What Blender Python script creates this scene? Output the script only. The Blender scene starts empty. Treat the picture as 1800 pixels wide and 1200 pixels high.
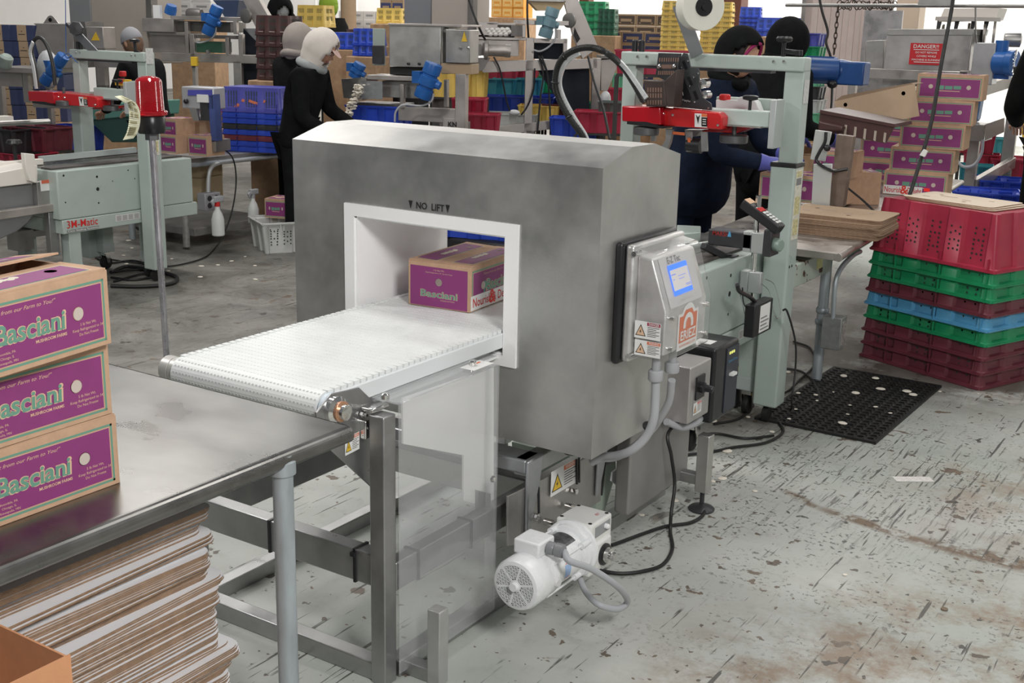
import bpy, bmesh, math, random
from mathutils import Vector, Matrix, Euler
random.seed(7)
PI = math.pi
SC = bpy.context.scene
COL = SC.collection
# ---------------------------------------------------------------- camera (solved from the photograph's vanishing points)
H = 1.75
FPX = 2088.5
def _cam():
    a, b, c = 0.57678856, 0.26057782, 0.0226611
    yaw = Matrix(((math.cos(a), math.sin(a), 0), (-math.sin(a), math.cos(a), 0), (0, 0, 1)))
    B = Matrix(((1, 0, 0), (0, 0, -1), (0, 1, 0)))
    P = Matrix(((1, 0, 0), (0, math.cos(b), -math.sin(b)), (0, math.sin(b), math.cos(b))))
    R = Matrix(((math.cos(c), -math.sin(c), 0), (math.sin(c), math.cos(c), 0), (0, 0, 1)))
    return R @ P @ B @ yaw
CM = _cam()
CPOS = Vector((0, 0, H))
def at(px, py, x=None, y=None, z=None, d=None):
    """the point of the place seen at a pixel of the photograph, on a plane or at a depth"""
    r = CM.transposed() @ Vector(((px - 900) / FPX, (py - 600) / FPX, 1.0))
    if x is not None: t = (x - CPOS.x) / r.x
    elif y is not None: t = (y - CPOS.y) / r.y
    elif z is not None: t = (z - CPOS.z) / r.z
    else: t = d
    return CPOS + r * t
cam = bpy.data.cameras.new('camera'); camo = bpy.data.objects.new('camera', cam); COL.objects.link(camo)
_r = Matrix((CM[0], -CM[1], -CM[2])).transposed()
camo.matrix_world = Matrix.Translation(CPOS) @ _r.to_4x4()
cam.sensor_width = 36; cam.lens = 36 * FPX / 1800; cam.clip_end = 200
SC.camera = camo
SC.view_settings.view_transform = 'Standard'; SC.view_settings.look = 'None'; SC.view_settings.gamma = 1
SC.view_settings.use_curve_mapping = False
# ---------------------------------------------------------------- materials
MATS = {}
def nodes(name):
    m = bpy.data.materials.new(name); m.use_nodes = True
    nt = m.node_tree; b = nt.nodes['Principled BSDF']
    return m, nt, b
def hexc(h):
    h = h.lstrip('#'); c = [int(h[i:i+2], 16) / 255 for i in (0, 2, 4)]
    return tuple((v / 12.92 if v <= .04045 else ((v + .055) / 1.055) ** 2.4) for v in c) + (1,)
def mat(name, col, rough=.5, metal=0., var=.0, scale=8., rvar=0., bump=0., emit=0., spec=.5, coat=0., stretch=None, bscale=None):
    if name in MATS: return MATS[name]
    m, nt, b = nodes(name); c = hexc(col) if isinstance(col, str) else tuple(col) + (1,)
    b.inputs['Base Color'].default_value = c; b.inputs['Roughness'].default_value = rough; b.inputs['Metallic'].default_value = metal
    b.inputs['Specular IOR Level'].default_value = spec; b.inputs['Coat Weight'].default_value = coat
    if var or rvar or bump:
        tc = nt.nodes.new('ShaderNodeTexCoord'); mp = nt.nodes.new('ShaderNodeMapping')
        if stretch: mp.inputs['Scale'].default_value = stretch
        n = nt.nodes.new('ShaderNodeTexNoise'); n.inputs['Scale'].default_value = scale; n.inputs['Detail'].default_value = 6; n.inputs['Roughness'].default_value = .62
        nt.links.new(tc.outputs['Object'], mp.inputs[0]); nt.links.new(mp.outputs[0], n.inputs['Vector'])
        if var:
            r = nt.nodes.new('ShaderNodeValToRGB'); e = r.color_ramp.elements
            e[0].position = .3; e[1].position = .7
            e[0].color = tuple(max(0, v * (1 - var)) for v in c[:3]) + (1,); e[1].color = tuple(min(1, v * (1 + var)) for v in c[:3]) + (1,)
            nt.links.new(n.outputs['Fac'], r.inputs[0]); nt.links.new(r.outputs[0], b.inputs['Base Color'])
        if rvar:
            q = nt.nodes.new('ShaderNodeMapRange'); q.inputs[1].default_value = .3; q.inputs[2].default_value = .7
            q.inputs[3].default_value = max(.03, rough - rvar); q.inputs[4].default_value = min(1, rough + rvar)
            nt.links.new(n.outputs['Fac'], q.inputs[0]); nt.links.new(q.outputs[0], b.inputs['Roughness'])
        if bump:
            n2 = nt.nodes.new('ShaderNodeTexNoise'); n2.inputs['Scale'].default_value = bscale or scale * 6; n2.inputs['Detail'].default_value = 4
            nt.links.new(mp.outputs[0], n2.inputs['Vector'])
            bp = nt.nodes.new('ShaderNodeBump'); bp.inputs['Strength'].default_value = bump; bp.inputs['Distance'].default_value = .002
            nt.links.new(n2.outputs['Fac'], bp.inputs['Height']); nt.links.new(bp.outputs[0], b.inputs['Normal'])
    if emit:
        b.inputs['Emission Color'].default_value = c; b.inputs['Emission Strength'].default_value = emit
    MATS[name] = m; return m
def clear(name, col, haze, rough=.08, gloss=.12):
    """clear plastic: see-through with a scuffed haze and a shine"""
    if name in MATS: return MATS[name]
    m = bpy.data.materials.new(name); m.use_nodes = True; nt = m.node_tree; nt.nodes.clear()
    out = nt.nodes.new('ShaderNodeOutputMaterial'); tr = nt.nodes.new('ShaderNodeBsdfTransparent'); gl = nt.nodes.new('ShaderNodeBsdfGlossy'); df = nt.nodes.new('ShaderNodeBsdfDiffuse')
    df.inputs[0].default_value = hexc(col); gl.inputs['Roughness'].default_value = rough
    n = nt.nodes.new('ShaderNodeTexNoise'); n.inputs['Scale'].default_value = 5; n.inputs['Detail'].default_value = 5
    tc = nt.nodes.new('ShaderNodeTexCoord'); mp = nt.nodes.new('ShaderNodeMapping'); mp.inputs['Scale'].default_value = (1, 3, 1)
    nt.links.new(tc.outputs['Object'], mp.inputs[0]); nt.links.new(mp.outputs[0], n.inputs['Vector'])
    mr = nt.nodes.new('ShaderNodeMapRange'); mr.inputs[1].default_value = .3; mr.inputs[2].default_value = .7; mr.inputs[3].default_value = haze * .95; mr.inputs[4].default_value = haze * 1.05
    nt.links.new(n.outputs['Fac'], mr.inputs[0])
    m1 = nt.nodes.new('ShaderNodeMixShader'); nt.links.new(mr.outputs[0], m1.inputs[0]); nt.links.new(tr.outputs[0], m1.inputs[1]); nt.links.new(df.outputs[0], m1.inputs[2])
    lw = nt.nodes.new('ShaderNodeLayerWeight'); lw.inputs[0].default_value = .5; fr = nt.nodes.new('ShaderNodeMath'); fr.operation = 'POWER'; fr.inputs[1].default_value = 3.2; nt.links.new(lw.outputs['Facing'], fr.inputs[0])
    ad = nt.nodes.new('ShaderNodeMath'); ad.operation = 'ADD'; ad.inputs[1].default_value = gloss; nt.links.new(fr.outputs[0], ad.inputs[0]); ad.use_clamp = True
    m2 = nt.nodes.new('ShaderNodeMixShader'); nt.links.new(ad.outputs[0], m2.inputs[0]); nt.links.new(m1.outputs[0], m2.inputs[1]); nt.links.new(gl.outputs[0], m2.inputs[2])
    nt.links.new(m2.outputs[0], out.inputs[0]); MATS[name] = m; return m
# ---------------------------------------------------------------- mesh builder
def catmull(pts, n=6):
    pts = [Vector(p) for p in pts]
    if len(pts) < 3: return pts
    P = [2 * pts[0] - pts[1]] + pts + [2 * pts[-1] - pts[-2]]; out = []
    for i in range(1, len(P) - 2):
        for k in range(n):
            t = k / n; a, b, c, d = P[i-1], P[i], P[i+1], P[i+2]
            out.append(.5 * ((2 * b) + (c - a) * t + (2 * a - 5 * b + 4 * c - d) * t * t + (3 * b - a - 3 * c + d) * t ** 3))
    out.append(pts[-1]); return out
GLY = {}
def glyphs(s, bold, shear, res):
    k = (s, bold, shear, res)
    if k not in GLY:
        cu = bpy.data.curves.new('lettering', 'FONT'); cu.body = s; cu.size = 1; cu.offset = bold; cu.shear = shear; cu.resolution_u = res; cu.align_x = 'CENTER'; cu.align_y = 'CENTER'
        o = bpy.data.objects.new('lettering', cu); COL.objects.link(o); bpy.context.view_layer.update()
        me = bpy.data.meshes.new_from_object(o.evaluated_get(bpy.context.evaluated_depsgraph_get()))
        vs = [v.co.copy() for v in me.vertices]; fs = [tuple(p.vertices) for p in me.polygons]
        bpy.data.objects.remove(o); bpy.data.curves.remove(cu); bpy.data.meshes.remove(me)
        GLY[k] = (vs, fs)
    return GLY[k]
class MB:
    def __init__(s): s.v = []; s.f = []; s.m = []
    def add(s, vs, fs, m=0, T=None):
        b = len(s.v)
        for v in vs:
            v = Vector(v); s.v.append(T @ v if T else v)
        for f in fs: s.f.append(tuple(b + i for i in f)); s.m.append(m)
        return s
    def box(s, x0, x1, y0, y1, z0, z1, m=0, T=None):
        vs = [(x0, y0, z0), (x1, y0, z0), (x1, y1, z0), (x0, y1, z0), (x0, y0, z1), (x1, y0, z1), (x1, y1, z1), (x0, y1, z1)]
        return s.add(vs, [(3, 2, 1, 0), (4, 5, 6, 7), (0, 1, 5, 4), (1, 2, 6, 5), (2, 3, 7, 6), (3, 0, 4, 7)], m, T)
    def cbox(s, c, sz, rot=(0, 0, 0), m=0, T=None):
        M = Matrix.Translation(Vector(c)) @ Euler(rot).to_matrix().to_4x4()
        if T: M = T @ M
        a, b, c2 = sz[0] / 2, sz[1] / 2, sz[2] / 2
        return s.box(-a, a, -b, b, -c2, c2, m, M)
    def beam(s, p, q, w, h, m=0, up=(0, 0, 1)):
        p, q = Vector(p), Vector(q); d = (q - p); L = d.length
        if L < 1e-6: return s
        d.normalize(); u = Vector(up); r = d.cross(u)
        if r.length < 1e-3: r = d.cross(Vector((0, 1, 0)))
        r.normalize(); u = r.cross(d)
        M = Matrix((r, d, u)).transposed().to_4x4(); M.translation = p
        return s.box(-w / 2, w / 2, 0, L, -h / 2, h / 2, m, M)
    def tube(s, pts, r, n=8, m=0, smooth=0, closed=False):
        pts = [Vector(p) for p in pts]
        if smooth: pts = catmull(pts, smooth)
        N = len(pts); rings = []; prev = None
        for i, p in enumerate(pts):
            t = (pts[min(i + 1, N - 1)] - pts[max(i - 1, 0)])
            if t.length < 1e-9: t = Vector((0, 0, 1))
            t.normalize()
            if prev is None:
                a = Vector((0, 0, 1)) if abs(t.z) < .9 else Vector((1, 0, 0)); prev = t.cross(a).normalized()
            else:
                prev = prev - t * prev.dot(t); prev = prev.normalized() if prev.length > 1e-6 else t.orthogonal().normalized()
            b = t.cross(prev); rr = r(i / (N - 1)) if callable(r) else r
            rings.append([p + (prev * math.cos(2 * PI * k / n) + b * math.sin(2 * PI * k / n)) * rr for k in range(n)])
        vs = [v for ring in rings for v in ring]; fs = []
        for i in range(N - 1):
            for k in range(n):
                k2 = (k + 1) % n; fs.append((i * n + k, i * n + k2, (i + 1) * n + k2, (i + 1) * n + k))
        fs.append(tuple(range(n - 1, -1, -1))); fs.append(tuple((N - 1) * n + k for k in range(n)))
        return s.add(vs, fs, m)
    def cyl(s, p, q, r, r2=None, n=16, m=0):
        return s.tube([p, q], (lambda t: r + (r2 - r) * t) if r2 is not None else r, n, m)
    def lathe(s, prof, o=(0, 0, 0), ax=(0, 0, 1), n=24, m=0, close=True):
        ax = Vector(ax).normalized(); q = Vector((0, 0, 1)).rotation_difference(ax).to_matrix().to_4x4(); q.translation = Vector(o)
        vs = [(r * math.cos(2 * PI * k / n), r * math.sin(2 * PI * k / n), z) for r, z in prof for k in range(n)]; fs = []
        for i in range(len(prof) - 1):
            for k in range(n):
                k2 = (k + 1) % n; fs.append((i * n + k, i * n + k2, (i + 1) * n + k2, (i + 1) * n + k))
        if close:
            if prof[0][0] > 1e-5: fs.append(tuple(range(n - 1, -1, -1)))
            if prof[-1][0] > 1e-5: fs.append(tuple((len(prof) - 1) * n + k for k in range(n)))
        return s.add(vs, fs, m, q)
    def prism(s, poly, ax, lo, hi, m=0, T=None):
        """poly of 2-D points; ax 0: (y,z) along x, 1: (x,z) along y, 2: (x,y) along z"""
        def P(a, b, t): return (t, a, b) if ax == 0 else ((a, t, b) if ax == 1 else (a, b, t))
        n = len(poly); vs = [P(a, b, lo) for a, b in poly] + [P(a, b, hi) for a, b in poly]
        fs = [tuple(range(n - 1, -1, -1)), tuple(range(n, 2 * n))] + [(i, (i + 1) % n, n + (i + 1) % n, n + i) for i in range(n)]
        return s.add(vs, fs, m, T)
    def slab(s, pts, nrm, th, m=0):
        """closed polygon of 3-D points given thickness th along nrm"""
        nrm = Vector(nrm).normalized() * th; n = len(pts)
        vs = [Vector(p) for p in pts] + [Vector(p) + nrm for p in pts]
        return s.add(vs, [tuple(range(n - 1, -1, -1)), tuple(range(n, 2 * n))] + [(i, (i + 1) % n, n + (i + 1) % n, n + i) for i in range(n)], m)
    def quad(s, pts, m=0): return s.add(pts, [tuple(range(len(pts)))], m)
    def ball(s, c, r, m=0, n=12, rings=8, T=None, sq=(1, 1, 1)):
        prof = []
        for i in range(rings + 1):
            a = -PI / 2 + PI * i / rings; prof.append((max(1e-6, math.cos(a)), math.sin(a)))
        vs = [(c[0] + r * sq[0] * p[0] * math.cos(2 * PI * k / n), c[1] + r * sq[1] * p[0] * math.sin(2 * PI * k / n), c[2] + r * sq[2] * p[1]) for p in prof for k in range(n)]
        fs = [(i * n + k, i * n + (k + 1) % n, (i + 1) * n + (k + 1) % n, (i + 1) * n + k) for i in range(rings) for k in range(n)]
        return s.add(vs, fs, m, T)
    def text(s, body, size, o, xd, yd, m=0, bold=0., shear=0., res=2, width=None, off=0.):
        vs, fs = glyphs(body, bold, shear, res)
        if not vs: return s
        xd, yd, o = Vector(xd).normalized(), Vector(yd).normalized(), Vector(o); nn = xd.cross(yd)
        sx = size
        if width:
            w = max(v.x for v in vs) - min(v.x for v in vs); sx = width / w
        return s.add([o + xd * v.x * sx + yd * v.y * size + nn * off for v in vs], fs, m)
    def build(s, name, mats, parent=None, bevel=0., seg=2, origin=None, angle=38, label=None, local=False):
        if not isinstance(mats, (list, tuple)): mats = [mats]
        if parent is not None:
            O = Vector((0, 0, 0)) if local else WORLD[parent.name]
        elif origin is not None: O = Vector(origin)
        elif local: O = Vector((0, 0, 0))
        else:
            xs = [v.x for v in s.v]; ys = [v.y for v in s.v]; O = Vector(((min(xs) + max(xs)) / 2, (min(ys) + max(ys)) / 2, min(v.z for v in s.v)))
        me = bpy.data.meshes.new(name); me.from_pydata([v - O for v in s.v], [], s.f)
        for m in mats: me.materials.append(m)
        for p, i in zip(me.polygons, s.m): p.material_index = i; p.use_smooth = True
        bm = bmesh.new(); bm.from_mesh(me); bmesh.ops.recalc_face_normals(bm, faces=bm.faces) if not getattr(s, 'keepn', False) else None
        bm.to_mesh(me); bm.free()
        me.set_sharp_from_angle(angle=math.radians(angle)); me.update()
        o = bpy.data.objects.new(name, me); COL.objects.link(o)
        if parent is not None: o.parent = parent; WORLD[o.name] = WORLD[parent.name] if not local else Vector((0, 0, 0))
        else: o.location = O; WORLD[o.name] = O
        if bevel:
            b = o.modifiers.new('bevel', 'BEVEL'); b.width = bevel; b.segments = seg; b.limit_method = 'ANGLE'; b.angle_limit = math.radians(35)
        if label: o['label'] = label
        return o
WORLD = {}
def thing(name, label, cat, loc=(0, 0, 0), group=None):
    o = bpy.data.objects.new(name, None); COL.objects.link(o); o.location = Vector(loc); o.empty_display_size = .05
    WORLD[o.name] = Vector(loc); o['label'] = label; o['category'] = cat
    if group: o['group'] = group
    return o
def tag(o, label, cat, group=None, kind=None):
    o['label'] = label; o['category'] = cat
    if group: o['group'] = group
    if kind: o['kind'] = kind
    return o
def struct(o): o['kind'] = 'structure'; return o
KIDS = {}
def dup(root, loc, rz=0., label=None, swap=None, group=None, rot=None, scale=None):
    """copy a thing with its parts and sub-parts; swap maps material names to materials"""
    def cp(o, par):
        c = o.copy(); COL.objects.link(c)
        if par is not None: c.parent = par
        if swap and c.type == 'MESH':
            key = (o.data.name, tuple(sorted((a, b.name) for a, b in swap.items())))
            if key not in KIDS:
                me = o.data.copy()
                for i, mm in enumerate(me.materials):
                    if mm and mm.name in swap: me.materials[i] = swap[mm.name]
                KIDS[key] = me
            c.data = KIDS[key]
        for ch in [k for k in list(COL.objects) if k.parent == o]: cp(ch, c)
        return c
    r = cp(root, None); r.location = Vector(loc); r.rotation_euler = rot if rot else (0, 0, rz); WORLD[r.name] = Vector(loc)
    if scale: r.scale = scale if isinstance(scale, (tuple, list)) else (scale,) * 3
    if label: r['label'] = label
    if group: r['group'] = group
    return r
class Pl:
    """an upright plane of the place: through the point seen at (px,py) at depth d (or on x=/y=), running in direction yaw"""
    def __init__(s, px, py, yaw, d=None, x=None, y=None):
        s.o = at(px, py, x=x, y=y, d=d); s.u = Vector((math.cos(yaw), math.sin(yaw), 0)); s.n = Vector((-s.u.y, s.u.x, 0))
        if s.n.dot(s.o - CPOS) < 0: s.n = -s.n
    def pt(s, px, py, off=0.):
        r = at(px, py, d=1) - CPOS; o = s.o + s.n * off
        return CPOS + r * ((o - CPOS).dot(s.n) / r.dot(s.n))
    def uv(s, px, py, off=0.):
        p = s.pt(px, py, off) - s.o; return p.dot(s.u), p.z
    def T(s, off=0.):
        M = Matrix((s.u, s.n, Vector((0, 0, 1)))).transposed().to_4x4(); M.translation = s.o + s.n * off; return M
    def rect(s, mb, x0, y0, x1, y1, th, off=0., m=0):
        xm, ym = (x0 + x1) / 2, (y0 + y1) / 2
        a = s.uv(x0, ym, off)[0]; b = s.uv(x1, ym, off)[0]; c = s.uv(xm, y0, off)[1]; e = s.uv(xm, y1, off)[1]
        mb.box(min(a, b), max(a, b), 0, th, min(c, e), max(c, e), m, s.T(off)); return mb
    def poly(s, mb, pts, th, off=0., m=0):
        mb.slab([s.pt(x, y, off) for x, y in pts], s.n, th, m); return mb
    def bar(s, mb, p, q, w, th, off=0., m=0):
        a, b = s.pt(*p, off) + s.n * th / 2, s.pt(*q, off) + s.n * th / 2; mb.beam(a, b, th, w, m, up=(0, 0, 1) if abs((b - a).normalized().z) < .9 else s.u) if abs((b - a).normalized().z) < .9 else mb.beam(a, b, w, th, m, up=s.n); return mb
# ---------------------------------------------------------------- palette
STEEL = mat('brushed_steel', (.56, .55, .53), .36, .95, .16, 3.2, .12, .15, bscale=90)
STEELD = mat('dull_steel', (.42, .41, .395), .42, .9, .18, 6, .12)
STEELW = mat('warm_steel', (.50, .465, .43), .45, .75, .15, 5, .12)
FRAME = mat('frame_steel', (.40, .40, .40), .38, .9, .15, 9, .12)
TABLE = mat('table_steel', (.255, .25, .24), .30, 1., .22, 3.5, .06, .03, bscale=30, stretch=(1, 1.6, 1))
for _n in TABLE.node_tree.nodes:
    if _n.type == 'TEX_NOISE': _n.inputs['Distortion'].default_value = .15; _n.inputs['Detail'].default_value = 3
CHROME = mat('chrome', (.75, .74, .72), .12, 1., .1, 30, .05)
ZINC = mat('galvanised_pipe', (.47, .52, .55), .5, .6, .2, 14, .12, stretch=(1, 1, .25))
WHITEP = mat('white_plastic', (.86, .86, .86), .35, 0, .03, 5)
BELT = mat('belt_plastic', (.80, .82, .81), .4, 0, .03, 12, .1)
WHITEPAINT = mat('white_enamel', (.80, .81, .82), .28, 0, .04, 7, .08)
SAGE = mat('sage_paint', (.43, .50, .465), .34, 0, .05, 6, .08)
SAGEG = mat('grey_sage_paint', (.45, .50, .49), .4, 0, .05, 6, .08)
BLACK = mat('black_plastic', (.015, .015, .017), .35, 0, 0, 5, .1, 0)
BLACKM = mat('black_metal', (.05, .05, .055), .4, .3, .2, 9, .1)
RUBBER = mat('black_rubber', (.012, .012, .012), .55, 0, .2, 20, .12)
REDP = mat('red_paint', (.55, .012, .015), .28, 0, .06, 8, .06, coat=.3)
KRAFT = mat('kraft_card', (.56, .36, .235), .85, 0, .08, 30, 0, .2)
KRAFTD = mat('kraft_card_edge', (.33, .215, .14), .9, 0, .3, 60, 0, .4, stretch=(1, 1, 6))
PURPLE = mat('purple_print', (.27, .045, .19), .6, 0, .04, 20)
GREENP = mat('green_print', (.15, .34, .25), .6)
CREAM = mat('cream_print', (.75, .50, .33), .7)
WHITEC = mat('white_card', (.82, .82, .84), .6, 0, .03, 10)
WHITEST = mat('white_sticker', (.82, .82, .8), .4)
INK = mat('black_ink', (.012, .012, .012), .5)
GREYINK = mat('grey_ink', (.22, .22, .22), .5)
REDINK = mat('red_ink', (.62, .02, .02), .5)
ORANGE = mat('orange_print', (.72, .16, .05), .45)
YELLOW = mat('yellow_print', (.80, .52, .04), .5)
YELLOWC = mat('yellow_crate', (.82, .58, .14), .45, 0, .1, 8)
BLUEC = mat('blue_crate', (.025, .07, .50), .38, 0, .12, 8)
BLUET = mat('violet_blue_crate', (.085, .09, .42), .42, 0, .12, 8)
BLUEM = mat('blue_motor_paint', (.02, .12, .40), .35, 0, .15, 9)
BLUEG = mat('grey_blue_motor_paint', (.16, .28, .33), .4, 0, .1, 9)
REDC = mat('crimson_crate', (.42, .03, .065), .38, 0, .12, 9)
MAROON = mat('maroon_crate', (.16, .035, .05), .38, 0, .15, 9)
GREENC = mat('green_crate', (.012, .28, .11), .38, 0, .15, 9)
CYANC = mat('light_blue_crate', (.10, .36, .60), .4, 0, .12, 9)
TEALC = mat('teal_crate', (.05, .30, .34), .4, 0, .12, 9)
BROWNC = mat('brown_crate', (.075, .035, .032), .4, 0, .15, 9)
MINT = mat('mint_crate', (.14, .45, .27), .4, 0, .12, 9)
GREYC = mat('grey_crate', (.50, .52, .51), .45, 0, .06, 9)
GREYPVC = mat('grey_conduit', (.40, .41, .43), .45)
MUSH = mat('mushroom_flesh', (.80, .74, .64), .7, 0, .1, 40)
SKIN = mat('skin', (.56, .31, .21), .5, 0, .05, 20)
SKIND = mat('dark_skin', (.16, .075, .045), .5, 0, .08, 20)
NAVY = mat('navy_jacket', (.010, .016, .034), .85, 0, .3, 12, 0, .5, bscale=60, spec=.12)
BLACKF = mat('black_fabric', (.008, .0085, .009), .9, 0, .3, 14, 0, .5, bscale=60, spec=.12)
CREAMF = mat('cream_fabric', (.74, .68, .62), .85, 0, .06, 14, 0, .4, bscale=60)
GREYF = mat('grey_fabric', (.36, .38, .38), .85, 0, .08, 14, 0, .4, bscale=60)
GLOVE = mat('blue_glove', (.10, .11, .42), .5, 0, .08, 20)
# ================================================================ setting
def floor_mat():
    m, nt, b = nodes('epoxy_floor'); L = nt.links.new; N = nt.nodes.new
    tc = N('ShaderNodeTexCoord')
    def noise(scale, det=5, rough=.6, st=None, rot=0, dist=0):
        mp = N('ShaderNodeMapping'); mp.inputs['Rotation'].default_value = (0, 0, rot)
        if st: mp.inputs['Scale'].default_value = st
        n = N('ShaderNodeTexNoise'); n.inputs['Scale'].default_value = scale; n.inputs['Detail'].default_value = det; n.inputs['Roughness'].default_value = rough; n.inputs['Distortion'].default_value = dist
        L(tc.outputs['Object'], mp.inputs[0]); L(mp.outputs[0], n.inputs['Vector']); return n.outputs['Fac']
    def ramp(src, a, c, inv=False):
        q = N('ShaderNodeMapRange'); q.inputs[1].default_value = a; q.inputs[2].default_value = c
        if inv: q.inputs[3].default_value = 1; q.inputs[4].default_value = 0
        L(src, q.inputs[0]); return q.outputs[0]
    def mix(fac, c1, c2, typ='MIX'):
        x = N('ShaderNodeMix'); x.data_type = 'RGBA'; x.blend_type = typ
        if isinstance(fac, float): x.inputs[0].default_value = fac
        else: L(fac, x.inputs[0])
        for i, c in ((6, c1), (7, c2)):
            if isinstance(c, tuple): x.inputs[i].default_value = c
            else: L(c, x.inputs[i])
        return x.outputs[2]
    def mul(a, c):
        q = N('ShaderNodeMath'); q.operation = 'MULTIPLY'; q.use_clamp = True
        for i, v in ((0, a), (1, c)):
            if isinstance(v, float): q.inputs[i].default_value = v
            else: L(v, q.inputs[i])
        return q.outputs[0]
    def add(a, c):
        q = N('ShaderNodeMath'); q.operation = 'ADD'; q.use_clamp = True
        for i, v in ((0, a), (1, c)):
            if isinstance(v, float): q.inputs[i].default_value = v
            else: L(v, q.inputs[i])
        return q.outputs[0]
    def blob(x, y, r0, r1, sx=1, sy=1, rot=0):
        mp = N('ShaderNodeMapping'); mp.vector_type = 'TEXTURE'; mp.inputs['Location'].default_value = (x, y, 0); mp.inputs['Scale'].default_value = (sx, sy, 1); mp.inputs['Rotation'].default_value = (0, 0, rot)
        L(tc.outputs['Object'], mp.inputs[0]); ln = N('ShaderNodeVectorMath'); ln.operation = 'LENGTH'; L(mp.outputs[0], ln.inputs[0])
        return ramp(ln.outputs['Value'], r0, r1, True)
    base = mix(ramp(noise(.9, 4), .35, .65), (.40, .435, .395, 1), (.50, .505, .475, 1))
    base = mix(mul(ramp(noise(14, 7, .7), .52, .7), .35), base, (.30, .29, .26, 1))
    # bare worn concrete in the older part of the hall, to the left and the back
    sep = N('ShaderNodeSeparateXYZ'); L(tc.outputs['Object'], sep.inputs[0])
    sx = N('ShaderNodeMath'); sx.operation = 'MULTIPLY'; sx.inputs[1].default_value = -1; L(sep.outputs[0], sx.inputs[0])
    wob = N('ShaderNodeMath'); wob.operation = 'ADD'; L(sx.outputs[0], wob.inputs[0]); L(noise(1.3, 5), wob.inputs[1])
    worn = add(ramp(wob.outputs[0], 3.9, 4.6), mul(blob(-3.6, 7.2, 1.5, 2.2), ramp(noise(1.6, 6, .7), .25, .4)))
    base = mix(mul(worn, .94), base, mix(ramp(noise(2.0, 7, .72, dist=.5), .36, .64), (.085, .078, .066, 1), (.25, .24, .215, 1)))
    pits = mul(worn, ramp(noise(11, 6, .7), .56, .66)); base = mix(mul(pits, .5), base, (.06, .05, .04, 1))
    d1 = add(add(blob(-.45, 3.25, .15, .8), blob(-.55, 4.7, .1, .75)), add(blob(0, 2.8, .5, 1.5), mul(blob(-1.05, 2.85, .05, .35), .7)))
    d1 = add(d1, mul(blob(-.75, 6.7, .2, 1.2), .9))
    dn = ramp(noise(4.2, 9, .75), .44, .60)
    base = mix(mul(mul(d1, dn), .9), base, (.27, .195, .13, 1))
    crack = mul(add(add(blob(-.66, 4.10, .45, 1.0, .42, .075, .02), blob(-1.12, 4.14, .45, 1.0, .26, .045, -.18)), blob(-1.40, 4.22, .4, 1.0, .12, .035, -.5)), ramp(noise(12, 8, .7), .40, .50))
    base = mix(crack, base, (.17, .115, .07, 1))
    c1 = ramp(noise(8.5, 4, .55), .645, .66); c2 = ramp(noise(24, 3, .5), .665, .68)
    c3 = mul(ramp(noise(3.4, 6, .65, dist=.8), .635, .645), ramp(noise(1.1, 2), .5, .56))
    chips = add(add(c1, c2), c3)
    base = mix(mul(chips, .9), base, mix(ramp(noise(2, 2), .4, .6), (.05, .042, .034, 1), (.16, .11, .07, 1)))
    s1 = mul(ramp(noise(44, 3, .55, (1, .045, 1), .5), .655, .67), ramp(noise(3.1, 3), .47, .53))
    s2 = mul(ramp(noise(52, 3, .55, (1, .045, 1), -.75), .65, .665), ramp(noise(2.3, 3), .46, .52))
    s5 = mul(ramp(noise(40, 3, .55, (1, .04, 1), 1.3), .655, .67), ramp(noise(2.7, 3), .49, .54))
    s3 = mul(ramp(noise(60, 4, .6, (1, .08, 1), -1.0), .56, .63), blob(-1.2, 4.65, .25, .95))
    s4 = mul(mul(ramp(noise(50, 3, .6), .56, .63), ramp(noise(5, 3), .45, .55)), blob(-1.2, 4.3, .5, 1.8))
    base = mix(mul(add(add(add(s1, s5), s2), add(s3, s4)), .85), base, (.045, .04, .034, 1))
    wet = mul(add(blob(-.95, 6.55, .15, .7), add(blob(-2.3, 6.5, .7, 1.5), blob(-2.2, 5.2, .3, .8))), ramp(noise(2.4, 7, .68), .38, .48))
    base = mix(mul(wet, .85), base, (.075, .058, .046, 1))
    L(base, b.inputs['Base Color'])
    rr = ramp(noise(1.7, 6, .7), .3, .7); q = N('ShaderNodeMapRange'); q.inputs[3].default_value = .32; q.inputs[4].default_value = .6; L(rr, q.inputs[0]); L(q.outputs[0], b.inputs['Roughness'])
    bp = N('ShaderNodeBump'); bp.inputs['Strength'].default_value = .35; bp.inputs['Distance'].default_value = .003
    L(add(chips, noise(30, 5)), bp.inputs['Height']); L(bp.outputs[0], b.inputs['Normal'])
    return m
struct(MB().box(-24, 8, -4, 22, -.1, 0).build('floor', floor_mat(), origin=(0, 0, 0)))
WALLM = mat('white_wall_panel', (.86, .85, .83), .6, 0, .02, 3)
mb = MB().box(-24, 8, 21, 21.2, 0, 7)
for k in range(27): mb.box(-24 + k * 1.2, -24 + k * 1.2 + .02, 20.985, 21, 0, 7)
struct(mb.build('wall_back', WALLM, origin=(-8, 21, 0)))
struct(MB().box(-24.2, -24, -4, 21.2, 0, 7).build('wall_left', WALLM, origin=(-24, 8, 0)))
struct(MB().box(8, 8.2, -4, 21.2, 0, 7).build('wall_right', WALLM, origin=(8, 8, 0)))
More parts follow.
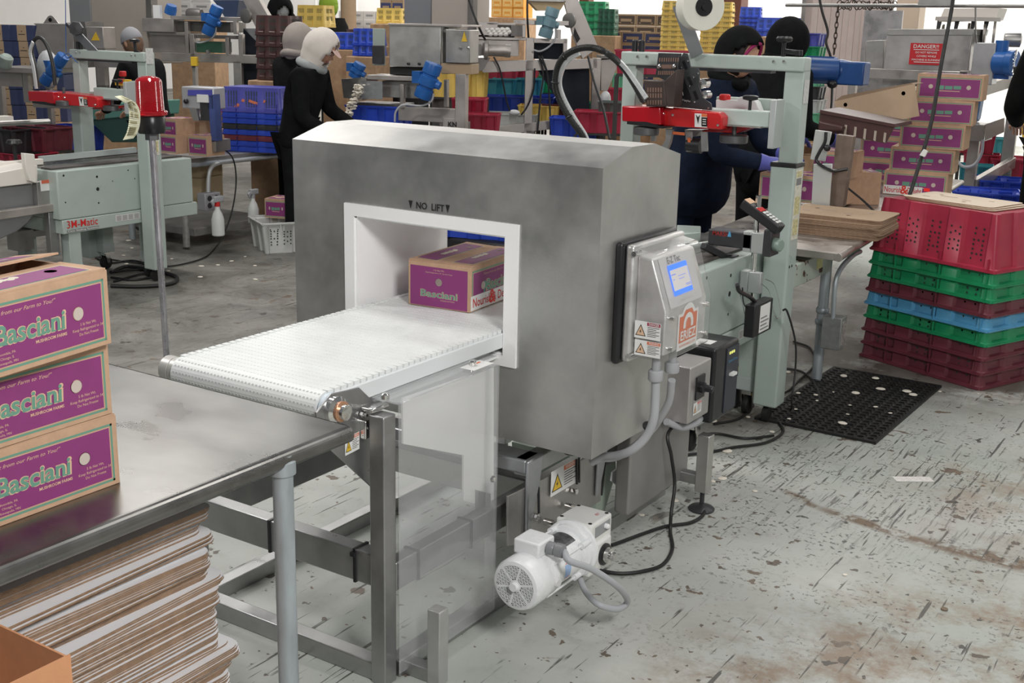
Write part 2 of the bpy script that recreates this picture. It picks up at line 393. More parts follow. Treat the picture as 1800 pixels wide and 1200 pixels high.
# lamps: rows of ceiling lamps over the hall and the photographer's side light
def area(name, loc, sx, sy, power, col=(1, 1, 1), look=None):
    l = bpy.data.lights.new(name, 'AREA'); l.shape = 'RECTANGLE'; l.size = sx; l.size_y = sy; l.energy = power; l.color = col
    o = bpy.data.objects.new(name, l); COL.objects.link(o); o.location = loc
    if look is not None: o.rotation_euler = (Vector(look) - Vector(loc)).to_track_quat('-Z', 'Y').to_euler()
    return o
for i, (x, y, p) in enumerate(((-4.6, 3.4, 90), (-.4, 5.0, 48), (-8.5, 7.0, 110), (-3.5, 9.5, 62), (-11, 12.5, 140), (-4.5, 14.5, 150), (1, 9, 50))):
    area('ceiling_lamp', (x, y, 5.2), 2.6, .6, p, (1, .97, .93))
for x in (-15, -8, -1): area('wall_fill', (x, 17.8, 6.2), 5, .5, 520, (1, .97, .92), (x, 21, 1.5))  # added fill lights, no fixtures seen, to whiten the back wall
area('work_lamp', (1.3, .4, 3.3), .8, .8, 120, (1, .98, .96), (-2.1, 2.9, .8))
area('back_lamp', (-5.6, 1.6, 3.8), .5, .5, 60, (1, .98, .95), (-3.0, 3.0, 0))
w = bpy.data.worlds.new('hall_air'); SC.world = w; w.use_nodes = True
w.node_tree.nodes['Background'].inputs[0].default_value = (.92, .96, 1, 1); w.node_tree.nodes['Background'].inputs[1].default_value = .165
SC.view_settings.exposure = .12
# ================================================================ metal detector
YF, YR, XL, XR, ZB, ZT = 2.915, 3.41, -2.78, -1.607, .507, 1.369
det = thing('metal_detector', 'large brushed steel tunnel metal detector with white-framed opening, marked NO LIFT', 'metal detector', (-2.19, 3.16, ZB))
SHELL = mat('detector_steel', (.50, .495, .48), .40, .85, .22, 3.0, .12, .12, bscale=160)
prof = [(YF, ZB), (YF, ZT), (3.084, 1.416), (3.229, 1.416), (YR, 1.372), (YR, ZB)]
ax0, ax1, az0, az1 = -2.553, -1.878, .742, 1.181
ix0, ix1, iz0, iz1 = -2.512, -1.925, .775, 1.142
mb = MB()
def ringface(y, m=0, flip=False):
    o = [(XL, y, ZB), (XR, y, ZB), (XR, y, ZT), (XL, y, ZT)]; i = [(ix0, y, iz0), (ix1, y, iz0), (ix1, y, iz1), (ix0, y, iz1)]
    for k in range(4): mb.quad([o[k], o[(k+1) % 4], i[(k+1) % 4], i[k]], m)
ringface(YF); ringface(YR)
for k in range(6):
    a, b = prof[k], prof[(k+1) % 6]
    if k in (0, 4): continue
    mb.quad([(XL, a[0], a[1]), (XR, a[0], a[1]), (XR, b[0], b[1]), (XL, b[0], b[1])])
mb.quad([(XL, YR, 1.369), (XR, YR, 1.369), (XR, YR, 1.372), (XL, YR, 1.372)])
for x in (XL, XR): mb.quad([(x, a, b) for a, b in prof])
o = mb.build('housing', SHELL, det, .006, 3)
LINER = mat('liner_white', (.94, .935, .93), .35)
mb = MB()
for y0, y1 in ((YF - .008, YF), (YR, YR + .008)):
    mb.box(ax0, ix0, y0, y1, az0, az1).box(ix1, ax1, y0, y1, az0, az1).box(ix0, ix1, y0, y1, iz1, az1).box(ix0, ix1, y0, y1, az0, iz0)
t = .006
mb.box(ix0, ix0 + t, YF, YR, iz0, iz1).box(ix1 - t, ix1, YF, YR, iz0, iz1).box(ix0, ix1, YF, YR, iz1 - t, iz1).box(ix0, ix1, YF, YR, iz0, iz0 + t)
mb.build('aperture_liner', LINER, det)
mb = MB(); p = at(756, 364, y=YF)
mb.text('NO  LIFT', .030, (p.x, YF - .0015, p.z), (1, 0, 0), (0, 0, 1), 0, .012, width=.108)
for px, py in ((722, 359), (787, 367)):
    q = at(px, py, y=YF); mb.slab([(q.x - .0075, YF - .0015, q.z + .012), (q.x + .0075, YF - .0015, q.z + .012), (q.x, YF - .0015, q.z - .012)], (0, 1, 0), .001)
mb.build('warning_lettering', INK, det)
for x, y in ((-2.13, 3.0), (-1.72, 3.0), (-2.13, 3.33), (-1.72, 3.33)):
    MB().lathe([(.028, 0), (.034, .006), (.034, .022), (.028, .028)], (x, y, ZB - .028)).build('rubber_foot', RUBBER, det)
# control enclosure
g = .352
gk = MB().box(XR, XR + .026, 3.005, 3.372, .782, 1.15).build('gasket', BLACK, det, .012, 3)
ENC = mat('enclosure_steel', (.70, .69, .68), .42, .8, .15, 11, .1, .3, bscale=120)
BX = XR + .026
encl = MB().box(BX, BX + .03, 3.02, 3.362, .792, 1.142).build('control_enclosure', ENC, det, .010, 3)
BF = BX + .03
y0e, y1e = 3.045, 3.325
pa = at(1147, 456, y=y0e); pb = at(1171, 549.5, y=y0e); pc = at(1169, 627, y=y0e)
xk = min(-1.43, pb.x); zk = pb.z; xt = min(pa.x, xk - .05); zt = pa.z
poly = [(BF, pc.z + .002), (xk, pc.z), (xk, zk), (xt, zt), (BF, zt + .006)]
body = MB().prism(poly, 1, y0e, y1e).build('enclosure_body', ENC, encl, .006, 3)
CL = clear('clear_cover', '#e9ebee', .03, .05, .01)
c = .012
MB().prism([(BF - .012, pc.z - .016), (xk + c, pc.z - .016), (xk + c, zk + .006), (xt + c, zt + c + .006), (BF - .012, zt + c + .018)], 1, y0e - c, y1e + c).build('clear_cover', CL, encl, .008, 3)
sl = (Vector((xt, 0, zt)) - Vector((xk, 0, zk))); sl.normalize(); sn = Vector((sl.z, 0, -sl.x))
if sn.x < 0: sn = -sn
def slope(t, y, off=0.): # t up the slope from the kink
    return Vector((xk, y, zk)) + sl * t + sn * off
SLEN = (Vector((xt, 0, zt)) - Vector((xk, 0, zk))).length
def scr(mb, t0, t1, ya, yb, off, m): mb.quad([slope(t0, ya, off), slope(t0, yb, off), slope(t1, yb, off), slope(t1, ya, off)], m)
SCRB = mat('screen_blue', (.01, .16, .9), .3, emit=.8); SCRG = mat('screen_grey', (.55, .53, .52), .3, emit=.35); SCRI = mat('screen_text', (.15, .2, .75), .3, emit=.3)
FACE = mat('faceplate', (.66, .65, .65), .35, .3, .04, 9)
ys0, ys1 = y0e + .072, y1e - .082
ts0, ts1 = SLEN * .22, SLEN * .80
mb = MB(); scr(mb, .004, SLEN - .004, y0e + .03, y1e - .03, .001, 0); mb.build('faceplate', FACE, encl)
mb = MB(); scr(mb, ts0, ts1, ys0, ys1, .003, 0); hh = ts1 - ts0; scr(mb, ts0 + hh * .16, ts1 - hh * .17, ys0 + .006, ys1 - .003, .0035, 1)
for a, bq, cc, dd in ((.66, .69, .05, .30), (.58, .60, .40, .8), (.5, .52, .1, .2), (.48, .5, .4, .7), (.22, .24, .7, .95), (.26, .28, .68, .95)):
    scr(mb, ts0 + hh * a, ts0 + hh * bq, ys0 + (ys1 - ys0) * cc, ys0 + (ys1 - ys0) * dd, .004, 2)
mb.build('display_screen', [SCRB, SCRG, SCRI], encl)
mb = MB(); mb.text('E-Z Tec', .027, slope(SLEN * .885, (ys0 + ys1) / 2 - .012, .002), (0, 1, 0), sl, 0, .03, width=.085); mb.text('Metal Detector', .010, slope(SLEN * .11, (ys0 + ys1) / 2 + .01, .002), (0, 1, 0), sl, 1, width=.075)
mb.build('model_lettering', [GREYINK, mat('pale_ink', (.5, .5, .5), .5)], encl)
# maker's emblem on the lower front of the body
mb = MB(); zc = (pc.z + zk) / 2 - .002; yc = (y0e + y1e) / 2 + .012; X = xk
def flat(pts, off, m): mb.add([(X + off, yc + a, zc + b) for a, b in pts], [tuple(range(len(pts)))], m)
flat([(-.070, -.068), (.070, -.068), (.070, .045), (.045, .045), (.030, .062), (.010, .070), (-.010, .070), (-.030, .062), (-.045, .045), (-.070, .045)], .0015, 0)
flat([(-.060, -.045), (.060, -.045), (.060, .036), (.036, .036), (.022, .052), (-.022, .052), (-.036, .036), (-.060, .036)], .0022, 1)
arc = [(.034 * math.cos(a), .008 + .034 * math.sin(a)) for a in [PI * k / 10 for k in range(11)]] + [(.018 * math.cos(a), .008 + .018 * math.sin(a)) for a in [PI * (10 - k) / 10 for k in range(11)]]
for k in range(10): flat([arc[k], arc[k+1], arc[20-k], arc[21-k]], .003, 0)
flat([(.018, -.004), (.034, -.004), (.034, .008), (.018, .008)], .003, 0); flat([(-.034, -.004), (-.018, -.004), (-.018, .008), (-.034, .008)], .003, 0)
mb.text('ERIEZ', .040, (X + .0032, yc, zc - .026), (0, 1, 0), (0, 0, 1), 0, .022, width=.105); mb.text('WWW.ERIEZ.COM', .011, (X + .0032, yc, zc - .056), (0, 1, 0), (0, 0, 1), 1, width=.11)
mb.build('maker_emblem', [WHITEST, ORANGE], encl)
def warnsticker(mb, o, xd, yd, w, h, red=3, tri=True):
    """white sticker with a yellow triangle, coloured header and lines of small print; mats: 0 white 1 yellow 2 ink 3 header"""
    o, xd, yd = Vector(o), Vector(xd).normalized(), Vector(yd).normalized(); n = xd.cross(yd)
    def R(x0, x1, y0, y1, off, m): mb.add([o + xd * a + yd * b + n * off for a, b in ((x0, y0), (x1, y0), (x1, y1), (x0, y1))], [(0, 1, 2, 3)], m)
    R(0, w, 0, h, .001, 0)
    R(w * .48, w * .98, h * .78, h * .97, .0016, 3)
    mb.text('WARNING' if red == 3 else 'DANGER', h * .2, o + xd * w * .74 + yd * h * .875, xd, yd, 0, .01, width=w * .4, off=.002)
    for k in range(6): R(w * .5, w * (.95 - .12 * (k % 2)), h * (.68 - k * .1), h * (.71 - k * .1), .0016, 2)
    T = [(w * .04, h * .15), (w * .44, h * .15), (w * .24, h * .82)]
    mb.add([o + xd * a + yd * b + n * .0014 for a, b in T], [(0, 1, 2)], 2)
    cx = w * .24; cy = h * .36
    mb.add([o + xd * (cx + (a - cx) * .8) + yd * (cy + (b - cy) * .8) + n * .0018 for a, b in T], [(0, 1, 2)], 1)
    mb.add([o + xd * (cx + a * w) + yd * (cy + b * h) + n * .0022 for a, b in ((-.03, -.1), (.04, .06), (-.0, .04), (.03, .2), (-.05, .02), (0, .02))], [(0, 1, 2, 3, 4, 5)], 2)
mb = MB(); p0 = at(1115, 592, y=y0e - c); warnsticker(mb, (p0.x, y0e - c, p0.z), (1, 0, 0), (0, 0, 1), .085, .052, 2); mb.build('danger_sticker', [WHITEST, CREAM, INK, mat('crimson_print', (.35, .02, .06), .5)], encl)
mb = MB(); p0 = at(1115, 620, y=y0e - c); warnsticker(mb, (p0.x, y0e - c, p0.z - .004), (1, 0, 0), (0, 0, 1), .085, .047); mb.build('warning_sticker', [WHITEST, CREAM, INK, ORANGE], encl)
for yy, zz in ((y0e + .02, zk - .02), (y1e - .02, zk - .02), (y0e + .02, pc.z + .02), (y1e - .02, pc.z + .02)):
    MB().cyl((xk, yy, zz), (xk + .018, yy, zz), .007, n=10).build('cover_screw', CHROME, encl)
for zz in (.815, 1.12): MB().cyl((BF + .002, 3.022 - .01, zz), (BF + .002, 3.05, zz), .008, n=10).build('hinge_screw', CHROME, encl)
# conduits below the enclosure
CG = mat('conduit_grey', (.42, .43, .45), .45)
for k, (px, py, qx) in enumerate(((1153, 650, 0), (1181, 650, 0))):
    a = at(px, py, x=-1.50); yy = a.y
    MB().cyl((-1.50, yy, pc.z + .02), (-1.50, yy, .755), .013).lathe([(.020, 0), (.023, .004), (.023, .030), (.019, .034)], (-1.50, yy, .728)).build('conduit_fitting', CG, det)
pts = [at(1153, 668, x=-1.50), at(1152, 700, x=-1.50), at(1149, 735, x=-1.50), at(1137, 765, x=-1.52), at(1112, 790, x=-1.56), at(1085, 800, x=-1.62), at(1060, 803, x=-1.68), at(1040, 812, x=-1.72)]
MB().tube(pts, .0135, 12, 0, 6).build('flexible_conduit', CG, det)
pts = [at(1181, 668, x=-1.50), at(1176, 705, x=-1.52), at(1160, 735, x=-1.56), at(1146, 755, x=-1.6), at(1120, 780, x=-1.64), at(1085, 803, x=-1.70), at(1050, 806, x=-1.76)]
MB().tube(pts, .012, 12, 0, 6).build('flexible_conduit', CG, det)
p = at(1139, 749, x=-1.53); MB().lathe([(.016, -.004), (.018, 0), (.016, .004)], p, (pts[3] - pts[2])).build('cable_tie', BLACK, det)
# ================================================================ belt conveyor under and through the detector
BZ = .85; bx0, bx1 = -2.470, -1.942
conv = thing('belt_conveyor', 'white plastic belt conveyor on steel tube frame running through the metal detector', 'conveyor', (-2.2, 2.9, 0))
yb0, yb1 = 2.135, 4.15
R_ = .043
mb = MB()
prof = [(yb1, BZ)] + [(yb0 - R_ * math.sin(a), BZ - R_ + R_ * math.cos(a)) for a in [PI * k / 14 for k in range(15)]] + [(yb1, BZ - 2 * R_)]
th = .008
inn = [(yb1, BZ - th)] + [(yb0 - (R_ - th) * math.sin(a), BZ - R_ + (R_ - th) * math.cos(a)) for a in [PI * k / 14 for k in range(15)]] + [(yb1, BZ - 2 * R_ + th)]
for i in range(len(prof) - 1):
    a, b, c2, d2 = prof[i], prof[i+1], inn[i], inn[i+1]
    mb.quad([(bx0, *a), (bx1, *a), (bx1, *b), (bx0, *b)]); mb.quad([(bx0, *c2), (bx0, *d2), (bx1, *d2), (bx1, *c2)])
    for x in (bx0, bx1): mb.quad([(x, *a), (x, *b), (x, *d2), (x, *c2)])
# edge teeth and moulded rib rows of the modular belt
y = yb0
while y < yb1:
    for x0, x1 in ((bx1 - .012, bx1 + .006), (bx0 - .006, bx0 + .012)): mb.box(x0, x1, y, y + .019, BZ - .008, BZ + .003)
    y += .0254
y = yb0 + .004; rows = []
while y < 3.6:
    k = 0; x = bx0 + .02
    while x < bx1 - .02:
        mb.box(x, x + .006, y, y + .0022, BZ, BZ + .0007); x += .0125
    y += .0254
for ang in (25, 50, 75, 100):
    a = math.radians(ang); yy, zz = yb0 - R_ * math.sin(a), BZ - R_ + R_ * math.cos(a)
    for k in range(int((bx1 - bx0) / .0127)):
        mb.cbox((bx0 + .012 + k * .0127, yy, zz), (.006, .004, .0016), (a, 0, 0), 1)
bo = mb.build('belt', [BELT, mat('belt_recess', (.55, .56, .56), .5)], conv)
RAIL = mat('rail_white', (.74, .77, .78), .3)
for s, x in ((1, bx1 + .004), (-1, bx0 - .016)):
    MB().box(x, x + .012, yb0 + .02, yb1, BZ - .052, BZ - .006).build('side_rail', RAIL, conv, .003)
for y in (2.6, 3.7): MB().box(bx0, bx1, y, y + .04, .70, .758).build('cross_member', FRAME, conv, .003)
MB().box(bx0 + .03, bx1 - .03, yb0 + .1, yb1, .768, .84).build('slider_bed', WHITEP, conv)
# roller, bearings, end plates
yc, zc = yb0, BZ - R_
MB().cyl((bx0 - .012, yc, zc), (bx1 + .010, yc, zc), .034, n=24).build('end_roller', WHITEP, conv)
MB().lathe([(.041, 0), (.041, .01), (.036, .014)], (bx1 + .006, yc, zc), (1, 0, 0), 32).build('roller_flange', mat('pale_blue_plastic', (.62, .70, .76), .35), conv)
br = MB().lathe([(.036, 0), (.036, .018), (.026, .024), (.026, .03)], (bx1 + .02, yc, zc), (1, 0, 0), 32).lathe([(.020, .03), (.020, .048), (.013, .050)], (bx1 + .02, yc, zc), (1, 0, 0), 24)
br.build('bearing', CHROME, conv)
MB().lathe([(.026, .024), (.0265, .033), (.020, .033)], (bx1 + .02, yc, zc), (1, 0, 0), 24).build('bearing_seal', mat('copper_ring', (.6, .33, .2), .35, .6), conv)
MB().lathe([(.037, -.01), (.037, .006), (.033, .008), (.037, .010), (.037, .040), (.024, .050)], (bx0 - .016, yc, zc), (-1, 0, 0), 28).build('roller_hub', mat('aged_plastic', (.5, .49, .46), .4, .3), conv)
plx = bx1 + .022
pl = [at(q[0], q[1], x=plx) for q in ((583, 692), (632, 681), (664, 712), (663, 858), (655, 858), (583, 792), (560, 770), (556, 725))]
MB().slab(pl, (-1, 0, 0), .006).build('end_plate', FRAME, conv, .002)
mb = MB(); p0 = at(606, 801, x=plx); warnsticker(mb, (plx + .0005, p0.y, p0.z), (0, 1, .06), (0, -.0, 1), .056, .048); mb.build('warning_sticker', [WHITEST, YELLOW, INK, ORANGE], conv)
for px, py in ((634, 727), (637, 749)):
    p = at(px, py, x=plx); MB().cyl((plx, p.y, p.z), (plx + .022, p.y, p.z), .0045, n=8).cyl((plx + .004, p.y, p.z), (plx + .012, p.y, p.z), .008, n=6).build('bolt', CHROME, conv)
# tube frame: square uprights, rails at mid height and at the floor
DARKF = FRAME
fx0, fx1, fy0, fy1, tb = -2.60, -1.866, 2.24, 3.95, .05
def post(x, y, z0, z1, n='upright', w=tb): return MB().box(x - w / 2, x + w / 2, y - w / 2, y + w / 2, z0, z1).build(n, FRAME, conv, .004)
post(fx1, 2.262, 0.0, .772); post(fx0, 2.27, 0, .60)
post(fx1, fy1, .05, .78); post(fx0, fy1, .05, .78)
zt_ = at(669, 976, y=2.26).z; zb_ = at(669, 1032, y=2.26).z
print('cross beam z', zb_, zt_)
MB().box(fx0, fx1, 2.25, 2.30, zb_, zt_).build('cross_beam', FRAME, conv, .004)
MB().box(fx0, fx1, 2.245, 2.295, .0, .055).build('floor_beam', FRAME, conv, .004)
for x in (fx0, fx1): MB().box(x - .025, x + .025, 2.30, fy1, 0, .05).build('floor_rail', FRAME, conv, .004)
sp = at(709, 983, x=fx1 + .022); zt2 = sp.z; zb2 = at(709, 1032, x=fx1 + .022).z
print('side beam z', zb2, zt2)
for x in (fx0, fx1): MB().box(x - .022, x + .022, 2.29, 3.9, zb2, zt2).build('side_beam', FRAME, conv, .004)
MB().box(fx0, fx1, 3.0, 3.05, zb2 - .01, zt2).build('cross_beam', FRAME, conv, .004)
for px, py, w in ((628, 955, 1),): 
    p = at(px, py, y=2.26); MB().box(p.x - .004, p.x + .004, 2.246, 2.304, zb_ - .003, zt_ + .003).box(p.x - .008, p.x + .006, 2.238, 2.248, zt_ - .018, zt_ - .006).build('cable_tie', BLACK, conv)
p = at(478, 925, y=2.26); MB().box(p.x - .004, p.x + .004, 2.246, 2.304, zb_ - .003, zt_ + .003).build('cable_tie', BLACK, conv)
for px in (735, 828):
    p = at(px, 990 - (px - 709) * .58, x=fx1 + .022); MB().box(fx1 - .025, fx1 + .026, p.y - .004, p.y + .004, zb2 - .003, zt2 + .003).build('cable_tie', BLACK, conv)
# short capped post in front
p = at(769, 1198, z=0); q = at(768, 1070, x=p.x)
MB().box(p.x - .021, p.x + .021, p.y - .021, p.y + .021, 0, q.z).build('guard_post', mat('satin_tube', (.55, .55, .54), .38, .7, .1, 12, .1), conv, .003)
MB().box(fx1, p.x, p.y - .02, p.y + .02, 0.0, .04).build('floor_beam', FRAME, conv, .003)
# tunnel support: folded arms under the detector
gx_ = at(893, 830, x=-1.80)
def arm(yc):
    mb = MB(); a = at(893, 826, x=-1.79)
    z = ZB - .03
    mb.box(-2.62, -1.80, yc - .045, yc + .045, z - .045, z)
    mb.slab([(-1.80, yc - .045, z), (-1.80, yc + .045, z), (-1.80, yc + .030, z - .08), (-1.80, yc - .03, z - .26), (-1.80, yc - .045, z - .26)], (1, 0, 0), .012)
    return mb.build('support_arm', mat('arm_steel', (.42, .43, .45), .32, .95, .2, 6, .1), conv, .006, 3)
arm(2.90); arm(3.34)
MB().box(-1.845, -1.79, 2.86, 3.45, ZB - .085, ZB - .03).build('support_rail', FRAME, conv, .006, 3)
# drive bracket plates with the warning sticker
pts = [at(*q, x=-1.80) for q in ((893, 872), (1060, 790), (1056, 880), (1040, 890), (940, 950), (893, 960))]
MB().slab(pts, (-1, 0, 0), .008).build('drive_plate', mat('plate_steel', (.40, .385, .37), .4, .85, .15, 7, .1), conv, .002)
mb = MB(); p0 = at(967, 874, x=-1.795); p1 = at(1013, 842, x=-1.795); warnsticker(mb, p0, (0, 1, 0), (0, 0, 1), abs(p1.y - p0.y), .085); mb.build('warning_sticker', [WHITEST, YELLOW, INK, ORANGE], conv)
for px, py in ((937, 906), (1006, 862)):
    p = at(px, py, x=-1.795); MB().cyl(p, p + Vector((.018, 0, 0)), .010, n=6).build('bolt', CHROME, conv)
for px in (946, 1013, 1017):
    p = at(px, 880 - (px - 946) * .75, x=-1.79); MB().tube([p + Vector((0, 0, .045)), p + Vector((.004, 0, -.04))], .004, 6).build('cable_tie', BLACK, conv)
for px, py in ((985, 885), (948, 912)):
    p = at(px + 10, py + 4, x=-1.79); MB().cyl(p, p + Vector((.12, 0, -.0)), .012, n=14).build('mounting_stud', CHROME, conv)
# return belt loop seen below, and dark chute
MB().tube([(-1.83, 3.45, ZB - .04), (-1.83, 3.42, .34), (-1.83, 3.40, .18)], .006, 6).build('drive_cable', RUBBER, conv)
cp = [at(q[0], q[1], x=-1.9) for q in ((1045, 812), (1082, 800), (1083, 830), (1062, 900), (1050, 930))]
MB().slab(cp, (-1, 0, 0), .35).build('return_belt', mat('return_belt_green', (.42, .50, .42), .5), conv)
for px, py in ((1098, 815), (1082, 845)):
    pass
MB().slab([at(*q, x=-1.84) for q in ((1077, 830), (1100, 812), (1087, 855), (1075, 845))], (-1, 0, 0), .006).build('guide_tab', WHITEP, conv)
# cover plates behind the guard
pg = -1.885
MB().slab([at(*q, x=pg) for q in ((708, 700), (868, 645), (868, 893), (815, 880), (815, 800), (709, 780))], (-1, 0, 0), .006).build('chain_cover', mat('cover_white', (.88, .88, .86), .45), conv)
MB().slab([at(*q, x=pg) for q in ((835, 860), (857, 866), (857, 898), (835, 893))], (1, 0, 0), .012).build('latch', FRAME, conv)
# polycarbonate guard
PC = clear('clear_guard', '#f0f2f5', .13, .1, .05)
gx0 = -1.830; gy0, gy1, gzt = 2.288, 2.752, .800
mb = MB(); t = .006
mb.box(gx0 - t, gx0, gy0, gy1, .02, gzt); mb.box(gx0 - .095, gx0 - t, gy0, gy1, gzt - t, gzt)
mb.box(gx0 - .04, gx0 - t, gy1 - t, gy1, .02, gzt - t)
mb.build('clear_guard', PC, conv, .0025)
for y in (gy0 + .01, gy1 - .06): MB().lathe([(.011, 0), (.011, .012), (.007, .016)], (gx0 - .055, y, gzt)).build('guard_bolt', CHROME, conv)
for px, py in ((865, 841), (790, 1142)):
    p = at(px, py, x=gx0); MB().lathe([(.010, 0), (.010, .004), (.006, .010)], p, (1, 0, 0)).build('guard_bolt', CHROME, conv)
mb = MB(); p = at(827, 640, z=gzt); mb.cbox((gx0 - .045, p.y, gzt + .0006), (.05, .10, .0006), m=0); mb.cbox((gx0 - .058, p.y + .01, gzt + .001), (.008, .05, .0006), m=1); mb.build('guard_sticker', [WHITEST, ORANGE], conv)
mb = MB().slab([(gx0 - .09, 2.24, .775), (gx0 - .09, 2.31, .775), (gx0 - .05, 2.31, .775), (gx0 - .05, 2.24, .775)], (0, 0, 1), .012)
mb.box(gx0 - .115, gx0 - .07, 2.235, 2.285, .70, .752); mb.build('guard_bracket', CHROME, conv, .004)
# far side leg panel, control boxes and foot of the conveyor
px_ = -1.75
MB().box(px_ - .06, px_, 3.46, 3.94, .10, .56).build('leg_panel', mat('panel_steel', (.40, .385, .38), .42, .8, .1, 6, .1), conv, .01, 3)
for py, pz in ((3.55, .135), (3.62, .125), (3.9, .125), (3.9, .25), (3.9, .43), (3.58, .46)): pass
dsc = MB().box(-1.76, -1.655, 3.70, 3.875, .39, .60).build('disconnect_box', mat('box_steel', (.50, .48, .47), .4, .75, .1, 8, .1), conv, .006, 3)
dz = .52
kx = -1.655
kn = MB().box(kx, kx + .006, 3.745, 3.815, .47, .555).lathe([(.020, .006), (.020, .02), (.013, .026), (.013, .05), (.010, .054)], (kx, 3.78, .512), (1, 0, 0)); kn.build('rotary_switch', BLACK, dsc)
mb = MB(); warnsticker(mb, (kx + .0005, 3.735, .415), (0, 1, 0), (0, 0, 1), .07, .045, 2); mb.build('danger_sticker', [WHITEST, CREAM, INK, REDINK], dsc)
vx = -1.66
vfd = MB().box(-1.84, vx, 3.92, 4.14, .33, .62).build('motor_drive', BLACK, conv, .012, 3)
MB().box(vx, vx + .004, 4.02, 4.13, .35, .60).build('drive_keypad', mat('dark_keypad', (.03, .035, .05), .4), vfd)
mb = MB()
for k in range(3): mb.box(vx + .004, vx + .006, 4.04 + k * .018, 4.05 + k * .018, .575, .585, 0)
mb.text('Speed Drive', .016, (vx + .0045, 4.078, .548), (0, 1, 0), (0, 0, 1), 1, width=.08); mb.box(vx + .004, vx + .02, 4.05, 4.09, .49, .50, 2)
mb.build('drive_indicators', [mat('lamp_yellow', (.8, .8, .2), .4, emit=.5), CYANC, WHITEST], vfd)
MB().cbox((-1.75, 4.0, .6206), (.09, .06, .001)).build('rating_label', WHITEST, vfd)
p = at(1228, 899, z=0)
MB().box(p.x - .024, p.x + .024, p.y + .0, p.y + .048, .075, .30).build('foot_post', STEEL, conv, .004)
fo = MB().lathe([(.048, 0), (.050, .006), (.044, .012), (.016, .020), (.009, .024), (.009, .078)], (p.x, p.y + .024, 0)); fo.build('levelling_foot', BLACKM, conv)
MB().box(-1.78, p.x, p.y + .005, p.y + .045, .10, .14).build('foot_brace', FRAME, conv, .003)
MB().tube([(-1.72, 3.66, .40), (-1.70, 3.76, .355), (-1.70, 3.90, .345), (-1.74, 4.0, .36)], .013, 10, 0, 5).build('flexible_conduit', CG, conv)
# ---------------------------------------------------------------- gear motor
mx, mz = -1.62, .245
my = at(905, 1030, x=mx).y; mz = at(905, 1030, x=mx).z
print('motor', mx, my, mz)
mo = thing('gear_motor', 'white washdown gear motor with perforated fan cover beside the conveyor frame', 'motor', (mx, my, 0))
WE = WHITEPAINT
YA = (0, 1, 0)
Rf = .076
# fan cover: shell with triangular holes
mb = MB().lathe([(Rf * .80, 0), (Rf * .93, .003), (Rf, .014), (Rf, .075)], (mx, my, mz), YA, 48, close=False)
# grille: bars over a dark disc
mb.lathe([(.0, .0), (.018, .0), (.018, .006)], (mx, my - .001, mz), YA, 24)
def inhex(a, b): return True
import itertools
R0, R1 = .020, Rf * .81
for sct in range(6):
    a0 = sct * PI / 3 + .26; ca, sa = math.cos(a0), math.sin(a0)
    mb.cbox((mx + ca * (R0 + R1) / 2, my + .002, mz + sa * (R0 + R1) / 2), (R1 - R0 + .004, .003, .007), (0, -a0, 0))
    # lattice of thin bars between spokes
    for fam in range(3):
        an = a0 + PI / 6 + fam * PI / 3
        d = Vector((math.cos(an), 0, math.sin(an))); nn = Vector((-math.sin(an), 0, math.cos(an)))
        k = -8
        for k in range(-8, 9):
            c0 = nn * (k * .0088)
            # clip line to the sector
            ts = [t * .002 for t in range(-32, 33)]; ins = []
            for t in ts:
                q = c0 + d * t; r = math.hypot(q.x, q.z); an2 = (math.atan2(q.z, q.x) - a0) % (2 * PI)
                ok = R0 <= r <= R1 and .04 < an2 < PI / 3 - .04
                ins.append(ok)
            if any(ins):
                i0 = ins.index(True); i1 = len(ins) - 1 - ins[::-1].index(True)
                if i1 - i0 > 2:
                    q = c0 + d * ((ts[i0] + ts[i1]) / 2); mb.cbox((mx + q.x, my + .002, mz + q.z), (ts[i1] - ts[i0] + .003, .0025, .0022), (0, -an, 0))
fc = mb.build('fan_cover', WE, mo)
MB().lathe([(.0, .0), (.070, 0)], (mx, my + .016, mz), YA, 32).build('fan', mat('fan_dark', (.10, .10, .11), .6), fc)
MB().lathe([(.006, -.012), (.012, -.012), (.014, -.006), (.014, 0)], (mx, my, mz), YA, 24).build('fan_hub', WE, fc)
y1 = my + .075; y2 = y1 + .05; y3 = y2 + .165; y4 = y3 + .03
mb = MB().lathe([(.070, 0), (.074, .004), (.074, .045), (.066, .052), (.066, .165), (.066, .21)], (mx, y1, mz), YA, 40); mb.build('motor_body', WE, mo)
mb = MB().lathe([(.072, 0), (.080, .006), (.080, .022), (.088, .026), (.088, .038), (.080, .042)], (mx, y3 - .012, mz), YA, 40)
for a in (.6, 2.2, 3.7, 5.3):
    mb.cyl((mx + .076 * math.cos(a), y1 + .03, mz + .076 * math.sin(a)), (mx + .076 * math.cos(a), y3 + .01, mz + .076 * math.sin(a)), .0035, n=8)
    mb.cyl((mx + .076 * math.cos(a), y3 - .035, mz + .076 * math.sin(a)), (mx + .076 * math.cos(a), y3 + .01, mz + .076 * math.sin(a)), .010, n=10)
mb.build('front_flange', WE, mo)
MB().cbox((mx - .005, y1 + .028, mz + .088), (.085, .085, .045), (0, -.0, 0)).build('terminal_box', WE, mo, .006, 3)
mb = MB()   # nameplate curved over the body
for k in range(8):
    a, b = PI / 2 - .1 - .55 + k * .13, PI / 2 - .1 - .55 + (k + 1) * .13
    mb.quad([(mx + .0668 * math.cos(t), yy, mz + .0668 * math.sin(t)) for t, yy in ((a, y2 + .055), (b, y2 + .055), (b, y2 + .135), (a, y2 + .135))])
mb.build('nameplate', mat('nameplate_grey', (.12, .12, .125), .35, .5, .6, 60), mo)
mb = MB()
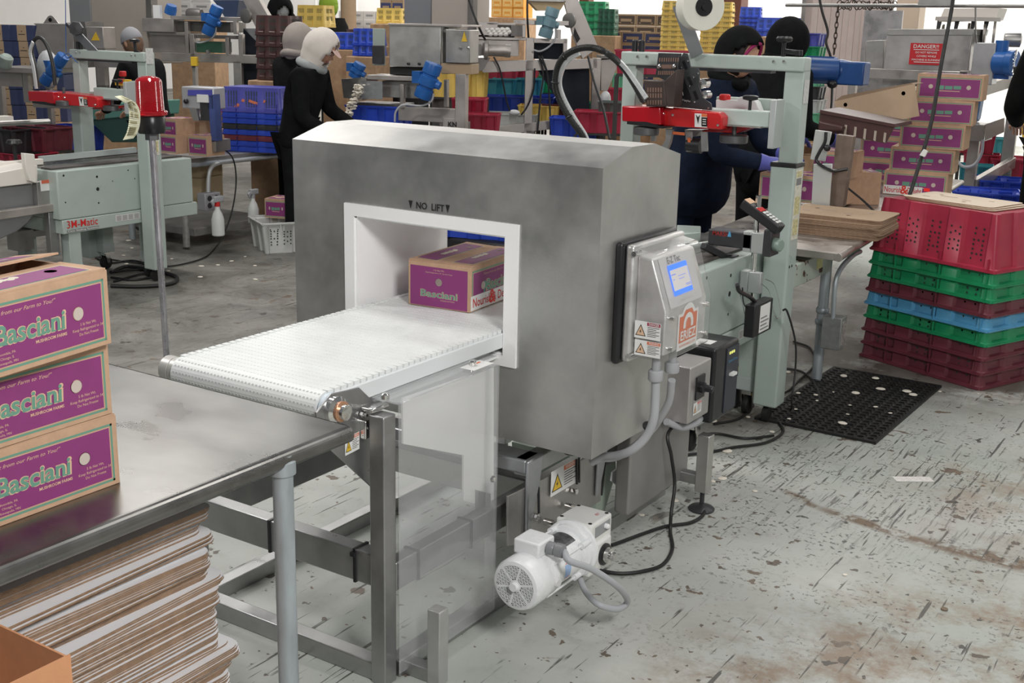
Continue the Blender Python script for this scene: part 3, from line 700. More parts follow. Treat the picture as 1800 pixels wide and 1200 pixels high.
for (a0, a1, ya, yb, m) in ((-.45, .35, y2 + .03, y2 + .075, 0), (-.35, .25, y2 + .036, y2 + .069, 1), (-.43, -.37, y2 + .04, y2 + .07, 2), (.27, .33, y2 + .04, y2 + .07, 2)):
    for k in range(5):
        a, b = a0 + (a1 - a0) * k / 5, a0 + (a1 - a0) * (k + 1) / 5; r = .0666 + .0004 * (m > 0)
        mb.quad([(mx + r * math.cos(t), yy, mz + r * math.sin(t)) for t, yy in ((a, ya), (b, ya), (b, yb), (a, yb))], m)
mb.build('instruction_sticker', [WHITEST, mat('pale_blue_print', (.35, .5, .75), .5), mat('pink_print', (.7, .35, .35), .5)], mo)
gb = MB().box(mx - .062, mx + .060, y4 - .005, y4 + .125, mz - .085, mz + .082).box(mx - .05, mx + .070, y4 + .01, y4 + .11, mz - .068, mz + .02).build('gearbox', mat('gearbox_cream', (.76, .76, .73), .35, 0, .04, 6), mo, .008, 3)
MB().box(mx + .060, mx + .0615, y4 + .02, y4 + .11, mz + .035, mz + .068).build('gearbox_label', mat('label_grey', (.30, .31, .32), .4), gb)
MB().lathe([(.008, 0), (.008, .01), (.005, .014)], (mx + .0615, y4 + .08, mz + .055), (1, 0, 0)).build('fill_plug', WHITEP, gb)
for a, b in ((-.05, .01), (.048, .01), (.048, .11), (-.05, .11)): MB().lathe([(.0, 0), (.006, 0), (.006, .0006)], (mx + a, y4 + b, mz + .0822)).build('screw_hole', INK, gb)
MB().text('(E)*', .014, (mx + .03, y4 + .085, mz + .0828), (0, 1, 0), (-1, 0, 0), 0).build('inspection_mark', REDINK, gb)
sh = MB().lathe([(.034, 0), (.034, .006), (.030, .008)], (mx + .070, y4 + .062, mz - .028), (1, 0, 0), 28).build('shaft_seal', BLACK, gb)
MB().lathe([(.020, 0), (.024, .004), (.024, .018), (.013, .02), (.013, .034), (.0, .034)], (mx + .076, y4 + .062, mz - .028), (1, 0, 0), 28).build('output_shaft', CHROME, gb)
MB().lathe([(.014, 0), (.014, .004), (.010, .008)], (mx + .073, y1 + .03, mz - .01), (1, -.2, 0)).build('body_plug', mat('plug_grey', (.6, .6, .6), .4), mo)
# grey liquid-tight conduit from the terminal box
p0 = Vector((mx + .038, y1 + .03, mz + .088))
P = [p0, p0 + Vector((.05, .004, 0)), at(1000, 985, x=-1.50), at(1040, 1000, x=-1.46), at(1085, 1030, x=-1.42), at(1103, 1056, x=-1.44), at(1085, 1070, x=-1.46), at(1052, 1062, x=-1.5), at(1030, 1040, x=-1.56), at(1018, 1012, x=-1.6)]
MB().tube(P, .0095, 12, 0, 8).build('flexible_conduit', GREYPVC, mo)
d = Vector((1, .08, 0)); MB().lathe([(.013, 0), (.019, .004), (.019, .02), (.016, .024), (.020, .028), (.020, .05), (.013, .054)], p0, d).build('conduit_fitting', mat('fitting_grey', (.22, .225, .235), .4), mo)
# ================================================================ steel packing table with rolled edge
TZ = .82; tx1, ty1 = -1.765, 2.035; tx0, ty0 = -3.0, -.9
tb_ = thing('packing_table', 'stainless steel packing table with rolled edge and round galvanised legs, in the foreground', 'table', ((tx0 + tx1) / 2, .6, 0))
rr = .021
mb = MB()
prof = [(tx1 - .05, TZ - .004), (tx1 - .045, TZ)] + [(tx1 - rr + rr * math.sin(a), TZ - rr + rr * math.cos(a)) for a in [PI * k / 12 for k in range(15)]]
# right rolled edge along y
inner = [(tx1 - .05, TZ - .012)] * 2 + [(tx1 - rr + (rr - .003) * math.sin(a), TZ - rr + (rr - .003) * math.cos(a)) for a in [PI * k / 12 for k in range(15)]]
for i in range(len(prof) - 1):
    for pr_ in (prof, inner):
        a, b = pr_[i], pr_[i+1]; mb.quad([(a[0], ty0, a[1]), (a[0], ty1, a[1]), (b[0], ty1, b[1]), (b[0], ty0, b[1])])
for i in range(len(prof) - 1):
    for y in (ty0, ty1): mb.quad([(prof[i][0], y, prof[i][1]), (prof[i+1][0], y, prof[i+1][1]), (inner[i+1][0], y, inner[i+1][1]), (inner[i][0], y, inner[i][1])])
mb.lathe([(rr * .96, 0), (rr * .6, .008), (0, .010)], (tx1 - rr, ty1 - .002, TZ - rr), (0, 1, 0), 20)
mb.box(tx0, tx1 - .045, ty0, ty1, TZ - .006, TZ)
mb.box(tx0, tx1 - .02, ty1 - .003, ty1, TZ - .035, TZ)
mb.build('tabletop', TABLE, tb_, angle=50)
MB().box(tx0 + .02, tx1 - .07, 1.84, 1.90, TZ - .05, TZ - .008).box(tx1 - .12, tx1 - .07, ty0, 1.9, TZ - .05, TZ - .008).build('underframe', FRAME, tb_, .003)
p = at(497, 835, z=.76)
lx, ly = p.x, p.y
for x, y in ((lx, ly), (tx0 + .1, ly), (lx, -.7), (tx0 + .1, -.7)):
    MB().cyl((x, y, .02), (x, y, TZ - .01), .0235, n=24).lathe([(.030, 0), (.030, .03), (.024, .034)], (x, y, TZ - .055)).build('leg', ZINC, tb_)
    MB().lathe([(.02, 0), (.026, .006), (.024, .03)], (x, y, 0)).build('leg_foot', BLACKM, tb_)
print('leg', lx, ly)
MB().box(tx0 + .08, lx - .01, -.7, ly + .02, .10, .125).build('lower_shelf', mat('shelf_green', (.33, .37, .33), .5, .2, .2, 6, .1), tb_, .003)
# ================================================================ printed mushroom cartons
def carton(name, label, L=.385, W=.235, Hh=.148, group=None, flap='open', detail=2, sticker=False):
    """length along +y, width along -x, origin at bottom of the near right corner's face centre"""
    o = thing(name, label, 'box', (0, 0, 0), group)
    t = .004
    mb = MB()
    mb.box(-t, 0, 0, L, 0, Hh).box(-W, -W + t, 0, L, 0, Hh).box(-W + t, -t, 0, t, 0, Hh).box(-W + t, -t, L - t, L, 0, Hh).box(-W + t, -t, t, L - t, 0, t)
    mb.build('carton_body', [KRAFT], o, local=True, bevel=.0015 if detail > 1 else 0)
    # print on both long sides and both ends
    def face(o3, xd, wd, ht, kind):
        mb = MB(); o3, xd, yd = Vector(o3), Vector(xd), Vector((0, 0, 1)); n = xd.cross(yd)
        def R(a0, a1, b0, b1, off, m): mb.add([o3 + xd * a + yd * b + n * off for a, b in ((a0, b0), (a1, b0), (a1, b1), (a0, b1))], [(0, 1, 2, 3)], m)
        if kind == 'side':
            for a0, a1, b0, b1 in ((.012, wd - .012, .010, .0145), (.012, wd - .012, ht - .020, ht - .0155), (.012, .0165, .010, ht - .0155), (wd - .0165, wd - .012, .010, ht - .0155)): R(a0, a1, b0, b1, .0004, 1)
            R(.0185, wd - .0185, .0165, ht - .022, .0003, 3); R(.0195, wd - .0195, .0175, ht - .023, .0005, 0)
            cz = ht * .49
            if detail > 1:
                mb.text('Basciani', .052, o3 + xd * wd * .49 + yd * cz, xd, (xd * .06 + yd).normalized(), 3, .045, res=3, width=.168, off=.0008)
                mb.text('Basciani', .050, o3 + xd * wd * .49 + yd * cz, xd, (xd * .06 + yd).normalized(), 1, .022, res=3, width=.160, off=.0012)
                # little serifs give the wordmark its slab look
                for k, (gx2, gy2) in enumerate(((-.031, -.0165), (.0225, -.0165), (.052, -.0165), (.0735, -.0165), (-.06, -.0165), (-.002, -.0165))):
                    mb.add([o3 + xd * (wd * .49 + gx2 + a) + yd * (cz + gy2 + b) + n * .0013 for a, b in ((-.006, 0), (.006, 0), (.006, .003), (-.006, .003))], [(0, 1, 2, 3)], 1)
                mb.text('MUSHROOM FARMS', .0085, o3 + xd * wd * .61 + yd * (cz - .027), xd, yd, 3, .02, width=.075, off=.0008)
                mb.text('"Direct from our Farm to You!"', .0105, o3 + xd * wd * .43 + yd * (ht * .77), xd, yd, 3, 0, .35, width=.165, off=.0008)
                for k, s_ in enumerate(('Avondale, PA', 'Chicago, IL', 'Minneapolis, MN')): mb.text(s_, .007, o3 + xd * wd * .34 + yd * (cz - .032 - k * .0085), xd, yd, 3, 0, off=.0008)
                for k, s_ in enumerate(('5 lb Net Wt.', 'Keep Refrigerated to 34\u00b0', 'Do Not Freeze')): mb.text(s_, .008, o3 + xd * (wd * .85) + yd * (cz - .018 - k * .0095), xd, yd, 3, 0, off=.0008)
                # mushroom drawn at the left of the name
                mb.ball((0, 0, 0), 1, 1, 12, 6, Matrix.Translation(o3 + xd * (wd * .49 - .096) + yd * (cz + .004) + n * .001) @ Matrix((xd, n, yd)).transposed().to_4x4() @ Matrix.Diagonal((.020, .0006, .014, 1)))
                R(wd * .49 - .101, wd * .49 - .091, cz - .022, cz - .004, .0012, 1)
            else:
                for k in range(3): R(wd * (.30 + k * .13), wd * (.30 + k * .13 + .115), cz - .012 + .002 * k, cz + .013 - .002 * (k == 1), .001, 1)
                R(wd * .33, wd * .66, cz - .022, cz - .018, .001, 3)
            for hx in (.082, wd - .082):
                mb.lathe([(.0, 0), (.0115, 0), (.0125, .0002)], o3 + xd * hx + yd * (ht * .52) + n * .0014, n, 20, 4); mb.lathe([(.0115, 0), (.0135, 0)], o3 + xd * hx + yd * (ht * .52) + n * .0012, n, 20, 3)
        else:
            R(.008, wd - .010, .003, ht - .014, .0004, 0)
            if detail > 1:
                mb.text('Basciani', .032, o3 + xd * wd * .50 + yd * (ht * .30), xd, yd, 3, .04, res=2, width=.142, off=.0007)
                mb.text('Basciani', .031, o3 + xd * wd * .50 + yd * (ht * .30), xd, yd, 1, .018, res=2, width=.138, off=.0011)
                mb.text('MUSHROOM FARMS', .006, o3 + xd * wd * .64 + yd * (ht * .18), xd, yd, 3, 0, off=.0008)
                mb.text('5 lb Net Wt.', .008, o3 + xd * wd * .5 + yd * (ht * .84), xd, yd, 3, 0, off=.0008); mb.text('Keep Refrigerated to 34\u00b0. Do Not Freeze', .006, o3 + xd * wd * .5 + yd * (ht * .78), xd, yd, 3, 0, off=.0008)
            else: R(wd * .25, wd * .75, ht * .24, ht * .37, .001, 1)
            mb.lathe([(.0, 0), (.0125, 0)], o3 + xd * wd * .5 + yd * (ht * .58) + n * .0014, n, 20, 4)
        return mb
    HOLE = mat('punched_hole', (.60, .52, .46), .8)
    face((0, 0, 0), (0, 1, 0), L, Hh, 'side').build('printed_side', [PURPLE, GREENP, INK, CREAM, HOLE], o, local=True)
    face((-W, 0, 0), (1, 0, 0), W, Hh, 'end').build('printed_end', [PURPLE, GREENP, INK, CREAM, HOLE], o, local=True)
    if detail > 1:
        face((-W, L, 0), (0, -1, 0), L, Hh, 'side').build('printed_side', [PURPLE, GREENP, INK, CREAM, HOLE], o, local=True)
    # top flaps
    def flap_(x0, x1, tilt, edge, name='flap'):
        mb = MB(); w = x1 - x0
        mb.box(0, w, .004, L - .004, 0, .004, 0)
        def R(a0, a1, b0, b1, z, m): mb.quad([(a0, b0, z), (a1, b0, z), (a1, b1, z), (a0, b1, z)], m)
        R(.02 * (edge < 0) + .006, w - .02 * (edge > 0) - .006, .03, L - .03, .0044, 3)
        R(.02 * (edge < 0) + .010, w - .02 * (edge > 0) - .010, .034, L - .034, .0047, 1)
        R(.02 * (edge < 0) + .013, w - .02 * (edge > 0) - .013, .037, L - .037, .0050, 0)
        for k in range(7): mb.ball((w * .42 + .004 * math.sin(k * 3), L * .36 + k * .014, .0052), .010, 2, 8, 4, None, (1, 1, .06))
        mb.lathe([(0, 0), (.012, 0)], (w * .5, L - .085, .0054), (0, 0, 1), 14, 4)
        M = Matrix.Translation((x0 if edge > 0 else x1, 0, Hh)) @ Matrix.Rotation(tilt, 4, 'Y') @ (Matrix() if edge > 0 else Matrix.Translation((-w, 0, 0)))
        mb.v = [M @ v for v in mb.v]
        return mb.build(name, [PURPLE if 0 else KRAFT, GREENP, mat('mushroom_print', (.72, .68, .55), .6), CREAM, HOLE], o, local=True)
    return o, flap_
def finish(o, fl, W=.235, tl=.05, tr=-.02):
    # re-colour order: slot 0 kraft for the board; the purple panel is its own slot
    a = fl(-W, -W * .5, -tl, 1); b = fl(-W * .5 + .001, 0, -tr, -1)
    for f in (a, b):
        me = f.data; me.materials.append(PURPLE)
        for p in me.polygons:
            if p.material_index == 0 and p.normal.length and len(p.vertices) == 4:
                pass
    # the largest kraft-indexed quad above the board is the purple field
    for f in (a, b):
        me = f.data; best = None
        qs = [p for p in me.polygons if p.material_index == 0]; qs.sort(key=lambda p: -p.area)
        # board top & bottom are the two largest; the printed field comes third
        qs[2].material_index = 5
b1, fl = carton('mushroom_carton', 'purple printed mushroom carton at the bottom of the stack of three on the steel table', group='cartons stacked on the steel table'); finish(b1, fl, tl=0, tr=0)
tops = [c for c in COL.objects if c.parent == b1 and c.name.startswith('flap')]
b1.location = (-1.919, 1.481 - .385, TZ)
b2 = dup(b1, (-1.912, 1.474 - .385, TZ + .1525), .0, 'purple printed mushroom carton in the middle of the stack of three on the steel table'); b2.rotation_euler = (0, 0, .02)
b3, fl = carton('mushroom_carton', 'purple printed mushroom carton on top of the stack of three, lid flap lifting', group='cartons stacked on the steel table'); finish(b3, fl, tl=.16, tr=.0)
c0 = Vector((-1.892, 1.462, 0)); ang = -math.atan2(.05, .22) * -1
b3.rotation_euler = (0, 0, .14); b3.location = Vector((-1.892, 1.462, TZ + .306)) - Matrix.Rotation(.14, 3, 'Z') @ Vector((0, .385, 0))
# carton riding on the belt
bb, fl = carton('mushroom_carton', 'purple printed mushroom carton riding on the white belt inside the detector opening', L=.38); finish(bb, fl, tl=-.03, tr=.02)
q0 = at(826, 550, z=BZ + .002); q1 = at(721, 536, z=BZ + .002); an = math.atan2(q0.y - q1.y, q0.x - q1.x)
mb = MB(); mb.box(.0006, .0012, .004, .30, .004, .052, 0)
mb.text('Nourish & Delight', .042, (.0016, .150, .027), (0, 1, 0), (0, 0, 1), 1, .012, width=.27); mb.text('&', .062, (.0018, .142, .029), (0, 1, 0), (0, 0, 1), 2, .03)
mb.build('slogan_sticker', [WHITEST, REDINK, mat('bright_red_ink', (.8, .05, .03), .5)], bb, local=True)
bb.location = (q0.x, q0.y, BZ + .002); bb.rotation_euler = (0, 0, an * .6)
# ================================================================ stack of card layer pads under the table
def pad(name, seed):
    rnd = random.Random(seed); mb = MB(); L, W, r = .60, .42, .035; pts = []
    for cx, cy, a0 in ((W/2 - r, L/2 - r, 0), (-W/2 + r, L/2 - r, PI/2), (-W/2 + r, -L/2 + r, PI), (W/2 - r, -L/2 + r, 3*PI/2)):
        for k in range(6): a = a0 + k * PI / 10; pts.append((cx + r * math.cos(a), cy + r * math.sin(a)))
    n = len(pts); t = .0042; mb.prism(pts, 2, 0, t, 1); mb.m[-n-2] = 0; mb.m[-n-1] = 0
    return mb.build(name, [WHITEC, KRAFTD], origin=(0, 0, 0))
pads = [tag(pad('card_sheet', k), 'white-faced corrugated card sheet in the tall stack under the steel table', 'cardboard sheet', 'card sheets stacked under the steel table') for k in range(1)]
nz = 136; z = .128; rx = ry = 0
cx0, cy0 = -2.135, 1.44
rnd = random.Random(5); first = True; step = (TZ - .055 - z) / nz
tgt = 0; ox = oy = 0.
for k in range(nz):
    f = k / nz
    if k % 11 == 0 or rnd.random() < .05: ox, oy, orz = rnd.uniform(-.03, .016), rnd.uniform(-.028, .012), rnd.uniform(-.035, .035)
    lean = .045 * (1 - f) ** 1.5 + (.02 if .28 < f < .33 else 0)
    o = pads[0] if first else pads[0].copy()
    if not first: COL.objects.link(o)
    first = False
    o.location = (cx0 + lean + ox + rnd.uniform(-.004, .004), cy0 + lean * .6 + oy + rnd.uniform(-.005, .005), z + k * step)
    o.rotation_euler = (0, 0, orz + rnd.uniform(-.012, .012))
# open brown carton in the near corner
p = at(60, 1160, z=.42)
ob = thing('open_carton', 'open plain brown cardboard carton standing in front of the card sheets', 'box', (p.x, p.y, .13))
OB = mat('plain_kraft', (.62, .30, .15), .85, 0, .06, 25)
q1, q2 = at(112, 1145, x=p.x + .0), at(88, 1140, x=p.x)
a = at(124, 1150, y=1.07); zt3 = a.z 
MB().box(a.x - .004, a.x, a.y - .40, a.y, .127, zt3).build('carton_side', OB, ob); MB().box(a.x - .30, a.x - .005, a.y - .004, a.y, .127, zt3 - .005).build('carton_side', OB, ob)
MB().box(a.x - .305, a.x - .301, a.y - .40, a.y, .127, zt3).build('carton_side', OB, ob); MB().box(a.x - .30, a.x - .005, a.y - .40, a.y, .127, .131).build('carton_bottom', OB, ob)
# ================================================================ warning beacon on its pole
yb = 2.92; pa_, pb_ = at(293, 628, y=yb), at(267, 235, y=yb)
bc = thing('warning_beacon', 'red strobe warning beacon on tall galvanised conduit pole left of the belt', 'warning light', (pb_.x, yb, 0))
dv = (pb_ - pa_); base = pa_ - dv * (pa_.z / dv.z)
MB().tube([base, pb_], .0122, 20).build('pole', mat('pole_zinc', (.62, .60, .64), .3, .85, .25, 30, .12, stretch=(1, 1, .3)), bc)
MB().lathe([(.06, 0), (.06, .008), (.018, .012), (.018, .04)], base).build('floor_flange', BLACKM, bc)
ux = dv.normalized()
MB().lathe([(.0245, 0), (.0245, .024)], pb_ - ux * .022, ux, 6).build('hex_fitting', mat('hex_steel', (.18, .18, .19), .35, .8), bc)
bs = MB().lathe([(.030, 0), (.046, .002), (.049, .012), (.051, .060), (.047, .066)], pb_ + ux * .0, ux, 36).build('beacon_base', BLACK, bc)
LENS = mat('red_lens', (.62, .0, .012), .08, 0, 0, 5, 0, 0, 0, .6, .6)
LENS.node_tree.nodes['Principled BSDF'].inputs['Transmission Weight'].default_value = .45
pf = [(.0585, .066), (.0605, .070), (.0605, .078), (.057, .082)]
for k in range(26): z_ = .084 + k * .0040; r0 = .0500 - (k / 26) * .003; pf += [(r0, z_), (r0 - .0014, z_ + .0022)]
pf += [(.045, .190), (.036, .198), (.020, .204), (.0001, .206)]
MB().lathe(pf, pb_, ux, 40).build('red_lens', LENS, bc, angle=14)
MB().lathe([(.012, .07), (.012, .15), (.004, .16)], pb_, ux, 12).build('flash_tube', mat('flash_tube', (.8, .5, .4), .3), bc)
mb = MB(); nrm = Vector((.52, -.80, .0)); side = Vector((.80, .52, 0))
for k in range(5):
    a0, a1 = -.25 + k * .13, -.25 + (k + 1) * .13
    def Q(a, z): v = nrm * math.cos(a) + side * math.sin(a); return pb_ + v * .0515 + ux * z
    mb.quad([Q(a0, .046), Q(a1, .046), Q(a1, .058), Q(a0, .058)])
mb.text('SIGNAL', .007, Q(.0, .052) + nrm * .001, side, ux, 1); mb.build('base_label', [WHITEST, INK], bs)
# curled yellowed paper tag taped to it
mb = MB(); tp = [(-.062 + .0, .13), (-.030, .135), (-.012, .115), (-.006, .085), (-.010, .05), (-.022, .018), (-.040, -.006)]
LN = [];
for (a, z_) in catmull([(a, 0, b) for a, b in tp], 5) and [(v.x, v.z) for v in catmull([(a, 0, b) for a, b in tp], 5)]: LN.append((a, z_))
TG = []
for i, (a, z_) in enumerate(LN):
    f = i / (len(LN) - 1); w = .038
    c_ = pb_ + nrm * (.055 + .012 * math.sin(f * 3)) + side * (a - .030) + Vector((0, 0, z_ - .01))
    dirw = (side * (.75) + nrm * .35 + Vector((0, 0, -.35 + .5 * f))).normalized()
    TG.append((c_ - dirw * w * .8, c_ + dirw * w * .55))
for i in range(len(TG) - 1): mb.quad([TG[i][0], TG[i][1], TG[i+1][1], TG[i+1][0]], 0)
def tq(i, f, off=.0006):
    i = min(i, len(TG) - 2); v = TG[i][0].lerp(TG[i][1], f); n_ = (TG[i][1] - TG[i][0]).cross(TG[i+1][0] - TG[i][0]).normalized()
    if n_.dot(nrm) < 0: n_ = -n_
    return v + n_ * off
for (i0, i1, f0, f1) in ((3, 5, .12, .80), (8, 10, .15, .42), (8, 10, .6, .8), (11, 13, .12, .42), (12, 14, .55, .8), (15, 17, .15, .35), (15, 17, .5, .85), (19, 20, .12, .75), (22, 27, .15, .78), (26, 28, .85, .95)):
    for i in range(i0, i1): mb.quad([tq(i, f0), tq(i, f1), tq(i + 1, f1), tq(i + 1, f0)], 1)
for k in range(9):
    f = .17 + k * .065
    for i in range(22, 27): mb.quad([tq(i, f, .001), tq(i, f + .02, .001), tq(i + 1, f + .02, .001), tq(i + 1, f, .001)], 2)
tgo = mb.build('paper_tag', [mat('yellowed_paper', (.92, .90, .66), .7), mat('faded_print', (.50, .46, .26), .7), mat('bar_print', (.25, .23, .14), .7)], bc)
sm = tgo.modifiers.new('thickness', 'SOLIDIFY'); sm.thickness = .0004
# ================================================================ case sealer (right), later copied for the left line
SX, SY0, SY1 = -1.93, 4.36, 5.22
sl_ = thing('case_sealer', 'sage green case sealer with red head, marked 3M-Matic, just behind the detector', 'case sealer', (-2.2, 4.8, 0))
MB().box(-2.50, SX, SY0, SY1, .49, .80).build('body', SAGE, sl_, .008, 3)
MB().box(-2.52, SX + .006, SY0 + .01, SY1 + .02, .40, .488).build('skirt', SAGE, sl_, .004)
lg = at(1254, 603, x=SX + .006)
mb = MB(); mb.text('3M-Matic', .068, (SX + .0075, SY0 + .16, .455), (0, 1, 0), (0, 0, 1), 0, .006, width=.235); mb.build('maker_name', REDINK, sl_)
mb = MB(); mb.box(SX + .006, SX + .007, SY0 + .04, SY0 + .285, .407, .424, 0); mb.text('Case Sealing Systems', .015, (SX + .0078, SY0 + .163, .4155), (0, 1, 0), (0, 0, 1), 1, .01, width=.235); mb.build('system_plate', [GREYINK, WHITEST], sl_)
mb = MB(); mb.box(SX + .006, SX + .007, SY0 + .42, SY0 + .62, .43, .475, 0)
for k in range(4): mb.box(SX + .007, SX + .0075, SY0 + .43 + k * .048, SY0 + .465 + k * .048, .436, .468, 1)
mb.build('data_plate', [mat('pale_plate', (.62, .62, .6), .4), mat('plate_print', (.42, .40, .40), .5)], sl_)
for y, z, r in ((SY0 + .05, .77, .007), (SY0 + .30, .74, .008), (SY0 + .30, .66, .012), (SY0 + .30, .57, .006), (SY0 + .05, .6, .005), (SY0 + .55, .76, .005), (SY0 + .6, .70, .004), (SY0 + .42, .70, .004)):
    MB().lathe([(0, 0), (r, 0), (r, .0008)], (SX, y, z), (1, 0, 0), 12).build('panel_hole', INK, sl_)
for x0, x1 in ((-2.46, -2.36), (-2.10, -2.00)):
    MB().box(x0, x1, SY0 + .01, SY1 - .02, .80, .812).build('drive_belt', mat('belt_brown', (.075, .065, .06), .6, 0, .4, 12), sl_)
MB().box(-2.34, -2.12, SY0 + .02, SY1, .80, .806).build('slide_plate', TABLE, sl_)
for y in (SY0 + .10, SY1 - .14):
    for x in (-2.49, -2.02):
        lgp = MB().box(x, x + .085, y - .04, y + .05, .135, .40).build('leg', SAGE, sl_, .004)
        MB().box(x - .002, x + .087, y - .043, y + .053, .125, .19).build('leg_sleeve', SAGEG, lgp, .004)
        cs = MB().box(x + .02, x + .065, y - .02, y + .03, .10, .128).slab([(x + .012, y - .015, .115), (x + .012, y + .03, .115), (x + .012, y + .015, .035), (x + .012, y, .035)], (1, 0, 0), .005).slab([(x + .068, y - .015, .115), (x + .068, y + .03, .115), (x + .068, y + .015, .035), (x + .068, y, .035)], (1, 0, 0), .005); cs.build('caster_fork', CHROME, lgp)
        MB().lathe([(.025, 0), (.044, .004), (.046, .012), (.046, .024), (.044, .032), (.025, .036)], (x + .024, y + .006, .047), (1, 0, 0), 24).build('caster_wheel', RUBBER, lgp)
# columns
def col(x0, x1, y0, y1, n):
    c = MB().box(x0, x1, y0, y1, .085, 1.185).build('column', SAGE, sl_, .010, 3)
    MB().box(x0 - .002, x1 + .002, y0 - .002, y1 + .002, 1.175, 1.196).build('column_cap', BLACK, c, .004)
    MB().box(x0 + .025, x1 - .002, y0 + .02, y1 - .015, 1.19, 1.64).build('inner_column', SAGE, c, .006, 3)
    return c
c1 = col(-1.915, -1.80, 4.98, 5.09, 1)
c2 = col(-2.70, -2.60, 4.98, 5.09, 2)
MB().cyl((-1.86, 5.0, 1.62), (-1.86, 5.0, 1.64), .001, n=6)
cs = at(1351, 748, x=-1.86)
f_ = MB().lathe([(.022, 0), (.038, .003), (.038, .027), (.022, .03)], (-1.875, 5.03, .040), (1, 0, 0), 24).build('caster_wheel', RUBBER, sl_); MB().cyl((-1.86, 5.03, .04), (-1.86, 5.03, .10), .010).build('caster_stem', CHROME, sl_)
for z in (.63, .645): pass
for y in (5.005, 5.035): MB().lathe([(0, 0), (.007, 0), (.007, .0008)], (-1.80, y, .74), (1, 0, 0), 12).build('column_hole', INK, c1)
mb = MB(); mb.box(-1.7995, -1.7985, 4.99, 5.07, .86, 1.17, 0)
for a, b, m in ((.88, .95, 1), (.97, 1.05, 1), (1.10, 1.13, 2), (1.135, 1.16, 1)): mb.box(-1.7985, -1.798, 5.0, 5.06, a, b, m)
mb.build('column_stickers', [mat('aged_sticker', (.70, .68, .58), .5, 0, .3, 60), mat('sticker_yellow', (.62, .57, .30), .5, 0, .4, 90), GREYINK], c1)
# chipped paint at the top of the right column is in its own patch of bare filler
MB().cbox((-1.7985, 5.03, 1.50), (.001, .06, .10)).build('bare_patch', mat('bare_patch', (.62, .62, .6), .5, 0, .2, 60), c1)
tb2 = MB().box(-2.68, -1.80, 4.985, 5.065, 1.582, 1.642).build('top_bar', SAGE, sl_, .007, 3)
MB().box(-2.60, -1.95, 4.99, 5.05, 1.570, 1.583).build('bar_rail', BLACKM, tb2)
for px, py in ((1121, 99), (1137, 99), (1360, 108), (1378, 108)):
    p = at(px, py, y=4.984); MB().lathe([(.007, 0), (.006, .004), (.0, .005)], p, (0, -1, 0), 10).build('bolt', CHROME, tb2)
p = at(1116, 84, y=5.03); MB().lathe([(.014, 0), (.014, .05), (.010, .055)], (p.x, 5.03, 1.64)).lathe([(.014, 0), (.014, .05), (.010, .055)], (p.x + .035, 5.03, 1.64)).build('clamp_posts', BLACK, tb2)
p = at(1378, 80, y=5.03)
kb = MB().cyl((p.x, 5.03, 1.64), (p.x, 5.03, 1.72), .009).lathe([(.012, 0), (.034, .006), (.036, .018), (.030, .026)], (p.x, 5.03, 1.70), (0, 0, 1), 10).cyl((p.x, 5.03, 1.665), (p.x + .07, 5.03, 1.66), .010).lathe([(.016, 0), (.016, .022)], (p.x + .07, 5.03, 1.648)); kb.build('star_knob', BLACK, tb2)
# upper tape arm and tape roll
a0, a1 = at(1226, 98, y=4.97), at(1193, 8, y=4.97)
MB().beam(a0, a1, .006, .062, 0, up=(1, 0, 0)).build('tape_arm', mat('arm_grey', (.33, .34, .35), .4, .8), tb2)
MB().slab([at(1186, 12, y=4.96), at(1197, -8, y=4.96), at(1206, 0, y=4.96), at(1197, 14, y=4.96)], (0, 1, 0), .01).build('arm_head', BLACKM, tb2)
tc_ = at(1236, 12, y=4.90)
TAPE = mat('tape_roll_white', (.80, .79, .70), .25, 0, .04, 9)
ta = Vector((.78, -.62, 0)).normalized()
roll = MB().lathe([(.040, 0), (.098, 0), (.100, .002), (.100, .07), (.098, .072), (.040, .072)], tc_ - ta * .066, ta, 40).build('tape_roll', TAPE, sl_)
MB().lathe([(.0, 0), (.012, 0), (.014, .002), (.014, .01)], tc_ + ta * .01, ta, 20).lathe([(.026, 0), (.040, .0), (.040, .010), (.026, .010)], tc_, ta, 28).cyl(tc_ - ta * .06 + Vector((-.02, 0, 0)), tc_ + ta * .012, .013).build('roll_hub', BLACK, roll)
for k in range(5):
    an = k * 2 * PI / 5; q = ta.to_track_quat('Z', 'Y'); v = q @ Vector((math.cos(an), math.sin(an), 0))
    MB().beam(tc_ + v * .010 + ta * .006, tc_ + v * .032 + ta * .006, .012, .006, up=ta).build('hub_spoke', BLACK, roll)
# cross arms that carry the head
zc2 = at(1310, 207, y=4.93).z
MB().box(-2.22, -1.875, 4.90, 4.965, zc2 - .034, zc2 + .034).build('head_arm', SAGE, sl_, .006, 3)
MB().box(-1.90, -1.872, 4.885, 4.98, zc2 - .12, zc2 + .085).build('arm_bracket', mat('bracket_grey', (.50, .53, .52), .4, .2), sl_, .003)
zb3 = at(1290, 183, y=5.02).z
MB().box(-2.27, -1.99, 5.16, 5.20, zb3 - .035, zb3 + .022).build('rear_arm', SAGE, sl_, .006)
MB().slab([at(*q, y=5.10) for q in ((1258, 175), (1296, 176), (1300, 170), (1318, 169), (1330, 180), (1336, 196), (1258, 190))], (0, 1, 0), .05).build('switch_cover', WHITEP, sl_, .004)
p = at(1271, 172, y=5.1); MB().lathe([(.020, 0), (.026, .004), (.026, .022), (.020, .028)], (p.x, 5.12, p.z - .012)).build('stop_button', REDINK, sl_)
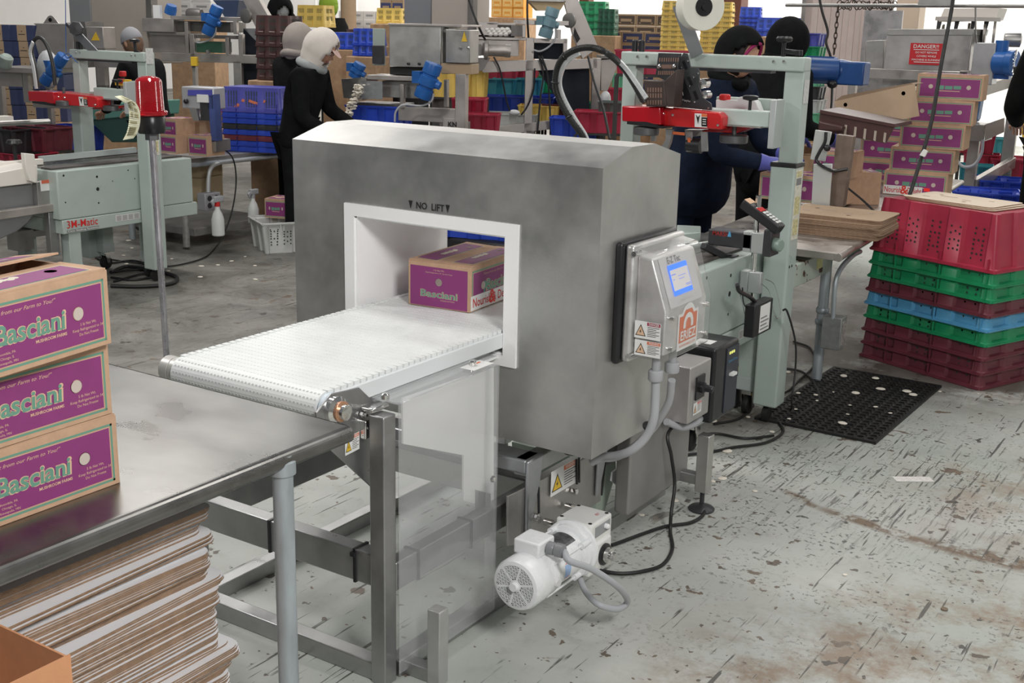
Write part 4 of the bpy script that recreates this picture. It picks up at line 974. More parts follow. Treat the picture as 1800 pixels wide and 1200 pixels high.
# red head
def facepoly(pts, y, th, name, m, par, bev=.003): return MB().slab([at(*q, y=y) for q in pts], (0, 1, 0), th).build(name, m, par, bev)
RD = REDP
rh = MB().slab([at(*q, y=4.84) for q in ((1159, 188), (1263, 198), (1270, 206), (1269, 228), (1161, 221))], (0, 1, 0), .13).build('red_cover', RD, sl_, .006, 3)
MB().slab([at(*q, y=4.80) for q in ((1093, 186), (1160, 188), (1162, 220), (1093, 213))], (0, 1, 0), .16).build('red_end_cover', mat('deep_red_plastic', (.42, .0, .008), .2, 0, 0, 8, 0, 0, 0, .5, .5), rh, .006, 3)
MB().slab([at(*q, y=4.93) for q in ((1268, 222), (1326, 222), (1295, 234), (1230, 231))], (0, 1, 0), .10).build('red_guard', RD, rh, .003)
mb = MB(); y_ = 4.838
def pq(mb, x0, y0, x1, y1, m, yy=y_): mb.quad([at(x0, y0, y=yy), at(x1, y0 + (x1 - x0) * .06, y=yy), at(x1, y1 + (x1 - x0) * .06, y=yy), at(x0, y1, y=yy)], m)
pq(mb, 1221, 199, 1243, 223, 0); pq(mb, 1233, 200, 1243, 205, 3, y_ - .001); pq(mb, 1233, 206, 1243, 222, 2, y_ - .001)
mb.slab([at(*q, y=y_ - .001) for q in ((1223, 201), (1227, 206), (1231, 201), (1229, 208), (1227, 218), (1225, 208))], (0, -1, 0), .0005, 2)
for k in range(3): pq(mb, 1235, 209 + k * 4, 1241, 210.5 + k * 4, 0, y_ - .002)
mb.build('cut_hazard_sticker', [WHITEST, YELLOW, INK, ORANGE], rh)
for px, py in ((1167, 200), (1183, 202), (1262, 220)):
    p = at(px, py, y=4.839); MB().lathe([(.007, 0), (.005, .005), (0, .006)], p, (0, -1, 0), 10).build('screw', CHROME, rh)
MB().slab([at(*q, y=4.80) for q in ((1102, 213), (1137, 214), (1162, 222), (1180, 222), (1165, 226), (1102, 218))], (0, 1, 0), .14).build('black_trim', BLACK, rh)
# tape head
th_ = MB().slab([at(*q, y=4.90) for q in ((1183, 188), (1188, 150), (1197, 100), (1201, 93), (1208, 94), (1212, 108), (1214, 118), (1228, 120), (1230, 128), (1229, 152), (1236, 172), (1250, 182), (1252, 194))], (0, 1, 0), .006).build('tape_head_plate', mat('gunmetal', (.10, .105, .11), .4, .6, .1, 9), sl_, .001)
for x, y in ((1204, 115), (1213, 143), (1223, 168)):
    a, b = at(x - 3, y - 8, y=4.898), at(x + 3, y + 7, y=4.898); MB().beam(a, b, .001, .014, up=(1, 0, 0)).build('plate_slot', BLACK, th_)
for px, py in ((1209, 107), (1197, 119), (1202, 123), (1219, 136), (1227, 129), (1212, 151), (1221, 179), (1190, 185), (1245, 190)):
    p = at(px, py, y=4.898); MB().lathe([(.005, 0), (.004, .004), (0, .005)], p, (0, -1, 0), 8).build('screw', CHROME, th_)
mb = MB(); mb.slab([at(*q, y=4.899) for q in ((1186, 170), (1194, 124), (1198, 124), (1215, 172), (1215, 181), (1186, 176))], (0, -1, 0), .0006, 0)
mb.tube([at(*q, y=4.897) for q in ((1197, 128), (1196, 136), (1201, 140), (1196, 150), (1199, 158), (1201, 168))], .0012, 4, 1)
mb.text('AccuGlide II Taping Head', .012, at(1201, 176, y=4.897), (1, 0, -.1), (0, 0, 1), 1, .02, width=.07)
mb.build('threading_diagram', [BLACK, mat('pale_line', (.5, .52, .52), .4)], th_)
gr = MB().slab([at(*q, y=4.86) for q in ((1157, 93), (1195, 94), (1187, 148), (1184, 150), (1152, 133))], (0, 1, 0), .02).build('head_guard', BLACKM, sl_, .002)
g2 = MB().slab([at(*q, y=4.78) for q in ((1131, 141), (1167, 143), (1172, 187), (1136, 187))], (0, 1, 0), .10).slab([at(*q, y=4.78) for q in ((1167, 143), (1190, 122), (1184, 188), (1172, 187))], (0, 1, 0), .08).build('head_guard', mat('rusty_black', (.07, .05, .045), .45, .3, .3, 9), sl_, .003)
for (x0, x1, y, yy) in [(1160, 1192, 105, 4.858), (1164, 1184, 117, 4.858), (1158, 1184, 128, 4.858)]:
    mb = MB(); n_ = 9
    for k in range(n_):
        x = x0 + (x1 - x0) * k / (n_ - 1); a, b = at(x, y - 3.5, y=yy), at(x - .5, y + 3.5, y=yy); mb.beam(a, b, .001, .006, up=(1, 0, 0))
    mb.build('vent_slots', mat('slot_brown', (.20, .12, .09), .6), gr)
for y in (158, 168, 180):
    mb = MB()
    for k in range(6):
        x = 1139 + k * 4.6; mb.beam(at(x, y - 4, y=4.779), at(x, y + 4, y=4.779), .001, .007, up=(1, 0, 0))
    mb.build('vent_slots', MATS['slot_brown'], g2)
for px, py in ((1159, 117), (1185, 117)): MB().lathe([(.010, 0), (.010, .005), (.005, .009)], at(px, py, y=4.857), (0, -1, 0), 12).build('guard_screw', CHROME, gr)
for px, py, r in ((1233, 147, .022), (1237, 167, .018)):
    p = at(px, py, y=4.90); MB().lathe([(.0, 0), (r * .5, 0), (r, -.004), (r, -.05)], p, (0, -1, 0), 20).build('guide_roller', CHROME, th_)
# pressing rollers below
for px, py, w in ((1290, 243, .062), (1136, 229, .058)):
    p = at(px, py, y=4.93 if px > 1200 else 4.85); MB().lathe([(w - .004, -.02), (w, -.016), (w, .012), (w - .006, .016), (.010, .018), (.010, .10)], p, (0, 0, 1), 28).build('compression_roller', mat('roller_grey', (.16, .16, .165), .35, .7), sl_)
pb5 = at(1289, 212, y=4.89); MB().box(-2.13, -1.93, 4.87, 4.91, at(1300, 220, y=4.89).z - .006, at(1300, 220, y=4.89).z + .002).build('roller_bracket', CHROME, sl_)
kp = at(1319, 176, y=4.93); MB().cyl((kp.x, 4.93, zc2), (kp.x, 4.93, kp.z), .007).lathe([(.012, 0), (.033, .005), (.034, .018), (.026, .022)], (kp.x, 4.93, kp.z - .002), (0, 0, 1), 12).build('clamp_knob', BLACK, sl_)
MB().slab([at(*q, y=4.92) for q in ((1203, 228), (1236, 228), (1222, 240), (1206, 242))], (0, 1, 0), .06).build('applicator_arm', FRAME, sl_)
p = at(1226, 256, y=4.90); q = MB().lathe([(.034, 0), (.034, .065)], p + Vector((-.045, 0, 0)), (1, 0, 0), 20).build('applicator_roller', BLACK, sl_)
for x in (1211, 1238): MB().beam(at(x, 232, y=4.88), at(x + 1, 266, y=4.88), .008, .03, up=(1, 0, 0)).build('roller_fork', FRAME, sl_)
MB().slab([at(*q, y=4.87) for q in ((1208, 242), (1213, 243), (1214, 256), (1210, 256))], (0, 1, 0), .01).build('blade_guard', ORANGE, sl_)
MB().slab([at(*q, y=4.84) for q in ((1170, 226), (1182, 228), (1178, 250), (1173, 262), (1160, 262), (1170, 245))], (0, 1, 0), .02).slab([at(*q, y=4.84) for q in ((1144, 226), (1153, 226), (1150, 248), (1144, 249))], (0, 1, 0), .02).build('roller_fork', FRAME, sl_)
mb = MB(); mb.slab([at(*q, y=4.85) for q in ((1183, 231), (1203, 233), (1203, 238), (1183, 236))], (0, 1, 0), .004); mb.build('lower_sticker', ORANGE, sl_)
# side guides on the bed
MB().box(-2.58, -2.52, SY0 - .3, SY1, .83, .875).build('side_guide', SAGE, sl_, .004)
gp = at(1210, 408, x=-2.2)
MB().slab([at(*q, z=.87) for q in ((1190, 395), (1232, 397), (1232, 408), (1190, 412))], (0, 0, -1), .045).build('guide_tip', SAGE, sl_, .004)
MB().tube([at(1188, 437, z=.84), at(1250, 427, z=.84), at(1252, 432, z=.82)], .012, 8).build('guide_edge', SAGE, sl_)
# crank handle
a, b = at(1236, 432, x=-2.04), at(1281, 455, x=-1.985)
MB().beam(a, b, .03, .028).build('crank_arm', BLACK, sl_, .004); MB().cyl(b + Vector((0, -.008, -.02)), b + Vector((0, -.008, .022)), .016).box(b.x - .05, b.x + .03, b.y - .03, b.y + .04, .765, .806).build('crank_block', BLACK, sl_, .003)
ex = at(1428, 465, x=-1.87)
CH = mat('chipped_sage', (.48, .54, .48), .45, 0, .0)
def chipped():
    m, nt, b = nodes('chipped_sage_paint'); tc = nt.nodes.new('ShaderNodeTexCoord'); n = nt.nodes.new('ShaderNodeTexNoise'); n.inputs['Scale'].default_value = 14; n.inputs['Detail'].default_value = 6; n.inputs['Roughness'].default_value = .6
    r = nt.nodes.new('ShaderNodeValToRGB'); r.color_ramp.interpolation = 'CONSTANT'; e = r.color_ramp.elements; e[0].position = 0; e[0].color = (.48, .54, .48, 1); e[1].position = .60; e[1].color = (.10, .05, .03, 1)
    nt.links.new(tc.outputs['Object'], n.inputs['Vector']); nt.links.new(n.outputs['Fac'], r.inputs[0]); nt.links.new(r.outputs[0], b.inputs['Base Color']); return m
CHP = chipped()
exb = MB().box(-2.42, -1.87, 5.25, 5.80, .585, .695).build('exit_bed', CHP, sl_, .006, 3)
MB().lathe([(.0, 0), (.030, 0)], (-1.8695, 5.62, .66), (1, 0, 0), 20).cbox((-1.8693, 5.62, .665), (.001, .08, .075)).build('yellow_mark', mat('yellow_mark', (.62, .62, .30), .6, 0, .2, 30), exb)
for k in range(5): MB().cyl((-2.38, 5.26 + k * .02, .70), (-1.90, 5.26 + k * .02, .70), .009, n=12).build('exit_roller', FRAME, exb)
# hose loop
hp = [at(*q, y=4.35) for q in ((1030, 255), (1022, 236), (1000, 206), (982, 172), (976, 145), (980, 118), (993, 98), (1015, 86), (1042, 84), (1070, 95), (1094, 117), (1113, 145), (1131, 178))]
hp[-1] = at(1131, 178, y=4.78); hp[-2] = at(1113, 145, y=4.62); hp[-3] = at(1094, 117, y=4.5)
ho = MB().tube(hp, .0115, 10, 0, 8).build('corrugated_hose', mat('hose_black', (.03, .03, .03), .4, 0, 0), sl_)
cc = catmull(hp, 14); mb = MB()
for i in range(0, len(cc) - 1):
    d = (cc[i+1] - cc[i]).normalized(); mb.lathe([(.0115, -.0015), (.0145, 0), (.0115, .0015)], cc[i], d, 8, close=False)
mb.build('hose_rings', MATS['hose_black'], ho)
bp_ = [at(*q, y=4.36) for q in ((1035, 256), (1027, 236), (1008, 206), (990, 172), (983, 146), (988, 122), (1000, 104), (1018, 93))]; mb = MB()
cc = catmull(bp_, 6)
for i in range(len(cc) - 1): mb.beam(cc[i], cc[i+1] + (cc[i+1] - cc[i]) * .1, .012, .020, up=(1, 0, 0))
mb.build('hose_spring_band', mat('band_white', (.72, .74, .74), .3, .3), ho); mb = MB()
b2_ = [at(*q, y=4.45) for q in ((1050, 88), (1066, 92), (1082, 102), (1100, 120), (1118, 145), (1136, 172))]; cc = catmull(b2_, 6)
for i in range(len(cc) - 1): mb.beam(cc[i], cc[i+1] + (cc[i+1] - cc[i]) * .1, .012, .016, up=(1, 0, 0))
mb.build('hose_spring_band', mat('band_white', (.72, .74, .74), .3, .3), ho)
for i in (2, 4, 6): MB().lathe([(.016, -.003), (.018, 0), (.016, .003)], hp[i], hp[i+1] - hp[i]).build('cable_tie', BLACK, ho)
# print coder on its rod (its own machine, clamped to the sealer)
cd = thing('print_coder', 'black ink-jet print head and keypad controller, marked MARSH, clamped to a steel rod', 'coder', (-1.86, 4.75, .5))
r0, r1 = at(1320, 528, x=-1.87), at(1337, 343, x=-1.87)
MB().tube([r0, Vector((r0.x, r0.y, r1.z))], .0125, 16).build('rod', CHROME, cd)
rx, ry = r0.x, r0.y
r1z = r1.z
CLM = mat('clamp_grey', (.50, .52, .51), .4, .5)
def zrod(py): return at(1325, py, x=-1.87).z
for py0, py1 in ((408, 443), (475, 510)):
    z1, z0 = zrod(py0), zrod(py1)
    MB().box(rx - .045, rx - .008, ry - .03, ry + .02, z0, z1).box(rx - .006, rx + .05, ry - .035, ry - .005, z0, z1).build('clamp', CLM, cd, .003)
a = at(1247, 400, y=ry - .02); b = at(1318, 440, y=ry - .02)
hd = MB().box(a.x, b.x + .01, ry - .03, ry + .06, b.z + .004, a.z - .004).build('print_head', BLACKM, cd, .006, 3)
mb = MB(); p = at(1267, 411, y=ry - .031); mb.text('MARSH', .028, (p.x, ry - .032, p.z), (1, 0, 0), (0, 0, 1), 0, .008, width=.075); p = at(1282, 411, y=ry - .031)
mb.slab([(p.x - .008, ry - .032, p.z - .012), (p.x + .010, ry - .032, p.z - .012), (p.x + .006, ry - .032, p.z + .006), (p.x, ry - .032, p.z + .014)], (0, -1, 0), .0005, 1); mb.build('maker_name', [mat('dark_red_ink', (.4, .03, .02), .5), CYANC], hd)
a, b = at(1308, 356, y=ry - .01), at(1372, 404, y=ry - .01); d = (b - a)
kb = MB().beam(a, b, .07, .042, 0).build('keypad_controller', BLACK, cd, .008, 3)
up_ = Vector((0, 0, 1)); u = d.normalized(); rgt = u.cross(up_).normalized(); un = rgt.cross(u)
mb = MB()
for k in range(5):
    for j in range(2):
        c = a + d * (.52 + k * .085) + un * .022 + rgt * (-.015 + j * .028); T = Matrix((rgt, u, un)).transposed().to_4x4(); T.translation = c; mb.box(-.010, .010, -.006, .006, 0, .002, 0, T)
T = Matrix((rgt, u, un)).transposed().to_4x4(); T.translation = a + d * .40 + un * .0215; mb.box(-.03, .03, -.012, .012, 0, .001, 1, T)
T = T.copy(); T.translation = a + d * .07 + un * .0215; mb.box(-.03, .03, -.012, .02, 0, .001, 2, T)
mb.build('keys', [WHITEST, REDINK, CREAM], kb)
z1 = zrod(405); MB().box(rx + .05, rx + .085, ry - .04, ry + .06, zrod(446), z1 + .01).build('bracket', BLACKM, cd, .003)
MB().lathe([(.028, 0), (.028, .03), (.022, .036)], (rx + .085, ry - .0, zrod(426)), (1, -.3, 0), 24).build('end_knob', mat('knob_green', (.25, .33, .28), .35), cd)
ps = thing('power_supply', 'small black power supply with white rating label hanging by cables on the sealer column', 'power supply', at(1352, 560, x=-1.79))
a = at(1330, 533, x=-1.78); b = at(1376, 556, x=-1.78)
pb = MB().box(-1.81, -1.765, a.y - .05, a.y + .15, b.z - .02, a.z).build('adapter_body', BLACK, ps, .004)
mb = MB(); mb.box(-1.765, -1.7645, a.y + .01, a.y + .12, b.z - .01, a.z - .012, 0)
for k in range(4): mb.box(-1.7645, -1.764, a.y + .02, a.y + .11 - .02 * (k % 2), b.z + .0 + k * .016, b.z + .006 + k * .016, 1)
mb.build('rating_label', [WHITEST, GREYINK], ps)
MB().tube([at(*q, x=-1.80) for q in ((1296, 500), (1300, 512), (1318, 522), (1335, 538))], .009, 8, 0, 5).build('cable_bundle', BLACK, ps)
MB().tube([at(*q, x=-1.80) for q in ((1305, 505), (1308, 535), (1325, 547), (1336, 548))], .003, 6, 0, 5).build('cable_loop', BLACK, ps)
MB().tube([at(*q, x=-1.82) for q in ((1300, 512), (1312, 560), (1318, 550), (1320, 520))], .002, 6, 0, 5).build('thin_cable_loop', GREYPVC, ps)
MB().tube([at(1376, 545, x=-1.76), at(1384, 548, x=-1.74), at(1398, 600, x=-1.72), at(1398, 650, x=-1.72), at(1392, 700, x=-1.70), at(1390, 720, z=.01), at(1370, 745, z=.01)], .0045, 6, 0, 6).build('power_cable', RUBBER, ps)
MB().tube([at(*q, x=-1.79) for q in ((1338, 498), (1352, 512), (1360, 545), (1366, 560), (1372, 548), (1362, 502), (1345, 490))], .0015, 5, 0, 5).build('hanging_wire', CHROME, ps)
# ---------------------------------------------------------------- the left line's sealer
sl2 = dup(sl_, (-2.2 - 4.42, 4.8 + .38, .03), 0, 'sage green case sealer with red head, marked 3M-Matic, in the left background')
SHIFT = Vector((-4.42, .38, .03))
DROP = ('tape_roll', 'tape_arm', 'arm_head', 'corrugated_hose', 'head_guard', 'star_knob')
sl2.location.z = 0
sl2.location = (-6.62 - .113, 5.18 - .074, 0)
O0 = Vector((-2.2, 4.8, 0))
def kid(root, names): return [c for c in COL.objects if c.parent == root and c.name.split('.')[0] in names]
def kill(o):
    for c in [k for k in COL.objects if k.parent == o]: kill(c)
    bpy.data.objects.remove(o)
for c in kid(sl2, ('tape_roll', 'corrugated_hose', 'head_guard', 'exit_bed', 'side_guide', 'guide_tip', 'guide_edge', 'crank_arm', 'crank_block', 'tape_head_plate', 'applicator_arm', 'applicator_roller', 'roller_fork', 'blade_guard', 'lower_sticker', 'switch_cover')): kill(c)
for c in [k for k in COL.objects if k.parent and k.parent.parent == sl2 and k.name.split('.')[0] in ('tape_arm', 'arm_head', 'star_knob')]: kill(c)
def adj(c, dz=0, s=(1, 1, 1), piv=(0, 0, 0), d=(0, 0, 0)):
    pv = Vector(piv) - O0; c.scale = s; c.location = Vector((pv.x * (1 - s[0]) + d[0], pv.y * (1 - s[1]) + d[1], pv.z * (1 - s[2]) + dz + d[2]))
for c in kid(sl2, ('top_bar',)): adj(c, -.12, (.86, 1, 1), (-1.80, 5, 1.6))
for c in kid(sl2, ('column',)):
    for q in [k for k in COL.objects if k.parent == c and k.name.startswith('inner_column')]: adj(q, -.12)
for c in kid(sl2, ('column', 'bare_patch')):
    pass
cl_ = sorted(kid(sl2, ('column',)), key=lambda o: o.name)
adj(cl_[1], 0, (1, 1, 1), (0, 0, 0), (.12, 0, 0))
for c in kid(sl2, ('head_arm', 'arm_bracket', 'rear_arm', 'stop_button', 'roller_bracket', 'clamp_knob', 'compression_roller')): adj(c, -.13)
for c in kid(sl2, ('red_cover',)): adj(c, -.17, (1.45, 1, 1), (-2.2, 4.9, 1.35), (-.06, 0, 0))
for c in kid(sl2, ('body', 'skirt', 'drive_belt', 'slide_plate')): adj(c, 0, (1, 1.28, 1.0), (-2.2, SY0, 0))
S2 = Vector(sl2.location) - O0
def atl(px, py, y): return at(px, py, y=y + S2.y)
WORLD[sl2.name] = Vector(sl2.location)
aw = MB(); a0, a1 = atl(172, 98, 4.99), atl(125, 48, 4.99)
aw.beam(a0, a1, .008, .06, up=(1, 0, 0)); aw.build('tape_arm', mat('arm_grey', (.33, .34, .35)), sl2)
MB().lathe([(.0, -.03), (.045, -.03), (.05, 0), (.045, .03), (.0, .035)], atl(134, 50, 4.95), (.7, -.7, 0), 7).build('tape_hub', BLACKM, sl2)
MB().beam(atl(119, 42, 4.95), atl(127, 50, 4.95), .03, .02).build('hub_lever', BLACKM, sl2)
p = [atl(*q, 4.90) for q in ((66, 155), (62, 120), (56, 92), (58, 75), (66, 66), (76, 70), (86, 88), (93, 115), (97, 150))]
MB().tube(p, .013, 10, 0, 6).build('corrugated_hose', MATS['hose_black'], sl2)
cc = catmull([atl(*q, 4.87) for q in ((64, 156), (59, 120), (53, 92), (58, 74))], 5); mb = MB()
for i in range(len(cc) - 1): mb.beam(cc[i], cc[i+1], .01, .024, up=(1, 0, 0))
mb.build('hose_spring_band', MATS['band_white'], sl2)
kp2 = atl(237, 75, 5.0); MB().cyl((kp2.x, kp2.y, kp2.z - .09), kp2, .010).lathe([(.012, 0), (.032, .005), (.032, .02), (.02, .026)], kp2, (0, 0, 1), 9).cyl((kp2.x, kp2.y, kp2.z - .05), (kp2.x + .06, kp2.y, kp2.z - .07), .008).build('star_knob', BLACK, sl2)
bs_ = MB().tube([atl(115, 0, 4.95), atl(116, 92, 4.95)], .003, 5).tube([atl(*q, 4.95) for q in ((105, 105), (112, 98), (120, 94), (128, 102), (136, 110))], .003, 5, 0, 4).tube([atl(*q, 4.95) for q in ((112, 92), (118, 102), (126, 98))], .005, 5, 0, 4)
bs_.build('blue_cord', mat('blue_twine', (.04, .12, .35), .7), sl2)
es = MB().box(-.05, .05, -.03, .03, 0, .04, 0).lathe([(.012, .04), (.012, .065)], m=1).lathe([(.020, .06), (.024, .065), (.024, .09), (.018, .095)], m=2)
q = atl(217, 150, 5.15); T_ = Matrix.Translation(q); es.v = [T_ @ v for v in es.v]
es.build('stop_button_box', [YELLOW, BLACK, REDINK], sl2)
# ================================================================ harvest crates
def crate_mesh(name, L, W, Hh, color, inv=False, holes=True, detail=1, pockets=3, slots=False):
    """open plastic crate; inv = standing upside down (rim on the ground)"""
    def loop(s, ind):
        a, b = L / 2 * s, W / 2 * s; pts = []
        def side(x0, y0, x1, y1, n, k):
            d = Vector((x1 - x0, y1 - y0, 0)); Lg = d.length; d.normalize(); nn = Vector((-d.y, d.x, 0)); p0 = Vector((x0, y0, 0)); out = []
            full = (W if k % 2 == 0 else L) - .04; seg = full / n
            for i in range(n):
                c = Lg / 2 + (i + .5 - n / 2) * seg; w = seg * .27
                for t, e in ((c - w - .012, 0), (c - w, 1), (c + w, 1), (c + w + .012, 0)): out.append(p0 + d * t + nn * ind * e)
            return out
        r = .02
        cor = [(a, b), (-a, b), (-a, -b), (a, -b)]
        S = [side(a, -b + r, a, b - r, 2, 0), side(a - r, b, -a + r, b, pockets, 1), side(-a, b - r, -a, -b + r, 2, 0), side(-a + r, -b, a - r, -b, pockets, 1)]
        for i, sd in enumerate(S):
            pts += sd; cx, cy = (cor[0], cor[1], cor[2], cor[3])[i]
            sx, sy = (1 if cx > 0 else -1), (1 if cy > 0 else -1)
            cen = Vector((cx - sx * r, cy - sy * r, 0)); base = (0, 1, 2, 3)[i] * PI / 2
            for k in range(4): an = base + k * PI / 6; pts.append(cen + Vector((r * math.cos(an), r * math.sin(an), 0)))
        return pts
    mb = MB()
    Z = (lambda z: Hh - z) if inv else (lambda z: z)
    lv = [(0, .90, .016), (.006, .905, .017), (Hh - .022, .982, .017), (Hh - .017, 1.0, 0), (Hh, 1.0, 0)] if slots is False else [(0, .93, .004), (Hh - .04, .985, .004), (Hh - .035, 1, 0), (Hh, 1, 0)]
    loops = [[Vector((p.x, p.y, Z(z))) for p in loop(s, ind)] for z, s, ind in lv]; n = len(loops[0])
    vs = [v for l in loops for v in l]
    fs = [(i * n + k, i * n + (k + 1) % n, (i + 1) * n + (k + 1) % n, (i + 1) * n + k) for i in range(len(lv) - 1) for k in range(n)] + [tuple(range(n))]
    # inner shell, 4 mm in
    inn = [[Vector((p.x * (1 - .008 / L), p.y * (1 - .008 / W), p.z + ((-.004 if inv else .004) if j == 0 else 0))) for p in l] for j, l in enumerate(loops)]
    b0 = len(vs); vs += [v for l in inn for v in l]
    fs += [(b0 + i * n + k, b0 + (i + 1) * n + k, b0 + (i + 1) * n + (k + 1) % n, b0 + i * n + (k + 1) % n) for i in range(len(lv) - 1) for k in range(n)] + [tuple(b0 + k for k in range(n - 1, -1, -1))]
    t = (len(lv) - 1) * n; fs += [(t + k, t + (k + 1) % n, b0 + t + (k + 1) % n, b0 + t + k) for k in range(n)]
    mb.add(vs, fs, 0)
    # rim lips and ribs
    for z in (Hh - .006,):
        for sx in (-1, 1): mb.box(sx * L / 2 - .005, sx * L / 2 + .005, -W / 2 + .01, W / 2 - .01, Z(z) - .004, Z(z) + .004)
        for sy in (-1, 1): mb.box(-L / 2 + .01, L / 2 - .01, sy * W / 2 - .005, sy * W / 2 + .005, Z(z) - .004, Z(z) + .004)
    for i in range(pockets + 1 + (pockets - 1)):
        x = -L / 2 + .04 + i * (L - .08) / (2 * pockets - 1)
        if i % 2 == 1:
            for sy in (-1, 1): mb.box(x - .0025, x + .0025, sy * W / 2 - .006, sy * W / 2 + .006, min(Z(Hh - .07), Z(Hh)), max(Z(Hh - .07), Z(Hh)))
    if holes:
        for sy in (-1, 1):
            for i in range(pockets * 2 - 1):
                x = -L / 2 + (i + 1) * L / (pockets * 2)
                pk = i % 2 == 0
                pat = ((-1, .30), (0, .31), (1, .30), (-1, .38), (1, .38), (-1, .46), (0, .47), (1, .46), (-1, .58), (0, .62), (1, .58), (-1, .70), (1, .70)) if not pk else ((-1, .28), (0, .28), (1, .28), (-1, .36), (1, .36), (-1, .44), (1, .44), (-1, .52), (0, .52), (1, .52), (-.9, .63), (.9, .63), (-.9, .72), (.9, .72))
                for u, f in pat:
                    zz = Hh * (1 - f) if not inv else Hh * f; zz = Hh * f
                    zr = Hh - Hh * f; zl = zr if not inv else Hh * f
                    s = .90 + .085 * (zr / Hh) ; ind = (.0145 if pk else 0)
                    # position on the tapered wall
                    zt_ = Hh - (Hh * f); sc = .905 + .077 * min(1, zt_ / (Hh - .022))
                    y = sy * (W / 2 * sc - (ind if pk else 0) + .0012)
                    mb.lathe([(0, 0), (.006, 0)], (x + u * .026, y, Z(zt_)), (0, sy, 0), 8, 1)
        for i in range(pockets):
            for sy in (-1, 1):
                x = -L / 2 + (i + .5) * L / pockets
                for u in (-.03, .03): mb.lathe([(0, 0), (.0055, 0)], (x + u, sy * (W / 2 * .968 - .0155), Z(Hh - .055)), (0, sy, 0), 8, 1)
    if slots:
        for sy in (-1, 1):
            for i in range(pockets):
                x0 = -L / 2 + (i + .5) * L / pockets
                for r_ in range(2):
                    for k in range(5):
                        zz = Hh * (.25 + r_ * .34); mb.cbox((x0 + (k - 2) * .02, sy * (W / 2 * (.93 + .055 * zz / Hh) - .004 + .003), Z(zz)), (.006, .003, Hh * .2), (0, 0, 0), 1)
        for sx in (-1, 1):
            for r_ in range(2):
                for k in range(7):
                    zz = Hh * (.25 + r_ * .34); mb.cbox((sx * (L / 2 * (.93 + .055 * zz / Hh) + .001), (k - 3) * .025, Z(zz)), (.003, .006, Hh * .2), (0, 0, 0), 1)
    o = mb.build(name, [color, mat('crate_hole', (.02, .05, .045), .8)], origin=(0, 0, 0))
    return o
# the right stack: nine crates turned upside down
CL_, CW_ = .775, .46
ctr = Vector((-1.53, 6.40, 0)); an = math.atan2(-.30, .74) + .02
pR = at(1724, 688, z=0); pL = at(1507, 624, z=0); d = (pR - pL); an = math.atan2(d.y, d.x); un = Vector((-math.sin(an), math.cos(an), 0)); uu = Vector((math.cos(an), math.sin(an), 0))
CL_ = d.length - .015; cc0 = (pR + pL) / 2 + un * CW_ / 2
print('crate stack', cc0, an, CL_)
proto = crate_mesh('harvest_crate', CL_, CW_, .29, MAROON, inv=True)
proto.location = (cc0.x, cc0.y, 0); proto.rotation_euler = (0, 0, an)
GR = 'harvest crates stacked upside down on the floor'
tag(proto, 'dark maroon harvest crate on the floor, lowest of the stack by the black mat', 'crate', GR)
stackdef = [(MAROON, 'dark maroon harvest crate, second from the floor in the stack by the mat'), (MAROON, 'dark maroon harvest crate, third from the floor, just under a green one'),
            (GREENC, 'green harvest crate directly under the light blue one in the tall stack'), (CYANC, 'light blue harvest crate, the only blue one in the stack by the mat'),
            (MAROON, 'maroon harvest crate between the light blue and the green ones by the black mat'), (GREENC, 'green harvest crate resting on a maroon one, upper half of the stack'),
            (GREENC, 'green harvest crate directly under the crimson top crate by the black mat'), (REDC, 'crimson harvest crate on top of the tall stack, with cardboard flats lying on it')]
sp_ = .0755
for k, (c, lb) in enumerate(stackdef):
    r = random.Random(k)
    dup(proto, (cc0.x + r.uniform(-.002, .002), cc0.y + r.uniform(-.002, .002), sp_ * (k + 1)), an + r.uniform(-.003, .003), lb, {'maroon_crate': c})
ztop = sp_ * 8 + .29
def flatboard(name, L, W, t, m, notches=True):
    mb = MB(); pts = []
    for cx, cy, a0 in ((L/2 - .03, W/2 - .03, 0), (-L/2 + .03, W/2 - .03, PI/2), (-L/2 + .03, -W/2 + .03, PI), (L/2 - .03, -W/2 + .03, 3*PI/2)):
        for k in range(4): a = a0 + k * PI / 6; pts.append((cx + .03 * math.cos(a), cy + .03 * math.sin(a)))
    if notches: pts[4:4] = [(L * .22, W/2), (L * .20, W/2 - .012), (L * .18, W/2)] if False else []
    mb.prism(pts, 2, 0, t, 1); n = len(pts); mb.m[0] = 0; mb.m[1] = 0
    if notches:
        for a, b, w in ((-.10, .02, .10), (.05, -.03, .05), (.16, .05, .03), (-.2, -.06, .04)): mb.box(a * L / .6 - w / 2, a * L / .6 + w / 2, b - .006, b + .006, t, t + .0004, 2)
        mb.lathe([(0, 0), (.012, 0)], (-L * .3, .06, t + .0005), (0, 0, 1), 12, 1); mb.lathe([(0, 0), (.012, 0)], (L * .12, -.09, t + .0005), (0, 0, 1), 12, 1)
    return mb.build(name, m, origin=(0, 0, 0))
fb = flatboard('card_flat', .52, .33, .005, [mat('bright_kraft', (.78, .66, .52), .7, 0, .05, 20), KRAFTD, mat('kraft_print', (.30, .20, .13), .8)])
for k in range(3):
    o = fb if k == 0 else fb.copy()
    if k: COL.objects.link(o)
    o.location = (cc0.x + .02 - k * .015 + (.0), cc0.y + .0 + k * .012, ztop + .002 + k * .0055); o.rotation_euler = (0, 0, an + .03 + k * .03)
    tag(o, ['lowest of the three cardboard flats lying on the crimson crate', 'middle one of the three cardboard flats lying on the crimson crate', 'topmost cardboard flat lying bright side up on the crimson crate'][k], 'cardboard flat', 'cardboard flats on the crimson crate')
